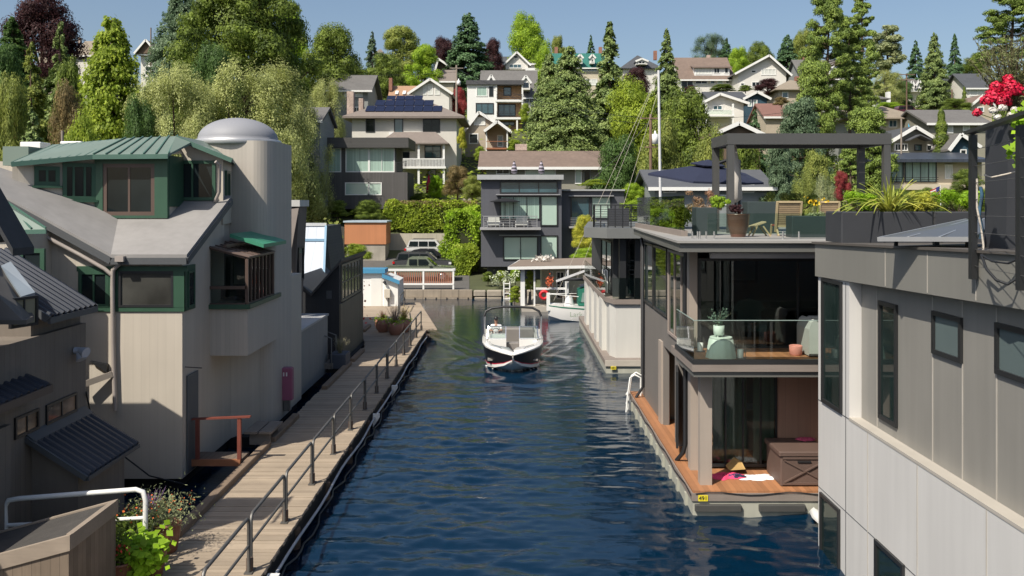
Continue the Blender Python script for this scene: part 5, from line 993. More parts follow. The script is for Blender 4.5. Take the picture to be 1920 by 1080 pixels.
# cars, side on
def car(name, label, cat, px, y, L, W, Ht, col, kind, zg, face=1):
    x0 = X(px,y); t = thing(name, label, cat, (x0,y,zg)); paint = mk('paint_'+name+str(px), col, .3, .05, n=(2,.03), coat=.5)
    def sec(s, prof): return [(x0+face*L*(a_-.5), y+s*W/2, zg+b_*Ht) for a_, b_ in prof]
    prof = {'suv': [(.01,.30),(.0,.50),(.02,.62),(.22,.66),(.26,.66),(.97,.64),(1,.58),(1,.32),(.98,.24),(.03,.24)], 'pickup': [(.0,.3),(.0,.6),(.3,.62),(.66,.64),(.97,.58),(1,.5),(1,.3),(.97,.24),(.03,.24)]}['pickup' if kind == 'pickup' else 'suv']
    if kind == 'suv' or kind == 'pickup': pass
    m = MB(); m.loft([sec(s*.96, prof) for s in (-1,)]+[sec(-.99,[(a_,b_) for a_, b_ in prof])]+[sec(.99,prof),sec(.96,prof)], smooth=False); m.build('body', paint, t)
    top = {'suv': [(.03,.64),(.08,.95),(.12,1.0),(.55,1.0),(.62,.97),(.74,.64)], 'pickup': [(.30,.62),(.33,.96),(.36,1.0),(.56,1.0),(.60,.97),(.72,.62)], 'sedan': [(.06,.62),(.2,.95),(.3,1.0),(.55,1.0),(.62,.95),(.76,.62)]}[kind]
    m = MB(); m.loft([[(p[0],p[1]*1+0,p[2]) for p in sec(s,[(.5+(a_-.5)*q, b_) for a_, b_ in top])] for s, q in ((-.84,.97),(-.80,.97),(.80,.97),(.84,.97))]); cab = m.build('cabin', paint, t)
    gl_ = [(a_, b_) for a_, b_ in top]; m = MB()
    lo, hi = top[0][0]+.03, top[-1][0]-.045
    seg = {'suv': ((.08,.26),(.28,.45),(.47,.66)), 'pickup': ((.35,.46),(.48,.66)), 'sedan': ((.18,.36),(.38,.64))}[kind]
    for a_, b_ in seg:
        last = b_ >= .64; first = a_ < .2
        m.prism([(x0+face*L*(u_-.5), y-W/2*.86, zg+v_*Ht) for u_, v_ in ((a_,.67),(b_,.67),(b_-(.07 if last else 0),.92),(a_+(.03 if first else 0),.92))], (0,-.03,0))
    m.build('side_window', GLASS, t)
    m = MB(); a_, b_ = top[-1], top[-2]; m.loft([[(x0+face*(L*(a_[0]-.5)+.03),y+s*W*.38,zg+(a_[1]+.03)*Ht) for s in (-1,1)]+[(x0+face*(L*(b_[0]-.5)+.04),y+s*W*.36,zg+(b_[1]-.02)*Ht) for s in (1,-1)],[(x0+face*(L*(a_[0]-.5)-.0),y+s*W*.38,zg+(a_[1]+.01)*Ht) for s in (-1,1)]+[(x0+face*(L*(b_[0]-.5)),y+s*W*.36,zg+(b_[1]-.03)*Ht) for s in (1,-1)]]); m.build('windscreen', GLASS, t)
    for u_ in (.17,.82):
        c_ = Vector((x0+face*L*(u_-.5), y-W/2+.02, zg+.36)); n_ = 20
        w_ = MB().loft([[c_+Vector((.36*math.cos(6.283*k_/n_), dy, .36*math.sin(6.283*k_/n_))) for k_ in range(n_)] for dy in (-.05,.18)]); wo_ = w_.build('wheel', BLACK, t)
        r_ = MB().loft([[c_+Vector((rr_*math.cos(6.283*k_/n_), dy, rr_*math.sin(6.283*k_/n_))) for k_ in range(n_)] for dy, rr_ in ((-.07,.2),(-.05,.23))]); r_.build('rim', mk('alloy', (.5,.5,.5), .3, .8), wo_)
        w_ = MB().loft([[c_+Vector((.36*math.cos(6.283*k_/n_), dy+W-.2, .36*math.sin(6.283*k_/n_))) for k_ in range(n_)] for dy in (-.05,.18)]); w_.build('wheel', BLACK, t)
    m = MB(); e = x0-face*L*.5; m.box(e-.02,e+.16,y-W/2-.02,y-W/2+.2,zg+.46*Ht,zg+.56*Ht); m.build('tail_lamp', mk('lamp_red', (.5,.01,.01), .3), t)
    m = MB(); e = x0+face*L*.5; m.box(e-.2,e+.02,y-W/2-.015,y-W/2+.2,zg+.44*Ht,zg+.54*Ht); m.build('headlamp', mk('lamp_clear', (.6,.6,.6), .2), t)
    m = MB(); m.box(x0+face*L*.14-.06,x0+face*L*.14+.12,y-W/2-.16,y-W/2,zg+.64*Ht,zg+.74*Ht); m.build('mirror', paint, t)
    if kind == 'suv':
        m = MB()
        for s in (-1,1): m.bar((x0-face*L*.36,y+s*W*.36,zg+Ht*1.03),(x0+face*L*.06,y+s*W*.36,zg+Ht*1.03),.04)
        m.build('roof_rail', BLACK, t)
    for u_ in (.27,.46,.665): pass
    return t
car('pickup_truck', 'olive green pickup truck parked nearest the white fence', 'pickup truck', 789, 72.5, 5.6, 1.95, 1.85, (.17,.195,.14), 'pickup', hill(72.5)+.03)
car('parked_car', 'dark grey estate car parked between the green pickup and dark saloon', 'car', 793, 77, 4.9, 1.9, 1.75, (.06,.062,.066), 'suv', hill(77)+.03)
car('parked_car', 'black saloon car parked behind the dark grey estate car', 'car', 806, 80.5, 4.9, 1.85, 1.6, (.02,.02,.024), 'sedan', hill(80.5)+.03)
car('parked_car', 'white estate car with roof rails parked next to the concrete wall', 'car', 808, 83.8, 4.7, 1.9, 1.8, (.62,.62,.6), 'suv', hill(83.8)+.03)
car('pickup_truck', 'maroon car parked uphill beside the bright blue tarp', 'car', 1701, 128, 3.6, 1.9, 1.5, (.09,.02,.035), 'suv', H(219,128))
tarp = solid('tarp', MB().loft([[P(1703,240,110),P(1728,238,110),P(1727,226,111),P(1703,223,111)],[P(1703,240,111),P(1728,238,111),P(1727,227,112),P(1703,225,112)]]), mk('blue_tarp', (.03,.28,.5), .4, n=(1,.3)), 'bright blue tarp on the slope below the maroon car', 'tarp')
# ================================================================ the houses on the shore and the hill
RGREY = mk('grey_shingle_roof', (.13,.125,.12), .9, n=(4,.15), fine=((2,2,12),.08)); RTAN = mk('tan_shingle_roof', (.25,.21,.16), .9, n=(4,.12), fine=((2,2,12),.08))
RBRN = mk('brown_shingle_roof', (.17,.125,.10), .9, n=(3,.15), fine=((2,2,12),.08)); RDRK = mk('charcoal_shingle_roof', (.065,.07,.078), .85, n=(4,.15)); RGRN = mk('sea_green_roof', (.03,.15,.12), .6, n=(2,.08), s=('x',.5,.06,.05,.3)); ROCH = mk('ochre_shingle_roof', (.34,.21,.13), .9, n=(4,.1)); RWARM = mk('warm_grey_roof', (.19,.16,.14), .9, n=(4,.12))
WW = mk('white_siding', (.66,.64,.59), .7, n=(1,.03), s=('z',.18,.08,.02,.12)); WC = mk('cream_siding', (.52,.46,.35), .7, n=(1,.04), s=('z',.2,.08,.02,.14)); WG = mk('sage_siding', (.26,.25,.20), .7, n=(1,.05), s=('z',.2,.08,.03,.2)); WGY = mk('grey_siding', (.26,.27,.26), .7, n=(1,.05), s=('z',.18,.08,.03,.2)); WT = mk('taupe_siding', (.42,.36,.28), .75, n=(1,.05), s=('z',.18,.08,.03,.15)); WST2 = mk('white_stucco_house', (.58,.555,.50), .85, n=(.8,.04), streak=.03)
CHAR = mk('charcoal_cladding', (.085,.08,.078), .75, n=(.8,.08), s=('x',.16,.10,.12,.35), streak=.12); CHR2 = mk('charcoal_fascia_boards', (.06,.058,.055), .6, n=(1,.06), s=('z',.16,.08,.08,.3)); NAVY = mk('navy_siding', (.03,.07,.10), .7, n=(1,.05), s=('z',.18,.08,.04,.2)); BRK = mk('brick_chimney', (.27,.13,.09), .9, n=(7,.3)); PBR = mk('pale_brick', (.40,.31,.26), .9, n=(6,.4)); WOOD = mk('warm_wood_cladding', (.33,.19,.09), .6, n=(1.5,.08), s=('x',.12,.06,.1,.25)); MODG = mk('slate_grey_stucco', (.082,.085,.10), .75, n=(.7,.05), s=('x',.35,.02,.03,.15)); WHB = mk('pale_window_blind', (.62,.63,.58), .2, n=(1,.05), spec=.8)
GPAL = {'g': GLASS, 's': GLASSB, 'c': CURT, 'b': BLIND, 'w': WHB}
FPAL = {'w': TRIM, 'k': FB, 'n': mk('navy_frame', (.03,.05,.08), .5), 'g': mk('grey_frame', (.2,.2,.2), .5)}
def wins(t, y, lst):
    for w_ in lst:
        a, b, t0, t1 = w_[:4]; nx, ny = (w_[4], w_[5]) if len(w_) > 5 else (1, 1); fm = w_[6] if len(w_) > 6 else 'w'; gm = w_[7] if len(w_) > 7 else 'g'
        yy = y+(w_[8] if len(w_) > 8 else 0); window(t, (X(a,yy),yy), (X(b,yy),yy), H(t1,yy), H(t0,yy), FPAL[fm], GPAL[gm], nx, ny, .10 if yy < 120 else .14, .07)
def groof(t, y0, y1, x0, x1, ze, zr, kind, mat, over=.4, th=.22, cxr=None, name='roof', trim=None):
    m = MB()
    if kind == 'side':      # ridge along x
        ym = (y0+y1)/2; sl = (zr-ze)/(ym-y0); a0, a1 = x0-over, x1+over; f0, f1, zz = y0-over, y1+over, ze-over*sl
        m.slab([(a0,f0,zz),(a1,f0,zz),(a1,ym,zr),(a0,ym,zr)], th); m.slab([(a0,f1,zz),(a1,f1,zz),(a1,ym,zr),(a0,ym,zr)], th)
        g_ = MB()
        for xx in (x0+.01,x1-.16): g_.prism([(xx,y0+.05,ze-.3),(xx,y1-.05,ze-.3),(xx,ym,zr-th-.05)], (.15,0,0))
    elif kind == 'front':   # ridge along y, gable to the front
        cxx = (x0+x1)/2 if cxr is None else cxr; f0, f1 = y0-over, y1
        for xe in (x0, x1):
            sl = (zr-ze)/abs(cxx-xe); s = -1 if xe < cxx else 1; zo = ze-over*sl
            m.slab([(xe+s*over,f0,zo+th),(cxx,f0,zr+th),(cxx,f1,zr+th),(xe+s*over,f1,zo+th)], th)
        g_ = MB().prism([(x0,y0+.01,ze-.2),(x1,y0+.01,ze-.2),(x1,y0+.01,ze),(cxx,y0+.01,zr),(x0,y0+.01,ze)], (0,.3,0))
    elif kind == 'hip':
        g_ = None; rl = min((x1-x0), (y1-y0))/2+over; a0, a1, f0, f1 = x0-over, x1+over, y0-over, y1+over; ym = (f0+f1)/2
        r0_, r1_ = (a0+rl, a1-rl) if a1-a0 > 2*rl+.1 else ((a0+a1)/2-.1, (a0+a1)/2+.1)
        b4 = [(a0,f0,ze),(a1,f0,ze),(a1,f1,ze),(a0,f1,ze)]; m.add([(p[0],p[1],ze-th*.7) for p in b4]+b4+[(r0_,ym,zr),(r1_,ym,zr)], [(0,3,2,1),(0,1,5,4),(1,2,6,5),(2,3,7,6),(3,0,4,7),(4,5,9,8),(5,6,9),(6,7,8,9),(7,4,8)])
    else: g_ = None; m.box(x0-over,x1+over,y0-over,y1+over,ze,zr)
    ro_ = m.build(name, mat, t)
    if trim is not None and kind in ('front','side'):
        q = MB()
        if kind == 'front':
            for xe in (x0, x1):
                sl = (zr-ze)/abs(cxx-xe); s = -1 if xe < cxx else 1; q.bar((xe+s*over,f0-.05,ze-over*sl+.05),(cxx,f0-.05,zr+.08),.1,.36)
        else: q.bar((a0,f0-.06,zz-.14),(a1,f0-.06,zz-.14),.1,.26)
        q.build('bargeboard', trim, ro_)
    return ro_, g_
def house(label, y, p0, p1, eave, base, roof, ridge, wall, rmat, dp=9, wn=(), over=.5, ap=None, trim=TRIM, chim=(), name='house', cat='house', group=None):
    x0, x1 = X(p0,y), X(p1,y); ze = H(eave,y); zg = min(H(base,y), hill(y))-1.5
    t = thing(name, label, cat, ((x0+x1)/2, y, zg))
    if group: t['group'] = group
    zr = H(ridge, y+dp/2) if roof in ('side','hip') else H(ridge, y)
    if roof == 'flat': zr = H(ridge, y)
    ro_, g_ = groof(t, y, y+dp, x0, x1, ze, zr, roof, rmat, over, .22, None if ap is None else X(ap,y), trim=trim)
    m = MB(); m.box(x0,x1,y,y+dp,zg,ze-.02)
    if g_: o = len(m.v); m.add(g_.v, g_.f)
    m.build('wall', wall, t)
    for (a, b, t0, t1, mt) in chim:
        yy = y+dp*.5; m = MB(); m.box(X(a,yy),X(b,yy),yy,yy+.9,H(t1,yy),H(t0,yy)); c_ = m.build('chimney', mt, ro_)
    wins(t, y, wn); return t
def dormer(t, y, p0, p1, eave, base, apex, wall, rmat, wn, dp=3, over=.2, name='dormer'):
    x0, x1 = X(p0,y), X(p1,y); zr = H(apex,y); ro_, g_ = groof(t, y, y+dp, x0, x1, H(eave,y), zr, 'front', rmat, over, .12, name='dormer_roof', trim=TRIM)
    m = MB(); m.box(x0,x1,y,y+dp,H(base,y),H(eave,y)-.02); m.add(g_.v, g_.f); m.build(name, wall, t); wins(t, y, wn)

# --- shore: dark modern house
y = 72; mh = thing('house', 'dark slate modern house with sea-green glass at the head of the channel', 'house', (X(1000,y), y, .8))
m = MB(); m.box(X(902,y),X(1053,y),y,y+10,H(500,y),H(337,y)); m.box(X(912,y),X(1165,y),y+1.5,y+10,.6,H(500,y)+.01); m.box(X(1053,y),X(1166,y+1.5)+.2,y+1.5,y+10,H(500,y),H(358,y)); m.build('wall', MODG, mh)
m = MB(); m.box(X(895,y),X(1056,y),y-.5,y+10.2,H(337,y),H(328,y)); m.box(X(1054,y+1.5),X(1171,y+1.5),y+1.2,y+10.1,H(358,y+1.5),H(355,y+1.5)); m.build('flat_roof', mk('pale_grey_roof_band', (.33,.34,.34), .6), mh)
wins(mh, y, [(937,1046,340,363,3,1,'k','s'),(937,1013,367,412,3,1,'k','c'),(1013,1046,367,424,1,1,'k','b'),(943,1009,443,488,2,1,'k','b'),(1013,1046,441,485,1,1,'k','b'),(1070,1106,368,440,1,1,'k','s',1.5),(1108,1146,368,410,1,1,'k','b',1.5)])
m = MB(); m.box(X(930,y),X(1050,y),y-.55,y,H(366,y),H(364,y)); m.box(X(936,y),X(1014,y),y-.35,y,H(442,y),H(440,y)); m.box(X(1068,y),X(1150,y+1.5),y+1.1,y+1.5,H(368,y),H(366,y)); m.build('sunshade', mk('sunshade_metal', (.25,.25,.26), .5), mh)
m = MB(); m.box(X(901,y),X(1013,y),y-1.5,y,H(430,y),H(426,y)); m.box(X(1068,y),X(1120,y),y+.3,y+1.5,H(428,y),H(425,y)); m.build('balcony', mk('balcony_edge', (.3,.3,.3), .6), mh)
m = MB()
for q in range(6): m.tube([(X(908,y),y-1.45,H(425-q*3,y)),(X(1006,y),y-1.45,H(425-q*3,y))], .015, 5)
for px in (908,930,956,982,1006): m.bar((X(px,y),y-1.45,H(426,y)),(X(px,y),y-1.45,H(405,y)),.05)
m.bar((X(908,y),y-1.45,H(405,y)),(X(1006,y),y-1.45,H(405,y)),.06); m.bar((X(908,y),y-1.45,H(405,y)),(X(904,y),y,H(405,y)),.05)
for q in range(6): m.tube([(X(1070,y),y+.35,H(424-q*3,y)),(X(1118,y),y+.35,H(424-q*3,y))], .015, 5)
m.build('balcony_railing', mk('rail_grey', (.35,.35,.35), .4, .4), mh)
zb_ = H(426,y)
for i_, px in enumerate((926,978)):
    t = thing('armchair', ('pale cushioned armchair on the left of the slate house balcony','pale cushioned armchair on the right of the slate house balcony')[i_], 'chair', (X(px,y),y-.7,zb_)); x_ = X(px,y)
    MB().box(x_-.45,x_+.45,y-1.1,y-.4,zb_+.2,zb_+.45).build('seat', GF, t); MB().box(x_-.45,x_+.45,y-.5,y-.35,zb_+.3,zb_+.8).build('backrest', GF, t)
    MB().box(x_-.5,x_-.45,y-1.1,y-.4,zb_,zb_+.5).box(x_+.45,x_+.5,y-1.1,y-.4,zb_,zb_+.5).build('frame', TRIM, t)
t = thing('coffee_table', 'low white coffee table between the balcony armchairs', 'table', (X(952,y),y-.8,zb_)); x_ = X(952,y); MB().box(x_-.4,x_+.4,y-1.1,y-.6,zb_+.38,zb_+.42).build('top', TRIM, t); MB().bar((x_-.35,y-.9,zb_),(x_-.35,y-.9,zb_+.38),.05).bar((x_+.35,y-.9,zb_),(x_+.35,y-.9,zb_+.38),.05).build('leg', TRIM, t)
def umbrella(name, label, px, y, py_top, py_edge, zbase, r, mat, closed=False, group=None):
    t = thing(name, label, 'parasol', (X(px,y),y,zbase), group); x_ = X(px,y)
    if closed: MB().lathe((x_,y,0),[(.04,H(py_edge,y)),(r,H(py_edge,y)+.1),(r*.75,(H(py_edge,y)+H(py_top,y))/2),(.05,H(py_top,y))],8).build('canopy', mat, t)
    else: m = MB(); m.lathe((x_,y,0),[(r,H(py_edge,y)),(r*.5,(H(py_edge,y)*.4+H(py_top,y)*.6)),(.03,H(py_top,y)),(.02,H(py_top,y)-.05),(r*.5,(H(py_edge,y)*.4+H(py_top,y)*.6)-.05),(r,H(py_edge,y)-.04)],8); m.build('canopy', mat, t)
    MB().tube([(x_,y,zbase),(x_,y,H(py_top,y)-.03)], .03, 6).build('pole', BLACK, t)
umbrella('parasol', 'black open parasol over the balcony of the slate house', 947, y-.8, 371, 378, zb_, 1.25, BLACK)
STR = mk('striped_parasol', (.40,.36,.42), .8, s=('z',.28,.5,.0,.85))
for i_, px in enumerate((964,1015)): umbrella('parasol', ('closed striped parasol on the left of the slate house roof','closed striped parasol on the right of the slate house roof')[i_], px, y+3, 302, 326, H(328,y), .28, STR, True)
# --- shore left: charcoal wood house with curtained glass
y = 92; ch = thing('house', 'charcoal wood-clad house with long row of curtained windows left of the white solar house', 'house', (X(660,y), y, 6))
m = MB(); m.box(X(548,y),X(764,y),y,y+6,H(392,y),H(323,y)); m.box(X(560,y),X(742,y),y+.3,y+6,H(325,y),H(270,y)); m.build('wall', CHAR, ch)
m = MB(); m.box(X(575,y-.5),X(766,y-.5),y-.6,y+6.2,H(277,y-.5),H(258,y-.5)); m.build('flat_roof', CHR2, ch)
wins(ch, y, [(560,597,277,323,2,1,'w','c',.3),(600,640,277,323,1,1,'w','c',.3),(648,692,277,323,1,1,'w','c',.3),(692,740,277,323,2,1,'w','c',.3),(647,693,342,366,1,1,'w','b'),(690,716,342,366,1,1,'w','b')])
m = MB(); m.bar((X(742,y),y+.1,H(305,y)),(X(762,y),y+.1,H(303,y)),.06)
for q in range(10): m.bar((X(743+q*2,y),y+.1,H(322,y)),(X(743+q*2,y),y+.1,H(305,y)),.03)
m.build('balcony_railing', FB, ch)
# --- white stucco house with solar panels
y = 108; sh_ = thing('house', 'large white stucco house with broad brown hip roof covered in solar panels', 'house', (X(760,y), y, 9))
x0, x1 = X(660,y), X(856,y); m = MB(); m.box(x0,x1,y,y+11,7.5,H(217,y)); m.build('wall', WST2, sh_)
rz = H(178,y+6.2); ro_, _ = groof(sh_, y, y+12, x0, x1, H(219,y), rz, 'hip', RWARM, 1.0, .35)
# solar panels lying on the front slope
ysl = y-1.0; run = 7.0; ze_ = H(219,y); slp = (rz-ze_)/run
SOL = mk('solar_cells', (.012,.014,.035), .15, n=(1,.1)); ALU = mk('panel_gap', (.05,.05,.07), .4)
for r_, (d0, d1, pa, pb, nn) in enumerate(((1.2,2.9,684,828,8),(3.1,4.8,702,812,6),(5.0,6.3,724,792,4))):
    for q in range(nn):
        Y0_, Y1_ = ysl+d0, ysl+d1; xa, xb = X(pa+(pb-pa)*q/nn,Y0_)+.03, X(pa+(pb-pa)*(q+1)/nn,Y0_)-.03
        MB().slab([(xa,Y0_,ze_+d0*slp+.14),(xb,Y0_,ze_+d0*slp+.14),(xb,Y1_,ze_+d1*slp+.14),(xa,Y1_,ze_+d1*slp+.14)], .05).build('solar_panel', SOL, ro_)
m = MB(); m.box(X(660,112),X(672,112),y+.5,y+1.5,H(222,110),H(174,110)); m.build('chimney', PBR, ro_); m = MB(); m.box(X(675,112),X(683,112),y+3,y+4,H(210,112),H(186,112)); m.build('chimney', PBR, ro_)
wins(sh_, y, [(686,703,220,248,1,2,'k','g'),(739,756,220,249,1,1,'k','s'),(793,825,220,248,2,2,'k','g'),(796,827,270,297,2,2,'k','s'),(740,768,274,297,1,1,'k','g'),(802,818,316,345,1,1,'k','s')])
m = MB(); xa, xb = X(742,y), X(829,y)
pr0 = groof(sh_, y-2.6, y, X(715,y-2.6), X(836,y-2.6), H(268,y-2.6), H(249,y), 'hip', RWARM, .3, .2, name='porch_roof')
for px in (785,832): MB().box(X(px-2,y-2.5),X(px+2,y-2.5),y-2.5,y-2.25,H(345,y-2.5),H(268,y-2.5)).build('porch_post', TRIM, sh_)
m = MB(); m.box(X(748,y-2.6),X(836,y-2.6),y-2.7,y,H(316,y-2.6),H(312,y-2.6)); m.build('porch_floor', TRIM, sh_)
m = MB(); m.box(X(748,y-2.6),X(834,y-2.6),y-2.66,y-2.58,H(299,y-2.6),H(297,y-2.6)); xx = X(750,y-2.6)
while xx < X(833,y-2.6): m.box(xx,xx+.07,y-2.64,y-2.59,H(312,y-2.6),H(299,y-2.6)); xx += .17
m.build('porch_railing', TRIM, sh_)
m = MB(); m.box(X(730,y-.2),X(790,y-.2),y-.5,y,H(256,y-.2),H(248,y-.2)); m.build('porch_dormer', TRIM, sh_)
umbrella('parasol', 'closed crimson parasol on the lawn below the white solar house', 804, 100, 328, 364, hill(100)-.6, .33, mk('crimson_canvas', (.42,.01,.05), .8), True)
t = thing('patio_table', 'red patio table under the closed crimson parasol', 'table', (X(806,99),99,H(372,99))); m = MB(); m.box(X(796,99),X(818,99),98.6,99.6,H(366,99),H(364,99)); m.build('top', mk('red_table', (.4,.05,.06), .6), t); MB().box(X(806,99),X(808,99),99,99.1,H(376,99),H(366,99)).build('leg', BLACK, t)
# --- the others
house('long low house with brown mossy roof and grey-green siding behind the slate modern house', 88, 912, 1148, 308, 345, 'side', 283, WG, RBRN, 9, [(930,956,311,327,2,1,'w','g'),(984,1042,311,330,1,1,'w','b'),(1078,1091,311,345,1,1,'w','b'),(1094,1108,311,345,1,1,'g','g')], .8, chim=((966,988,270,282,PBR),))
h = house('pale taupe bungalow with clipped gables and front porch above the brown roofed house', 122, 872, 952, 246, 285, 'front', 212, WT, RTAN, 9, [(888,910,220,235,3,1,'w','w'),(879,897,250,270,1,1,'w','g'),(932,944,253,276,1,1,'w','s')], .5, ap=898)
groof(h, 119.5, 122, X(912,119.5), X(953,119.5), H(244,119.5), H(229,119.5), 'front', RTAN, .3, .15, name='porch_roof', trim=TRIM)
for px in (912,951): MB().box(X(px-1.2,119.6),X(px+1.2,119.6),119.6,119.8,H(285,119.6),H(244,119.6)).build('porch_post', TRIM, h)
m = MB(); m.bar((X(912,119.6),119.6,H(265,119.6)),(X(951,119.6),119.6,H(265,119.6)),.08); m.box(X(912,119.6),X(951,119.6),119.5,122,H(280,119.6),H(277,119.6)); m.build('porch_railing', mk('rust_rail', (.3,.12,.06), .7), h)
y = 140; h = thing('house', 'modern white box house with warm wood balconies stacked on three floors', 'house', (X(928,y), y, 16))
m = MB(); m.box(X(876,y),X(929,y),y,y+10,14,H(156,y)); m.build('wall', TRIM, h); m = MB(); m.box(X(929,y),X(979,y),y+1.4,y+10,14,H(158,y)); m.build('wood_wall', WOOD, h)
m = MB(); m.box(X(874,y),X(982,y),y-.4,y+10.2,H(159,y),H(151,y)); m.build('flat_roof', mk('dark_roof_band', (.06,.06,.065), .6), h)
m = MB()
for py in (187,220,): m.box(X(929,y),X(981,y),y-.2,y+1.4,H(py+4,y),H(py,y))
m.box(X(929,y),X(932,y),y-.1,y+.1,H(224,y),H(158,y)); m.box(X(978,y),X(981,y),y-.1,y+.1,H(224,y),H(158,y)); m.box(X(968,y),X(971,y),y-.1,y+.1,14,H(224,y)); m.build('balcony', TRIM, h)
m = MB()
for py in (186,219):
    for q in range(4): m.tube([(X(931,y),y-.15,H(py-q*3,y)),(X(979,y),y-.15,H(py-q*3,y))], .03, 5)
m.build('balcony_railing', FB, h)
wins(h, y, [(893,914,162,181,1,1,'w','c'),(917,925,162,181,1,1,'k','g'),(892,926,193,214,3,1,'k','s'),(944,959,163,180,1,1,'k','s',1.4),(934,967,195,219,3,1,'k','s',1.4),(935,965,228,236,3,1,'k','s',1.4)])
h = house('tudor house with grey roof and blue trimmed peaked dormers behind the modern white box house', 158, 905, 1003, 178, 215, 'side', 132, WW, RGREY, 12, [(985,991,180,192,1,1,'n','s'),(994,1001,180,192,1,1,'n','s')], .6)
dormer(h, 156, 978, 994, 154, 168, 143, WW, FPAL['n'], [(981,991,155,164,2,2,'n','g')]); dormer(h, 156, 916, 926, 150, 158, 142, WW, FPAL['n'], [(918,924,151,157,1,1,'n','g')])
h = house('grey house with white paired windows above the willow', 128, 622, 690, 165, 215, 'side', 141, WGY, RGREY, 9, [(645,680,167,182,3,1,'w','w'),(655,683,200,214,2,1,'w','g'),(606,617,175,200,1,1,'k','s',.0)], .7)
h = house('small grey outbuilding roof half hidden by the willow', 88, 562, 600, 223, 262, 'side', 201, WGY, RGREY, 7, [], .3)
h = house('ochre roofed house with white glazed gable behind the solar house', 138, 772, 842, 173, 215, 'front', 150, WW, RWARM, 10, [(793,800,158,178,1,2,'w','w'),(802,812,158,178,1,2,'w','w'),(815,825,158,178,1,2,'w','w')], .6)
ro_, g_ = groof(h, 139, 146, X(728,139), X(775,139), H(190,139), H(161,142.5), 'side', ROCH, .2, .2, name='wing_roof'); m = MB(); m.box(X(729,139),X(775,139),139.2,145.8,13,H(191,139)); m.build('wing_wall', WT, h)
m = MB(); m.box(X(729,141),X(735,141),141,142,H(170,141),H(146,141)); m.build('chimney', BRK, ro_)
for px in (743,757): m = MB(); m.slab([(X(px-3,140),140.2,H(177,140)+.15),(X(px+3,140),140.2,H(177,140)+.15),(X(px+3,140),141.2,H(170,140)+.15),(X(px-3,140),141.2,H(170,140)+.15)], .08); m.build('skylight', TRIM, ro_)
house('brown gabled house tucked between bright trees and the dark fir', 168, 818, 846, 128, 175, 'front', 112, mk('brown_siding', (.13,.09,.06), .8), RWARM, 8, [], .8, ap=822)
house('cream house with brown roof just under the bright green tree', 160, 817, 850, 150, 180, 'side', 131, WC, RWARM, 8, [], .4)
house('distant roof behind the light green trees on the left ridge', 215, 690, 725, 108, 130, 'hip', 92, WGY, RWARM, 10, [], .4)
h = house('white gabled house with wide window band on the skyline right of the dark fir', 195, 937, 1002, 118, 150, 'side', 106, WW, RDRK, 9, [(953,976,118,127,3,1,'w','g'),(979,990,119,128,1,1,'w','s')], .4)
dormer(h, 193.5, 948, 990, 119, 130, 99, WW, RDRK, [(963,972,104,110,1,1,'w','g'),(955,978,120,128,3,1,'w','s')], over=.6)
m = MB(); m.box(X(985,193),X(1012,193),191,193.5,H(137,193),H(130,193)); m.build('balcony', TRIM, h)
h = house('white house with sea-green roof and two white dormers on the skyline', 190, 1040, 1131, 124, 165, 'side', 100, WC, RGRN, 11, [(1086,1120,126,134,1,1,'w','s'),(1088,1120,148,160,3,1,'w','w')], .6, chim=((1040,1046,88,104,BRK),(1123,1129,88,102,BRK)))
for a in (1087,1110): dormer(h, 188.8, a-4, a+5, 108, 119, 103, TRIM, RGRN, [(a-2,a+3,110,117,1,1,'w','g')], 2)
h = house('white house with dark hip roof and low dormer right of the spiky fir', 195, 1168, 1236, 128, 165, 'hip', 104, WW, RDRK, 11, [(1196,1208,137,145,2,1,'w','g')], .7, chim=((1226,1232,95,112,BRK),))
dormer(h, 193.6, 1193, 1214, 115, 121, 111, WW, RDRK, [(1197,1210,114,120,2,1,'w','g')], 3)
h = house('wide white house with brown roof and long dormer above the clipped hedge', 165, 1278, 1372, 145, 182, 'side', 108, WW, RBRN, 12, [(1303,1327,150,158,2,1,'w','g'),(1331,1341,148,158,1,1,'w','s'),(1344,1356,148,158,1,1,'w','c'),(1360,1369,148,157,1,1,'w','s'),(1277,1300,150,172,2,1,'w','g')], .6, chim=((1326,1332,103,110,PBR),))
m = MB(); yy = 165.5; m.box(X(1302,yy),X(1368,yy),yy,yy+5,H(142,yy),H(126,yy)); m.build('dormer', TRIM, h); wins(h, yy, [(1304,1335,128,140,5,1,'w','w'),(1338,1350,127,138,2,1,'w','g'),(1358,1366,126,138,1,1,'w','g')])
m = MB(); m.slab([(X(1298,yy),yy-.5,H(126,yy)),(X(1372,yy),yy-.5,H(126,yy)),(X(1368,yy),yy+6,H(112,yy)),(X(1302,yy),yy+6,H(112,yy))], .2); m.build('dormer_roof', RBRN, h)
h = house('big white gabled house with pale roof on the right skyline', 160, 1384, 1474, 136, 178, 'front', 106, WW, RGREY, 12, [(1427,1455,129,141,4,1,'w','w'),(1408,1418,131,137,1,1,'w','g'),(1409,1425,153,163,2,1,'w','g'),(1388,1396,155,161,1,1,'w','g')], .8, ap=1440)
h = house('dark house with red brick chimney half hidden by the tall pines', 165, 1505, 1596, 142, 178, 'side', 112, WGY, RGREY, 10, [(1560,1590,120,132,3,1,'w','w')], .5, chim=((1507,1512,105,125,BRK),))
dormer(h, 163.8, 1560, 1592, 126, 150, 110, TRIM, RGREY, [(1566,1585,128,140,3,2,'w','s')], 4)
house('tan roofed bungalow with red chimney below the dark conifer', 145, 1460, 1540, 168, 200, 'hip', 150, WT, RTAN, 10, [(1466,1478,172,184,1,1,'w','s')], .8, chim=((1492,1500,143,151,BRK),))
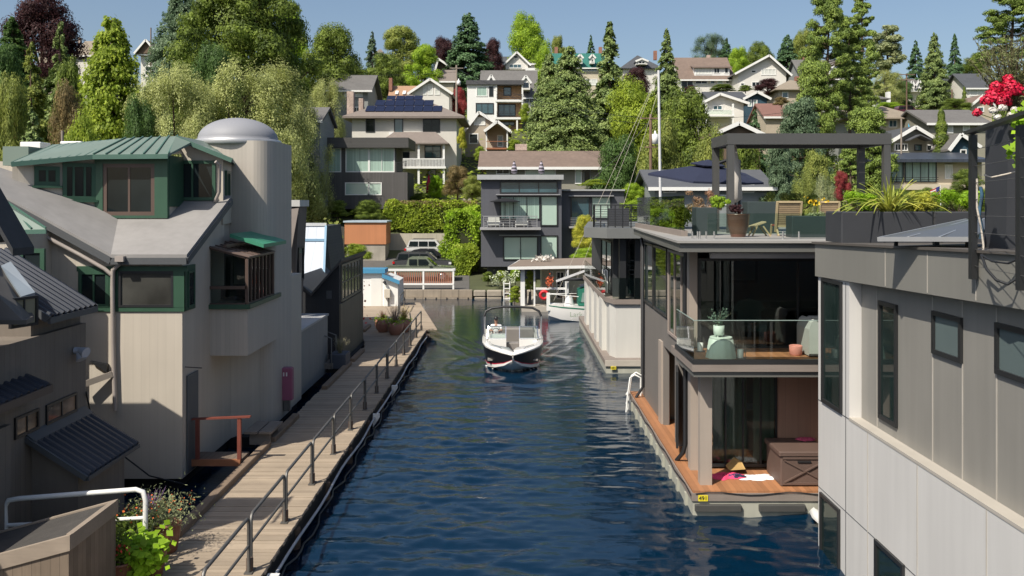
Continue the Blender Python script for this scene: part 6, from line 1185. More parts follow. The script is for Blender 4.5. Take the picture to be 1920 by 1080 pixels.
h = house('cream house with tan gable and open white balcony facing the lake', 128, 1318, 1394, 193, 232, 'front', 178, WW, RTAN, 9, [(1336,1355,197,207,2,1,'w','s',.0)], .7, ap=1348)
m = MB(); m.box(X(1320,126),X(1376,126),125.5,128,H(219,126),H(216,126)); m.box(X(1322,126),X(1325,126),125.6,125.9,H(240,126),H(195,126)); m.box(X(1372,126),X(1375,126),125.6,125.9,H(240,126),H(195,126)); m.box(X(1325,126),X(1372,126),125.7,125.75,H(207,126),H(206,126)); m.build('balcony', TRIM, h); m = MB(); m.box(X(1326,126),X(1371,126),125.72,125.74,H(215,126),H(207,126)); m.build('balcony_glass', CLEAR, h)
house('small blue gabled house beside the cream balcony house', 135, 1398, 1438, 184, 215, 'front', 174, NAVY, RDRK, 8, [(1402,1410,187,200,1,1,'w','c'),(1412,1420,187,200,1,1,'w','c')], .5)
house('dark flat-roofed house behind the blue gabled house', 142, 1330, 1400, 184, 205, 'side', 172, WGY, RDRK, 8, [], .3)
house('low house with reddish brown roof among the shrubs right of the blue gable', 120, 1436, 1476, 216, 235, 'side', 194, WT, mk('red_brown_roof', (.19,.10,.08), .9, n=(4,.1)), 8, [], .4)
house('brown gabled roof with white bargeboards just above the pergola', 84, 1340, 1425, 252, 330, 'front', 233, mk('brown_siding', (.13,.09,.06), .8), RBRN, 8, [], .4, ap=1384)
h = house('pale grey house with white chimney right of the tall pines', 150, 1614, 1662, 185, 215, 'hip', 175, WGY, RGREY, 8, [(1628,1640,191,200,2,1,'w','w')], .5, chim=((1664,1670,172,200,TRIM),))
h = house('cream house with broad tan hip roof and paired windows below the maroon car', 112, 1650, 1712, 222, 265, 'hip', 199, WC, RTAN, 9, [(1654,1659,225,231,1,1,'k','g'),(1666,1682,225,239,2,1,'w','s')], 1.0)
house('grey roofed house half hidden behind the tall bare pine trunks', 113, 1592, 1640, 222, 255, 'hip', 200, WGY, RTAN, 9, [(1594,1612,223,236,2,1,'w','s')], .8)
h = house('long sage house with grey roof and white sash windows at the right', 105, 1742, 1850, 228, 290, 'side', 206, WG, RGREY, 10, [(1776,1787,233,250,1,1,'w','w'),(1805,1818,234,246,1,1,'w','w'),(1833,1845,232,245,1,1,'w','w')], .5)
h = house('grey craftsman house with arched gable behind the long low modern house', 98, 1675, 1750, 262, 300, 'front', 240, WG, RDRK, 8, [(1677,1702,269,283,4,1,'w','g'),(1714,1728,271,283,1,1,'k','s'),(1737,1748,271,283,1,1,'w','g')], .6)
groof(h, 96.6, 98, X(1708,96.6), X(1742,96.6), H(262,96.6), H(254,96.6), 'front', RDRK, .2, .12, name='porch_roof')
house('small navy house with white bargeboards behind the railing post', 94, 1784, 1826, 272, 310, 'front', 254, NAVY, RGREY, 8, [(1800,1812,280,290,1,1,'w','g')], .5, ap=1798)
h = house('cluster house with white triple gables at the far right slope', 175, 1702, 1730, 165, 200, 'side', 148, WW, RGREY, 9, [(1706,1712,180,190,1,1,'w','g'),(1716,1724,180,190,1,1,'w','g')], .4)
dormer(h, 173.8, 1704, 1715, 163, 172, 153, TRIM, RGREY, [(1706,1713,164,170,2,1,'w','g')], 3); dormer(h, 173.8, 1716, 1729, 163, 172, 151, TRIM, RGREY, [(1718,1727,164,170,2,1,'w','g')], 3)
h = house('white house with dark grey roof and angled white gable edge on the far right', 170, 1762, 1808, 163, 195, 'side', 142, WW, RDRK, 9, [(1768,1778,170,180,1,1,'w','g'),(1790,1805,170,180,1,1,'w','g')], .5)
dormer(h, 168.6, 1780, 1802, 160, 178, 143, TRIM, RDRK, [(1786,1797,163,174,2,1,'w','g')], 3)
h = house('tall white house with big upper window right of the small cypress', 160, 1814, 1868, 162, 200, 'side', 138, WW, RDRK, 9, [(1818,1847,166,180,2,1,'w','w'),(1823,1845,188,196,2,1,'w','g')], .5)
h = house('small brown-red gabled house below the tall white house', 140, 1822, 1860, 196, 225, 'front', 180, WT, RBRN, 8, [(1832,1845,200,210,1,1,'w','s')], .4)
# long modern house on the right shore
y = 88; h = thing('house', 'long low modern house with glass front and dark metal roof on the right shore', 'house', (X(1740,y), y, 6)); 
m = MB(); m.box(X(1628,y),X(1846,y),y+.5,y+8,4,H(298,y)); m.box(X(1650,y),X(1846,y),y-.6,y+.5,H(356,y),H(346,y)); m.build('wall', WC, h)
m = MB(); m.slab([(X(1615,y),y-.8,H(299,y)),(X(1850,y),y-.8,H(299,y)),(X(1800,y+5),y+5,H(286,y+5)),(X(1660,y+5),y+5,H(286,y+5))], .3); m.build('roof', mk('dark_metal_roof', (.06,.07,.09), .4, .3, n=(1,.1), s=('x',.5,.1,.1,.4)), h)
wins(h, y, [(1632,1655,302,342,2,1,'k','s',.5),(1656,1694,302,342,3,1,'k','c',.5),(1696,1756,302,342,4,1,'k','c',.5),(1771,1786,308,336,2,1,'w','w',.5)])
m = MB()
for q in range(4): m.tube([(X(1660,y),y-.5,H(345-q*4,y)),(X(1755,y),y-.5,H(345-q*4,y))], .025, 5)
m.build('balcony_railing', FB, h)
# blue-grey houseboat-like house behind the parasol
y = 66; h = house('low blue-grey house with grey hipped roof behind the navy parasol', y+2, 1228, 1438, 346, 420, 'side', 318, mk('blue_grey_siding', (.22,.24,.24), .7, s=('z',.18,.08,.03,.2)), mk('slate_blue_roof', (.085,.09,.10), .8, n=(3,.1)), 8, [(1243,1268,348,362,2,1,'w','g'),(1385,1414,345,362,2,1,'w','w'),(1350,1375,365,385,1,1,'w','b')], .6)
# far left houses
h = house('house with pale tan roof under the purple-leaved tree', 190, 142, 196, 101, 140, 'side', 77, WW, RTAN, 11, [(149,158,103,112,1,1,'k','g')], .6, chim=((146,150,70,82,PBR),))
house('pale roofed house far left between the conifers', 195, 72, 98, 96, 120, 'side', 80, WT, RTAN, 10, [], .4, chim=((94,98,74,90,PBR),))
h = house('pale two-storey house with brown gable behind the utility pole on the left', 180, 264, 316, 99, 160, 'side', 84, WW, RWARM, 10, [(270,290,103,115,3,1,'w','c'),(293,312,103,115,3,1,'w','c'),(272,312,124,133,4,1,'w','g')], .7)
dormer(h, 179, 258, 292, 96, 100, 76, mk('brown_siding', (.13,.09,.06), .8), RWARM, [], 6, .5)
# flag
t = thing('flag', 'small striped flag on a pole in front of the long low modern house', 'flag', (X(1764,60),60,H(380,60)))
m = MB(); m.tube([(X(1764,60),60,H(385,60)),(X(1763,60),60,H(347,60))], .02, 6); m.build('pole', TRIM, t)
def fl_(u, v): a = P(1762,349,60); return Vector((a.x-u*.62+v*.05, 60+.06*math.sin(u*7+v*2), a.z-v*.55-u*.28))
m = MB(); mr = MB(); mbu = MB()
for r_ in range(7):
    q = m if r_ % 2 else mr; st_ = 0 if r_ > 3 else 5
    q.loft([[fl_(u_/12,r_/7),fl_(u_/12,(r_+1)/7)] for u_ in range(st_,13)], closed=False, cap=False)
mbu.loft([[fl_(u_/12,0),fl_(u_/12,4/7)] for u_ in range(0,6)], closed=False, cap=False)
m.build('white_stripe', TRIM, t); mr.build('red_stripe', mk('flag_red', (.5,.02,.03), .7), t); mbu.build('canton', mk('flag_blue', (.02,.03,.15), .7), t)
# poles and wires
POLW = mk('pole_wood', (.17,.11,.075), .9, n=(3,.2), streak=.2)
def pole(label, px, y, ptop, pbase=None, r=.14, arms=(), mat=POLW, trans=None, zb=None):
    zb = (hill(y)-.5) if zb is None else zb; t = thing('utility_pole', label, 'pole', (X(px,y),y,zb)); MB().tube([(X(px,y),y,zb),(X(px,y),y,H(ptop,y))], r, 10, r*.75).build('shaft', mat, t)
    for py, hw in arms: MB().bar((X(px,y)-hw,y-.1,H(py,y)),(X(px,y)+hw,y-.1,H(py,y)),.1).build('crossarm', mat, t)
    if trans: c_ = (X(trans[0],y),y-.1,0); MB().lathe(c_,[(.02,H(trans[2],y)),(.26,H(trans[2],y)),(.26,H(trans[1],y)),(.1,H(trans[1],y)+.05),(.06,H(trans[1],y)+.3)],14).build('transformer', TRIM, t)
    return t
pole('tall wooden utility pole with white transformer beside the sailboat mast', 1220, 75, 214, r=.16, arms=((222,.9),(276,.5)), trans=(1228,252,270))
pole('pale wooden utility pole in front of the modern white box house', 856, 120, 122, arms=((128,.9),), trans=(860,152,160), r=.17, mat=mk('pale_pole', (.26,.22,.18), .9))
pole('slim utility pole rising before the pale house on the left ridge', 283, 150, 52, r=.13); pole('thick reddish wooden pole between the conifers at far left', 29, 75, 168, r=.24, mat=mk('red_pole', (.24,.11,.06), .9))
pole('utility pole with crossarms on the right slope', 1700, 125, 138, r=.12, arms=((140,1.1),(150,.9))); pole('short pole standing behind the green roofed houseboat', 117, 60, 245, r=.12, mat=mk('pale_pole', (.26,.22,.18), .9)); pole('grey pole in front of the cream house right of the pergola', 1690, 92, 222, r=.11, mat=mk('pale_pole', (.26,.22,.18), .9)); pole('brown pole in front of the white gabled houses on the right', 1785, 120, 168, r=.12)
m = MB()
def wire(a, b, sag=1.0, r=.02):
    a, b = Vector(a), Vector(b); m.tube([a.lerp(b, q/10)-Vector((0,0,sag*4*(q/10)*(1-q/10))) for q in range(11)], r, 4)
for dz in (0,.5): wire((X(856,120),120,H(128,120)-dz),(X(1220,75),75,H(222,75)-dz),1.2)
wire((X(1220,75),75,H(224,75)),(X(1090,74),74,H(350,74)),.4); wire((X(1220,75),75,H(224,75)),(X(1700,125),125,H(150,125)),1.5); wire((X(856,120),120,H(135,120)),(X(283,150),150,H(70,150)),2.5)
solid('overhead_wires', m, BLACK, 'thin overhead wires strung between the wooden utility poles', 'wires')
# stairs on the slope, garden wall
t = thing('garden_steps', 'concrete garden steps climbing the slope between the solar house and the brown roofed house', 'steps', (X(880,100),100,8))
m = MB()
for q in range(14): yy = 99+q*.55; m.box(X(868,99),X(886,99),yy,yy+.6,5,hill(yy)+.4)
m.build('step', CONC, t)
# ================================================================ foliage
def leafmesh(name, C, S, mat=None, N=None, asp=.55, droop=None, A=None, seed=0, nb=1., rnd=.30):
    "many small bent leaf faces; C centres, S sizes, N preferred normals, A preferred long axis"
    r = np.random.default_rng(seed+11); n = len(C); C = np.asarray(C, float); S = np.broadcast_to(np.asarray(S, float), (n,))
    nr = r.normal(size=(n,3)); nr /= np.linalg.norm(nr,axis=1)[:,None]+1e-9
    if N is not None: nr = nr*rnd+N*nb; nr /= np.linalg.norm(nr,axis=1)[:,None]+1e-9
    a = r.normal(size=(n,3)) if A is None else A+r.normal(size=(n,3))*.35
    u = a-nr*(a*nr).sum(1)[:,None]; u /= np.linalg.norm(u,axis=1)[:,None]+1e-9; v = np.cross(nr,u)
    s = S[:,None]; V = np.stack([C-u*s, C-v*s*asp+nr*s*.12, C+u*s, C+v*s*asp+nr*s*.12], 1).reshape(-1,3)
    me = bpy.data.meshes.new(name); me.vertices.add(4*n); me.vertices.foreach_set('co', V.ravel())
    me.loops.add(4*n); me.loops.foreach_set('vertex_index', np.arange(4*n)); me.polygons.add(n); me.polygons.foreach_set('loop_start', np.arange(n)*4); me.polygons.foreach_set('loop_total', np.full(n,4))
    me.update(calc_edges=True); me.validate()
    if mat: me.materials.append(mat)
    return me
def rdir(r, n):
    d = r.normal(size=(n,3)); return d/np.linalg.norm(d,axis=1)[:,None]
def clump_cloud(r, cs, rad, n, flat=1., shell=.35):
    cs = np.asarray(cs, float); rad = np.asarray(rad, float); w_ = rad**2; k_ = r.choice(len(cs), n, p=w_/w_.sum())
    d = rdir(r, n); d[:,2] = np.where(d[:,2] < -.55, -d[:,2]*.6, d[:,2]); rr = (r.uniform(0,1,n)**shell)*rad[k_]
    p = d*rr[:,None]; p[:,2] *= flat; return cs[k_]+p, d
def limbs(mb, base, tips, r0):
    for t_ in tips:
        t_ = Vector(t_); b_ = Vector(base); mid = b_.lerp(t_,.5)+Vector((0,0,-(t_-b_).length*.08)); mb.tube([b_,mid,t_], r0, 5, r0*.3)
def g_decid(seed, h=12., w_=10., n=42000, leaf=.13, nc=60, low=.12, lobes=1.0, flat=1.0):
    r = np.random.default_rng(seed); cs = []; rad = []
    for i in range(nc):
        z = r.uniform(low+.08, .93); prof = math.sqrt(max(.03, 1-((z-.44)/.56)**2))*(1.0 if z < .5 else 1-.35*(z-.5)/.5)
        th = r.uniform(0, 6.283); rr = (w_/2)*prof*r.uniform(.3, .86)
        cs.append((rr*math.cos(th), rr*math.sin(th), z*h)); rad.append(r.uniform(.10,.19)*w_*lobes)
    cs.append((0,0,h*.6)); rad.append(w_*.3)
    C, N = clump_cloud(r, cs, rad, n, flat)
    mb = MB(); mb.tube([(0,0,-1),(.1,0,h*.3),(0,.1,h*.7)], w_*.035, 8, w_*.012); limbs(mb, (0,0,h*.28), [c for c in cs[:14]], w_*.014)
    return C, N, leaf*r.uniform(.6,1.3,n), mb, None
def g_fir(seed, h=14., w_=7., n=38000, droop=.35, low=.06, leaf=.13, powr=.85, lay=26, gap=0.):
    r = np.random.default_rng(seed); P_ = []; A_ = []; N_ = []; mb = MB(); mb.tube([(0,0,-1),(0,0,h*.5),(0,0,h*.99)], w_*.035, 7, .02)
    lev = np.sort(r.uniform(low,.985,lay*6)); wts = (1-lev)**1.1+.06; cnt = (n*wts/wts.sum()).astype(int)+6
    for z, c in zip(lev, cnt):
        R_ = w_/2*((1-z)**powr)*r.uniform(.60,1.18)+.12; th = r.uniform(0,6.283); t = r.uniform(.12,1,c)**.65
        sp = (r.uniform(-1,1,c))*.34*t*R_*.7; dx, dy = math.cos(th), math.sin(th)
        rr = t*R_; zz = z*h-droop*R_*t**1.5+.16*R_*np.clip(t-.75,0,1)*2+r.normal(0,.11,c)-abs(sp)*.25-r.uniform(0,1,c)**2*.25*R_*.5
        P_.append(np.stack([dx*rr-dy*sp, dy*rr+dx*sp, zz],1)); a = np.tile([dx,dy,-droop*.8],(c,1)); A_.append(a); N_.append(np.tile([dx*.75,dy*.75,.6],(c,1))+r.normal(0,.25,(c,3)))
        if r.uniform() < .3: mb.tube([(0,0,z*h),(dx*R_*.8,dy*R_*.8,z*h-droop*R_*.6)], .05, 4, .02)
    C = np.concatenate(P_); return C, np.concatenate(N_), leaf*r.uniform(.6,1.3,len(C)), mb, np.concatenate(A_)
def g_pine(seed, h=20., w_=8., n=9000, low=.38, leaf=.22, nc=46, rs=1.):
    r = np.random.default_rng(seed); cs = []; rad = []; mb = MB(); mb.tube([(0,0,-1),(.2,0,h*.4),(-.1,.1,h*.75),(0,0,h*.98)], .32, 8, .06)
    for i in range(nc):
        z = r.uniform(low,.98); th = r.uniform(0,6.283); rr = w_/2*(1-((z-low)/(1-low))**1.6*.75)*r.uniform(.35,1)
        cs.append((rr*math.cos(th),rr*math.sin(th),z*h)); rad.append(r.uniform(.5,1.15)*w_/8*1.3*rs); mb.tube([(0,0,z*h-rr*.15),cs[-1]], .07, 4, .03)
    C, N = clump_cloud(r, cs, rad, n, .62, .5); return C, N, leaf*r.uniform(.6,1.3,n), mb, None
def g_willow(seed, h=14., w_=14., n=110000, leaf=.085, nc=64, low=.12):
    r = np.random.default_rng(seed); P_ = []; A_ = []; cs = []
    for i in range(nc):
        z = r.uniform(.22,.93); prof = math.sqrt(max(.05,1-((z-.45)/.55)**2)); th = r.uniform(0,6.283); rr = w_/2*prof*r.uniform(.3,.9); cs.append((rr*math.cos(th),rr*math.sin(th),z*h))
    per = n//(nc*16)+1
    for c in cs:
        for s_ in range(16):
            d = rdir(r,1)[0]; st = np.array(c)+d*w_*.10*r.uniform(.2,1); L_ = min(st[2]*.5, r.uniform(.03,.12)*h); t = np.linspace(0,1,per)
            out = np.array([st[0],st[1],0]); out = out/(np.linalg.norm(out)+1e-6)
            p = st+np.outer(t, [out[0]*L_*.28,out[1]*L_*.28,0]); p[:,2] += .05*L_-t**1.4*L_; p += r.normal(0,.24,p.shape); P_.append(p); A_.append(np.tile([out[0]*.2,out[1]*.2,-.7],(per,1)))
    C = np.concatenate(P_); mb = MB(); mb.tube([(0,0,-1),(.2,0,h*.25),(0,0,h*.5)], .5, 8, .25); limbs(mb, (0,0,h*.22), cs[:22], .16)
    dd = C-np.array([0,0,h*.45]); dd /= np.linalg.norm(dd,axis=1)[:,None]+1e-6; return C, dd*.7, leaf*r.uniform(.6,1.3,len(C)), mb, np.concatenate(A_)
def g_col(seed, h=8., w_=1.7, n=4500, leaf=.12):
    r = np.random.default_rng(seed); z = r.uniform(.01,1,n)**.9; R_ = w_/2*np.clip(1.25*(1-z)**.55,0,1)*(.85+.15*np.sin(z*23)); th = r.uniform(0,6.283,n); rr = R_*r.uniform(.6,1.06,n)
    C = np.stack([rr*np.cos(th),rr*np.sin(th),z*h],1); N = np.stack([np.cos(th),np.sin(th),np.full(n,.3)],1); mb = MB(); mb.tube([(0,0,-1),(0,0,h*.8)], .12, 6, .04); return C, N, leaf*r.uniform(.7,1.2,n), mb, np.tile([0,0,1.],(n,1))
GEN = {'d1': lambda: g_decid(1,12,10), 'd2': lambda: g_decid(2,12,10,nc=44,lobes=1.15), 'd3': lambda: g_decid(3,12,10,nc=80,lobes=.8), 'dt': lambda: g_decid(4,14,8,38000,nc=60,lobes=.95,low=.08), 'dbig': lambda: g_decid(5,18,17,120000,.14,300,.06,.5,.85),
       'f1': lambda: g_fir(1), 'f2': lambda: g_fir(2,lay=18,droop=.5,powr=.95), 'f3': lambda: g_fir(3,14,7,60000,.3,.02,.13,.7,60), 'fd': lambda: g_fir(4,16,9,90000,.45,.02,.12,.62,110), 'fs': lambda: g_fir(5,14,5.2,40000,.7,.05,.12,.9,44), 'fc': lambda: g_fir(6,13,9,90000,.25,.02,.13,.6,110),
       'p1': lambda: g_pine(1,22,9,64000,nc=130,low=.36,leaf=.12,rs=.72), 'p2': lambda: g_pine(2,20,6,36000,leaf=.12,low=.3,nc=100,rs=.75), 'p3': lambda: g_pine(3,12,9,60000,low=.12,nc=150,leaf=.11,rs=.75), 'w1': lambda: g_willow(1), 'w2': lambda: g_willow(2,13,12,90000,nc=64), 'w3': lambda: g_willow(3,15,9,50000,nc=70), 'c1': lambda: g_col(1), 'pop': lambda: g_decid(9,18,7,12000,.24,46,.05,.8,1.1)}
SIZE = {'d1':(12,10),'d2':(12,10),'d3':(12,10),'dt':(14,8),'dbig':(18,17),'f1':(14,7),'f2':(14,7),'f3':(14,7),'fd':(16,9),'fs':(14,5.2),'fc':(13,9),'p1':(22,9),'p2':(20,6),'p3':(12,9),'w1':(14,14),'w2':(13,12),'w3':(15,9),'c1':(8,1.7),'pop':(18,7)}
LM = {'olive': leafmat('leaf_olive', (0.220, 0.243, 0.059)), 'dark': leafmat('leaf_dark', (0.075, 0.127, 0.034)), 'mid': leafmat('leaf_mid', (0.155, 0.202, 0.035), (.05,.075,.015)), 'bright': leafmat('leaf_bright', (0.244, 0.335, 0.031)), 'yg': leafmat('leaf_yellow_green', (0.235, 0.287, 0.034)), 'willow': leafmat('leaf_willow', (.33,.35,.14), (.18,.20,.07)), 'purple': leafmat('leaf_purple', (.055,.022,.022), (.03,.013,.015)), 'blue': leafmat('leaf_blue_green', (0.127, 0.176, 0.101)), 'fir': leafmat('needle_fir', (0.070, 0.123, 0.051), trans=.12), 'firo': leafmat('needle_olive', (0.152, 0.193, 0.061), trans=.15), 'pine': leafmat('needle_pine', (0.140, 0.186, 0.037), trans=.15), 'brown': leafmat('leaf_russet', (0.202, 0.150, 0.067)), 'gold': leafmat('leaf_gold', (0.370, 0.354, 0.049)), 'lime': leafmat('leaf_lime', (0.22, 0.34, 0.017)) if True else leafmat('x', (0.504, 0.706, 0.034)), 'red': leafmat('leaf_red', (0.269, 0.049, 0.049)), 'grey': leafmat('leaf_grey_green', (0.269, 0.287, 0.150))}
LMK = {}
for q in LM: LMK[q] = LM[q]
PRO = {}
def proto(kind):
    if kind not in PRO:
        C, N, S, mb, A = GEN[kind](); me = leafmesh('crown', C, S, LM['mid'], N, .55, A=A, seed=len(PRO), rnd=.75 if kind[0] in 'fp' else .34)
        to = mb.build('trunk', BARK); tm = to.data; bpy.data.objects.remove(to); PRO[kind] = (me, tm)
    return PRO[kind]
def tree(label, kind, px, y, ptop, wpx, col, name='tree', cat='tree', pbot=None, rot=None, group=None):
    zb = hill(y)-.3 if pbot is None else H(pbot,y); h = H(ptop,y)-zb; wd = wpx/FOC*y; h0, w0 = SIZE[kind]; wd *= {'f':1.35,'p':1.15,'w':1.1}.get(kind[0],1.0); me, tm = proto(kind)
    t = thing(name, label, cat, (X(px,y),y,zb), group); t.scale = (wd/w0, wd/w0, h/h0); t.rotation_euler.z = random.uniform(0,6.28) if rot is None else rot
    c = bpy.data.objects.new('crown', me); COL.objects.link(c); c.parent = t; c.material_slots[0].link = 'OBJECT'; c.material_slots[0].material = LM[col]
    k_ = bpy.data.objects.new('trunk', tm); COL.objects.link(k_); k_.parent = t
    return t
T = tree
random.seed(21)
# left bank
T('purple-leaved beech on the skyline at the far left','d1',78,175,-12,150,'purple')
T('drooping olive conifer left of the purple beech','fs',22,150,30,110,'dark')
T('pale spiky spruce in front of the purple beech','f2',113,110,34,95,'firo'); T('olive spruce left of the pale spiky spruce','f2',58,100,72,105,'olive')
T('broad yellow-green cedar in front of the pale ridge houses','fc',210,82,28,170,'yg'); T('dark broadleaf tree at the left edge','d2',4,88,95,120,'dark'); T('mid green broadleaf between the spruces and yellow-green cedar','d3',130,86,118,90,'mid')
T('brownish shrubby tree below the broadleaf at far left','d2',128,72,165,80,'brown'); T('low olive conifer behind the green roofed dormer','f1',62,68,200,110,'firo'); T('dark green tree behind the reddish pole','d2',20,72,150,90,'olive'); T('shaded bushy tree behind the roof vents','d1',160,66,215,110,'yg'); T('dark shrubby tree right of the yellow-green cedar','d2',262,76,190,90,'dark')
T('big blue-green cedar on the skyline','fc',342,140,-25,130,'blue'); T('huge dark green cedar filling the sky behind the willow','dbig',455,118,-75,320,'mid'); T('bright green tree behind the huge cedar','d1',542,150,0,85,'bright'); T('large leafy tree sloping down right of the huge cedar','d3',622,135,48,145,'mid')
T('dark tree below the blue-green cedar','d2',400,100,88,110,'dark')
T('wide yellow-green willow behind the round tower','w1',335,80,118,215,'willow'); T('tall crowned willow directly above the dome','w2',470,84,108,255,'willow'); T('willow hanging over the charcoal house corner','w2',562,86,185,120,'willow'); T('slender pale willow left of the grey house','w3',612,100,135,75,'willow')
T('small dark fir alone on the skyline left of centre','f1',698,215,57,38,'blue'); T('pale green rounded tree on the skyline left of centre','dt',752,170,46,100,'olive'); T('bright green tree below the pale rounded tree','dt',792,162,80,85,'bright'); T('mid green tree behind the ochre roof','d3',722,150,102,100,'mid'); T('green tree between the leafy tree and grey house','d1',660,148,118,90,'mid')
T('tall blue-green fir above the white box house','f3',878,168,22,100,'fir'); T('purple tree left of the tall blue-green fir','d2',832,195,72,62,'purple'); T('purple tree right of the tall blue-green fir','d3',924,192,73,54,'purple')
T('round bright yellow-green tree on the skyline at centre','d1',988,200,26,95,'bright'); T('low bright tree right of the white gabled skyline house','d2',1020,175,88,45,'bright'); T('thin pale tree behind the twin cedars','d3',1046,215,68,42,'olive')
T('big dense cone-shaped cedar at centre','fd',1068,104,84,130,'firo'); T('slightly lower dense cedar joined to the left of the big cone','fd',1030,106,98,95,'firo')
T('spiky tall spruce right of the twin cedars','fs',1143,116,38,95,'firo'); T('tiny dark fir on the skyline behind the sea-green roof','f1',1108,235,64,28,'fir'); T('dark red shrub tree beside the pale pole','d2',860,146,165,36,'red'); T('dark tree beside the dark hip roofed house','d2',1192,165,128,62,'purple')
T('wide green broadleaf left of the utility pole','d1',1188,98,150,150,'yg'); T('darker broadleaf right of the sailboat mast','d3',1282,90,168,155,'mid'); T('dense dark bush tree behind the dark slate house','d2',1160,84,262,120,'dark'); T('russet-tinged tree between the mast and parasol','d1',1236,78,225,110,'olive')
T('tall drooping conifer left of the brown roofed skyline house','fs',1250,155,52,60,'firo'); T('pale weeping tree behind the brown roofed skyline house','w3',1334,230,58,72,'blue'); T('dark spiky tree behind the brown roofed skyline house','f1',1362,225,70,40,'fir'); T('light green tree left of the big white gable','d3',1385,190,90,60,'bright'); T('green treetop behind the big white gable','d1',1425,220,78,60,'mid'); T('dark brownish conifer right of the big white gable','f3',1476,180,64,62,'fir'); T('pale green tree behind the dark brownish conifer','d1',1505,205,55,62,'olive')
T('tallest pine at the right rising out of the frame','p1',1552,105,-45,92,'pine'); T('second tall pine beside the tallest pine','p1',1592,110,28,92,'pine'); T('slender pine top right of the tallest pines','p2',1617,122,-15,60,'pine'); T('lower pine joined to the left of the tall pines','p3',1530,100,120,110,'pine')
T('grey-green poplar on the right skyline','pop',1664,205,36,72,'grey'); T('pale weeping tree below the grey-green poplar','w3',1664,160,128,62,'willow'); T('round dark tree left of the right slope pole','d1',1690,165,150,60,'dark')
T('dark conifer first right of the poplar','f1',1717,195,74,42,'fir'); T('olive conifer with full crown second right of the poplar','f3',1752,165,60,52,'firo'); T('narrow dark spruce third right of the poplar','fs',1790,200,62,36,'fir'); T('dark treetop at the far right skyline','d1',1830,215,100,70,'mid')
T('narrow bright cypress column in front of the sage house','c1',1765,96,202,30,'mid',pbot=292); T('short narrow cypress beside the tall white house','c1',1808,150,162,10,'mid',pbot=195)
T('loose blue-green pine behind the pergola','p3',1500,82,192,130,'blue'); T('bushy pine left of the cream tan-roofed house','p3',1628,88,205,120,'pine'); T('large pine leaning out of the top right corner','p1',1898,62,-30,110,'pine',pbot=200)
T('leafy tree behind the white-chimney house','d2',1445,128,205,70,'dark'); T('dark green shrub tree below the cream balcony house','f1',1415,100,205,60,'fir'); T('green tree behind the left pergola post','d3',1400,74,262,100,'mid'); T('yellowish tree left of the pergola behind the parasol','d1',1330,76,240,90,'olive'); T('green slope tree under the poplar','d3',1725,140,205,70,'mid'); T('green tree at the foot of the far right houses','d1',1800,130,190,60,'mid')
T('blue-green shrubby conifer below the pergola beam','p3',1462,68,268,90,'blue'); T('twiggy olive tree in the middle of the pergola','p3',1530,62,290,90,'olive'); T('bare-stemmed pine seen through the pergola right half','p2',1596,70,262,70,'pine'); T('dark red maple seen through the pergola','d2',1578,58,322,34,'red',pbot=385); T('feathery bamboo-like tree behind the terrace planters','w3',1510,45,300,60,'olive'); T('feathery shrub tree between pergola posts','w3',1545,44,312,50,'grey')
# shrubs and hedges
def bush(label, px, y, ptop, pbot, wpx, col, name='shrub', kind='d2', cat='shrub', group=None): return T(label, kind, px, y, ptop, wpx, col, name, cat, pbot=pbot, group=group)
bush('bright climbing shrub mound beside the slate house ivy',818,97,330,378,34,'lime'); bush('reddish photinia shrub right of the crimson parasol',858,94,312,376,62,'brown'); bush('olive garden shrub on the slope above the hedge',885,92,330,380,40,'olive'); bush('yellow-green shrub beside the garden steps',900,104,275,305,24,'yg'); bush('low green flower bed under the crimson parasol',790,95,362,380,50,'mid'); bush('palm-like shrub at the right corner of the white solar house',866,106,240,285,20,'gold'); bush('green shrub above the stucco garage of the bungalow',965,118,262,285,30,'yg'); bush('bush beside the modern white box house',985,136,195,235,26,'yg')
bush('rounded green shrub on the wall left of the hedge',690,88,376,418,60,'mid'); bush('green shrub below the charcoal house',632,88,376,412,50,'mid'); bush('low yellow-green shrub at the left of the garage box',600,86,390,418,40,'olive'); bush('round bright bush beside the parking lot',668,74,458,502,58,'yg'); bush('dark weed clump on the left retaining wall',575,86,388,412,30,'mid')
bush('clipped round bush behind the slate house roof',1122,84,336,356,70,'yg'); bush('bright yellow-green maple beside the slate house',1098,68,405,478,56,'gold'); bush('lush green shrub below the yellow-green maple',1100,66,465,500,60,'bright'); bush('tall leafy shrub right of the slate house',1190,74,345,400,60,'bright'); bush('green hedge shrub behind the third houseboat railing',1240,70,370,440,70,'yg'); bush('hydrangea bush with pale blossoms on the seawall',940,68.5,508,532,30,'yg'); bush('second hydrangea bush left of the boathouse posts',966,68.2,505,532,26,'bright'); bush('tall reed clump at the foot of the boathouse',965,62.5,535,572,26,'yg',kind='dt'); bush('dark hydrangea at the corner of the slate house',915,69,510,532,26,'mid')
bush('leafy climber in front of the boathouse door',995,59.5,506,550,24,'yg',kind='dt'); bush('clipped green hedge on the hill above the cream balcony house',1355,150,158,174,56,'mid',kind='d3'); bush('second hedge block on the hill beside the purple plum',1398,150,160,174,28,'mid'); T('purple plum tree in front of the big white gable','d2',1440,148,148,50,'purple',pbot=182); T('small purple tree at the left corner of the brown roofed skyline house','d2',1294,150,160,28,'purple',pbot=188)
bush('grassy green slope bush behind the maroon car',1665,135,192,210,60,'bright'); bush('dark laurel on the right slope',1790,118,185,212,60,'mid'); bush('red-leaved shrub in the gap below the blue gable',1465,110,182,200,30,'brown'); bush('large green bush left of the flag',1740,62,352,396,0+30,'mid'); bush('big bright bush before the long modern house right end',1812,66,318,372,62,'mid')
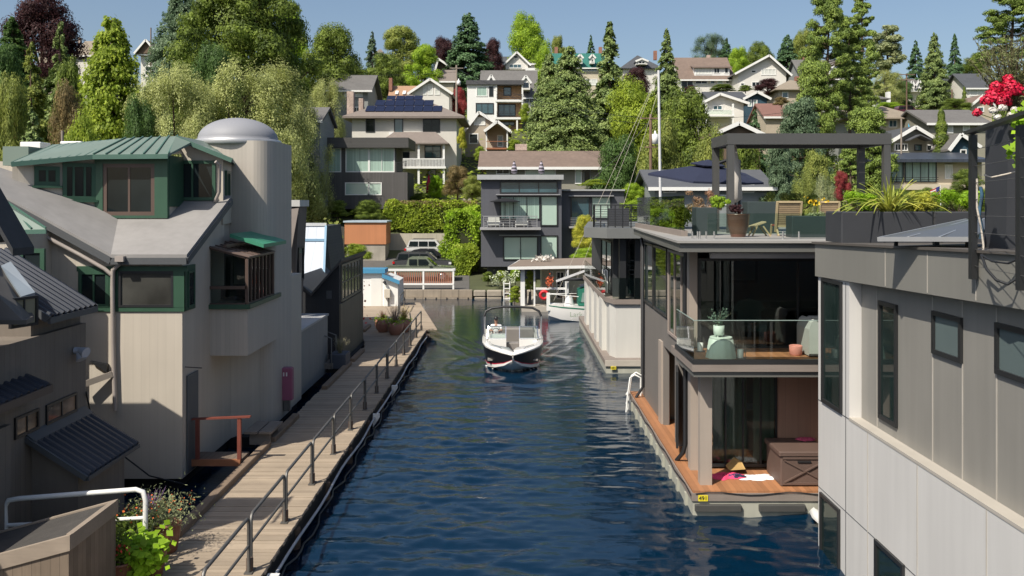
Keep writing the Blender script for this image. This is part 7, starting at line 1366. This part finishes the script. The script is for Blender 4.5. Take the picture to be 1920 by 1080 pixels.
for px_, lb in ((1690,'green shrub under the left end of the long modern house'),(1730,'green shrub left of the flag below the long modern house'),(1775,'green shrub right of the flag below the long modern house'),(1835,'green shrub below the right end of the long modern house')): bush(lb,px_,74,356,420,60,'mid')
# photinia hedge along the parking lot: one clipped mass, and the climber falling over the wall
def hedge(name, label, x0, x1, y0, y1, z0, z1, n, leaf, col, col2=None, seed=1, amp=.12):
    r = np.random.default_rng(seed); C = r.uniform(0,1,(n,3)); f_ = r.integers(0,3,n); C[f_==0,1] = r.uniform(-.04,.06,(f_==0).sum()); C[f_==1,2] = r.uniform(.9,1.04,(f_==1).sum()); 
    P0 = np.stack([x0+C[:,0]*(x1-x0), y0+C[:,1]*(y1-y0), z0+C[:,2]*(z1-z0)],1); P0 += .18*np.sin(P0[:,[2,0,0]]*3.1+P0[:,[0,2,1]]*1.7)+amp*np.sin(P0[:,[2,2,0]]*1.1+P0[:,[1,0,1]]*.8+1)
    t = thing(name, label, 'hedge', ((x0+x1)/2,y0,z0)); me = leafmesh('foliage', P0-np.array(t.location), leaf*r.uniform(.6,1.3,n), LM[col], seed=seed); o = bpy.data.objects.new('foliage', me); COL.objects.link(o); o.parent = t
    MB().box(x0+.25,x1-.25,y0+.3,y1-.3,z0-.5,z1-.35).build('stem_core', mk('hedge_core', (.03,.035,.012), .95, n=(3,.4)), t)
    if col2:
        k_ = int(n*.28); Q = np.stack([r.uniform(x0,x1,k_), r.uniform(y0,y1,k_), z1+r.uniform(-.45,.18,k_)],1); me = leafmesh('young_leaves', Q-np.array(t.location), leaf*r.uniform(.5,1.1,k_), LM[col2], seed=seed+5); o = bpy.data.objects.new('young_leaves', me); COL.objects.link(o); o.parent = t
    return t
hedge('hedge','long clipped photinia hedge with reddish tips above the parking lot wall',X(722,88),X(893,88),88,91,H(434,88),H(380,88),16000,.12,'yg','brown')
hedge('climber_mass','bright green climber mass falling over the wall end beside the parked cars',X(838,80),X(898,80),79,86,H(500,80),H(402,80),14000,.13,'bright','lime',2,.5)
hedge('hedge','lower bright foliage under the climber mass beside the slate house',X(850,76),X(888,76),75.5,79,.8,H(470,76),6000,.12,'yg','bright',3,.4)
r = np.random.default_rng(5)
# undergrowth over the whole slope
n = 90000; yy = 70+ (r.uniform(0,1,n)**1.5)*165; xx = r.uniform(-1,1,n)*yy*.72; cl = np.sin(xx*.7+yy*.31)+np.sin(xx*.23-yy*.55)+np.sin(xx*1.3+1)
ok = (yy > 91)|(xx < X(600,80))|(xx > X(1060,75)); ok &= ~((xx > X(640,100))&(xx < X(885,100))&(yy > 90)&(yy < 98)&False); xx, yy, cl = xx[ok], yy[ok], cl[ok]
zz = np.array([hill(v) for v in yy])+np.abs(r.normal(0,.45,len(yy)))*(1.2+.5*cl.clip(-1,2))
me = leafmesh('undergrowth', np.stack([xx,yy,zz],1), r.uniform(.15,.42,len(xx)), LM['yg'], N=np.tile([0,-.3,1.],(len(xx),1)), seed=4); o = bpy.data.objects.new('undergrowth', me); COL.objects.link(o); o['kind'] = 'stuff'
# woods on the flanks of the hill, beyond both edges of the view
PC, PN, PS = g_decid(77,12,10,5200,.34,40)[:3]; Cs, Ns, Ss = [], [], []
for i in range(64):
    sd = -1 if i % 2 else 1; y = r.uniform(72,230); x_ = sd*y*r.uniform(.66,1.25); sc = r.uniform(.8,1.5); sz = sc*r.uniform(.9,1.4); a_ = r.uniform(0,6.28); c_, s_ = math.cos(a_), math.sin(a_)
    Q = np.stack([(PC[:,0]*c_-PC[:,1]*s_)*sc+x_, (PC[:,0]*s_+PC[:,1]*c_)*sc+y, PC[:,2]*sz+hill(y)-.5],1); Cs.append(Q); Ns.append(PN); Ss.append(PS*sc)
me = leafmesh('flank_wood', np.concatenate(Cs), np.concatenate(Ss), LM['mid'], np.concatenate(Ns), seed=8); o = bpy.data.objects.new('flank_wood', me); COL.objects.link(o); o['kind'] = 'stuff'
# left shore thicket low down behind the houseboats
n = 16000; xx = r.uniform(X(-60,66),X(600,66),n); yy = 66.6+r.uniform(0,8,n); zz = .5+r.uniform(0,1,n)**1.3*(3.2+1.2*np.sin(xx*.8)+np.sin(xx*2.1)); me = leafmesh('shore_thicket', np.stack([xx,yy,zz],1), r.uniform(.12,.3,n), LM['olive'], seed=9); o = bpy.data.objects.new('shore_thicket', me); COL.objects.link(o); o['kind'] = 'stuff'
n = 12000; xx = r.uniform(X(1180,68),X(1700,68),n); yy = 67.5+r.uniform(0,10,n); zz = .6+r.uniform(0,1,n)**1.3*(4.2+1.0*np.sin(xx*.9)+np.sin(xx*2.3)); me = leafmesh('shore_thicket', np.stack([xx,yy,zz],1), r.uniform(.12,.3,n), LM['mid'], seed=10); o = bpy.data.objects.new('shore_thicket', me); COL.objects.link(o); o['kind'] = 'stuff'
# ---------------------------------------------------------------- potted plants close to the camera
def pot(t, x, y, z, r_, h, mat):
    MB().lathe((x,y,z), [(r_*.62,0),(r_*.7,.02),(r_*.95,h*.6),(r_,h*.9),(r_*1.06,h*.92),(r_*1.06,h),(r_*.95,h),(r_*.9,h*.9),(.01,h*.9)], 24).build('pot', mat, t)
def plantm(par, name, C, S, col, N=None, asp=.5, A=None, seed=1):
    me = leafmesh(name, np.asarray(C)-np.array(par.location), S, LM[col] if isinstance(col, str) else col, N, asp, A=A, seed=seed); o = bpy.data.objects.new(name, me); COL.objects.link(o); o.parent = par
    if name in ('petal','flower','foliage','leaf','red_leaf'): o['kind'] = 'stuff'
    return o
TERR = mk('terracotta_glazed', (.20,.085,.05), .45, n=(4,.15))
def strands(par, name, base, n, L_, spread, mat, seed, w_=.012, curve=.5, seg=6, up=1.0, asym=0):
    "grass-like blades from a base point"
    r = random.Random(seed); mb = MB()
    for i in range(n):
        a = r.uniform(0,6.283); s = r.uniform(.15,1)*spread; l = L_*r.uniform(.55,1.1); b_ = Vector(base)+Vector((r.uniform(-1,1)*.1*spread,r.uniform(-1,1)*.1*spread,0)); pts = []
        for k_ in range(seg+1):
            f_ = k_/seg; pts.append(b_+Vector((math.cos(a)*s*l*f_, math.sin(a)*s*l*f_, up*l*(f_-curve*s*f_*f_*1.6))))
        side = Vector((-math.sin(a),math.cos(a),0)); rows = [[p-side*w_*(1-k_/seg)**.6*(1 if k_ else .5), p+Vector((0,0,w_*.3)), p+side*w_*(1-k_/seg)**.6*(1 if k_ else .5)] for k_, p in enumerate(pts)]
        mb.loft(rows, closed=False, cap=False, smooth=True)
    return mb.build(name, mat, par)
r = np.random.default_rng(31)
a = thing('potted_plant','lavender and orange flowers in a terracotta pot at the dock edge by the bin','potted plant',(-6.42,16.9,.5)); pot(a,-6.42,16.9,.5,.24,.55,TERR)
C = r.normal(0,1,(1500,3))*[.27,.27,.17]+[-6.55,16.8,1.27]; plantm(a,'foliage',C,r.uniform(.02,.05,1500),'grey',asp=.3)
C = r.normal(0,1,(500,3))*[.22,.22,.1]+[-6.9,16.5,1.15]; plantm(a,'foliage',C,r.uniform(.03,.06,500),'mid')
strands(a,'flower_stalk',(-6.7,16.8,1.15),46,.55,.55,mk('lavender_stalk',(.16,.10,.20),.8,n=(9,.3)),3,.012,.15)
C = r.normal(0,1,(90,3))*[.3,.3,.05]+[-6.55,16.7,1.45]; plantm(a,'flower',C,r.uniform(.015,.03,90),mk('orange_petal',(.65,.14,.03),.7,island=.2),asp=.9)
b_ = thing('potted_plant','bright lime sweet potato vine spilling from a terracotta pot','potted plant',(-6.25,15.75,.5)); pot(b_,-6.25,15.75,.5,.24,.5,TERR)
C = r.normal(0,1,(420,3))*[.22,.2,.14]+[-6.38,15.6,1.0]; C2 = r.normal(0,1,(160,3))*[.12,.1,.22]+[-6.3,15.35,.75]; C = np.concatenate([C,C2]); plantm(b_,'foliage',C,r.uniform(.05,.09,len(C)),'lime',N=np.tile([.2,-.6,.9],(len(C),1)),asp=.8)
c_ = thing('potted_plant','dark leafy plant with small red flowers in a shaded pot next to the bin','potted plant',(-6.62,15.3,.5)); pot(c_,-6.62,15.3,.5,.2,.45,TERR)
C = r.normal(0,1,(500,3))*[.13,.13,.22]+[-6.66,15.3,1.2]; plantm(c_,'foliage',C,r.uniform(.03,.05,500),'mid'); C = r.normal(0,1,(26,3))*[.12,.12,.05]+[-6.55,15.2,1.2]; plantm(c_,'flower',C,r.uniform(.03,.04,26),mk('red_petal',(.6,.05,.03),.7,island=.2),asp=.9)
for i_, (px, y, lb) in enumerate(((718,45.6,'left glazed clay pot with brownish grasses near the dock end'),(741,44.6,'right glazed clay pot with tall lavender grasses near the dock end'),(757,45.6,'third clay pot with pale yellow grass half behind the right pot'))):
    a = thing('potted_plant', lb, 'potted plant', (X(px,y),y,.5)); MB().lathe((X(px,y),y,.5),[(.22,0),(.36,.2),(.42,.42),(.38,.62),(.33,.64),(.3,.6),(.01,.58)],20).build('pot', mk('pink_brown_glaze',(.30,.15,.11),.3,n=(3,.1)), a)
    strands(a,'grass',(X(px,y),y,1.05),90,(.6,1.15,.9)[i_],.6,(mk('brown_grass',(.22,.12,.07),.8,n=(9,.3)),mk('mauve_grass',(.27,.20,.17),.8,n=(9,.3)),mk('straw_grass',(.36,.28,.08),.8,n=(9,.3)))[i_],i_+5,.012,.25)
    C = r.normal(0,1,(200,3))*[.2,.2,.08]+[X(px,y)-.05,y-.1,1.15]; plantm(a,'foliage',C,r.uniform(.04,.07,200),'bright')
a = thing('planter','timber planter box with pale lavender beside the black houseboat steps','planter',(X(632,35.5),35.5,.5)); y = 35.5; MB().bbox(X(618,y),X(648,y),y,y+1.0,.5,1.05,.02).build('box', mk('blue_grey_box',(.06,.07,.09),.7), a); strands(a,'lavender',(X(634,y),y+.4,1.0),120,.75,.55,mk('pale_lavender',(.30,.28,.17),.8,n=(9,.3)),9,.012,.3)
a = thing('potted_plant','leggy red-flowered shrub with bare pinkish stems before the white shed','potted plant',(X(661,48),48,.5)); y = 48; strands(a,'stem',(X(660,y),y,.5),14,2.2,.35,mk('pink_stem',(.45,.25,.25),.7),4,.03,.1); C = r.normal(0,1,(260,3))*[.35,.3,.55]+[X(658,y),y,2.5]; plantm(a,'flower',C,r.uniform(.04,.09,260),mk('coral_petal',(.65,.15,.06),.7,island=.3),asp=.8); C = r.normal(0,1,(80,3))*[.3,.2,.12]+[X(668,y),y,.85]; plantm(a,'red_leaf',C,r.uniform(.05,.1,80),mk('red_petal',(.6,.05,.03),.7))
# flax and shrubs in the roof planters
a = thing('flax_plant','spiky yellow and green striped flax arching out of the large charcoal planter','plant',(X(1660,17.6),17.6,H(397,17.6))); FLX = leafmat('flax_leaf',(.30,.30,.055),(.15,.19,.03),.25); strands(a,'leaf',(X(1668,17.55),17.55,H(402,17.5)),84,1.0,1.3,FLX,12,.030,.5,8)
def shrub_cloud(label, px, y, py, w_, hh, n, s_, col, cat='shrub', seed=3, zc=None):
    x_ = X(px,y); z_ = H(py,y); a = thing('shrub', label, cat, (x_,y,z_)); rr = np.random.default_rng(seed); k_ = 14; cs = [(x_+rr.uniform(-.5,.5)*w_, y+rr.uniform(-.3,.3)*w_*.6, z_+rr.uniform(.15,.7)*hh) for _ in range(k_)]
    C, N = clump_cloud(rr, cs, rr.uniform(.14,.26,k_)*min(w_,hh*1.3), n, .9); plantm(a,'foliage',C,s_*rr.uniform(.6,1.3,n),col,N,seed=seed)
    m = MB(); limbs(m,(x_,y,z_-.03),cs[:8],.012); m.build('stem', BARK, a); return a
shrub_cloud('yellow-green shrub left of the flax in the charcoal planter',1612,17.7,398,.55,.55,3000,.022,'lime'); shrub_cloud('green and golden shrub right of the flax',1722,17.7,398,.6,.5,2600,.022,'gold',seed=5); shrub_cloud('bright green shrub filling the second charcoal planter',1795,18,398,.8,.55,4200,.022,'lime',seed=6)
shrub_cloud('bright green shrub with purple flower in the tall dark terrace planter',1352,23.1,392,.42,.42,1300,.035,'bright',seed=7); shrub_cloud('dark purple-red shrub in the big brown terrace pot',1384,22,402,.36,.3,900,.025,'purple',seed=8); shrub_cloud('pink blossoming bush behind the left pergola post',1318,25.5,402,.75,.85,1500,.03,leafmat('leaf_pink',(.26,.14,.10),(.15,.12,.06)),seed=9)
shrub_cloud('grey-green grassy shrub behind the lounge chairs',1465,26,388,1.0,.5,2000,.03,'olive',seed=10); shrub_cloud('feathery green shrub behind the right lounge chair',1510,26,390,.9,.45,1800,.03,'mid',seed=11); shrub_cloud('trailing green plant with yellow flowers in the long low planter',1532,21.75,420,.36,.35,420,.04,'grey',seed=12)
a = thing('flower_cluster','cluster of yellow flowers above the long low terrace planter','flowers',(X(1533,21.7),21.7,H(378,21.7))); C = r.normal(0,1,(36,3))*[.13,.08,.05]+[X(1533,21.7),21.7,H(377,21.7)]; plantm(a,'petal',C,r.uniform(.025,.04,36),mk('yellow_petal',(.75,.5,.02),.6,island=.2),asp=.9); strands(a,'stem',(X(1533,21.7),21.7,H(402,21.7)),16,.33,.4,LM['mid'],3,.006,.1)
shrub_cloud('dense shrub row beyond the terrace on the left',1250,31,440,1.4,1.3,3500,.05,'yg',seed=13)
# eucalyptus on the side table
a = pp; x_ = X(1352,20.7)-.05; strands(a,'stem',(x_,20.7,4.18),13,.48,.75,mk('euc_stem',(.18,.2,.12),.7),2,.006,.2); rr = random.Random(2); C = []
for i in range(13):
    an = rr.uniform(0,6.28); l = rr.uniform(.25,.5); s = rr.uniform(.2,.85)
    for k_ in range(14): f_ = .2+.8*k_/14; C.append((x_+math.cos(an)*s*l*f_+rr.uniform(-.02,.02), 20.7+math.sin(an)*s*l*f_, 4.18+l*(f_-.3*s*f_*f_)+rr.uniform(-.02,.02)))
plantm(a,'leaf',C,np.full(len(C),.028),leafmat('eucalyptus_leaf',(.11,.18,.13),(.08,.13,.09)),asp=.9)
# flowers and olive tree in the planter tower
a = thing('flowers','deep red geraniums blooming on top of the black planter tower','flowers',(X(1875,12.8),12.8,H(228,12.8))); y = 12.8; cs = [P(1890,150,y),P(1892,168,y),P(1862,182,y),P(1878,190,y),P(1905,172,y),P(1850,190,y),P(1868,165,y),P(1832,212,y)]
C, N = clump_cloud(r, [tuple(c) for c in cs], [.085,.15,.13,.14,.12,.10,.10,.07], 2400, 1.); plantm(a,'petal',C,r.uniform(.014,.026,2400),mk('geranium_red',(.62,.012,.055),.55,n=(5,.3),island=.35,trans=.15),N,.9); m = MB(); 
for c in cs: m.tube([(X(1880,y),y,H(228,y)),tuple(c)], .006, 5)
m.build('stem', LM['mid'], a)
a = thing('flowers','white geraniums below the red ones on the black planter tower','flowers',(X(1880,12.6),12.6,H(228,12.6))); y = 12.6; cs = [P(1862,208,y),P(1880,203,y),P(1895,216,y),P(1870,220,y),P(1888,226,y),P(1902,206,y)]; C, N = clump_cloud(r, [tuple(c) for c in cs], [.06,.06,.055,.05,.05,.05], 520, .9); plantm(a,'petal',C,r.uniform(.018,.028,520),mk('white_petal',(.75,.72,.66),.6,island=.1,trans=.2),N,.9)
m = MB(); 
for c in cs: m.tube([(X(1880,y),y,H(232,y)),tuple(c)], .005, 5)
m.build('stem', LM['mid'], a)
a = thing('vine','lime green leaves trailing over the upper right railing','vine',(X(1910,12.4),12.4,H(230,12.4))); y = 12.4; C = np.concatenate([r.normal(0,1,(70,3))*[.07,.05,.09]+list(P(1915,225,y)), r.normal(0,1,(40,3))*[.05,.03,.08]+list(P(1905,285,11.6))]); plantm(a,'leaf',C,r.uniform(.035,.06,len(C)),'lime',N=np.tile([-.3,-.8,.4],(len(C),1)),asp=.8)
a = thing('olive_tree','young olive tree growing from the black planter tower','tree',(X(1895,13),13,H(232,13))); y = 13.1; rr = random.Random(5); C = []; A = []; m = MB()
for i in range(95):
    an = rr.uniform(0,6.28); l = rr.uniform(.5,1.35); s = rr.uniform(.1,.62); b0_ = Vector((X(1900,y),y,H(225,y))); pts = []
    for k_ in range(7): f_ = k_/6; pts.append(b0_+Vector((math.cos(an)*s*l*f_, math.sin(an)*s*l*f_*.6, l*f_-.25*s*f_*f_)))
    m.tube(pts, .008, 4, .003)
    for k_ in range(56):
        f_ = rr.uniform(.25,1.0)*6; j = min(5,int(f_)); p = pts[j].lerp(pts[j+1], f_-j); C.append((p.x+rr.uniform(-.04,.04),p.y+rr.uniform(-.04,.04),p.z+rr.uniform(-.03,.04))); A.append((math.cos(an),math.sin(an)*.6,.8))
m.build('branch', BARK, a); plantm(a,'leaf',C,np.full(len(C),.034),leafmat('olive_leaf',(.17,.18,.075),(.11,.12,.06)),asp=.28,A=np.array(A))
# white flowers on the boathouse roof, hanging basket, hydrangea blossoms
a = thing('flowers','white blossoms along the boathouse roof edge','flowers',(X(1018,62),62,H(488,62))); C = r.normal(0,1,(120,3))*[.35,.3,.1]+[X(1018,62),62,H(484,62)]; plantm(a,'petal',C,r.uniform(.06,.12,120),mk('white_petal',(.75,.72,.66)),asp=.9)
a = thing('hanging_basket','red flowering hanging basket under the boathouse roof','flowers',(X(1030,58.2),58.2,H(530,58.2))); C = r.normal(0,1,(160,3))*[.12,.12,.2]+[X(1030,58.2),58.2,H(526,58.2)]; plantm(a,'petal',C,r.uniform(.04,.07,160),mk('coral_petal',(.6,.12,.06)),asp=.9); MB().tube([P(1030,505,58.2),P(1030,526,58.2)], .015, 5).build('hook', BLACK, a)
a = thing('hydrangea_blossoms','pale green-white hydrangea heads along the seawall','flowers',(X(945,68),68,1)); C = np.concatenate([r.normal(0,.12,(40,3))+[X(px,67.8),67.6,H(py,67.8)] for px, py in ((925,520),(935,514),(945,524),(955,518),(962,526),(970,512),(930,528),(948,512))]); plantm(a,'petal',C,r.uniform(.05,.09,len(C)),mk('pale_green_petal',(.5,.55,.38),.7,island=.1),asp=.9)
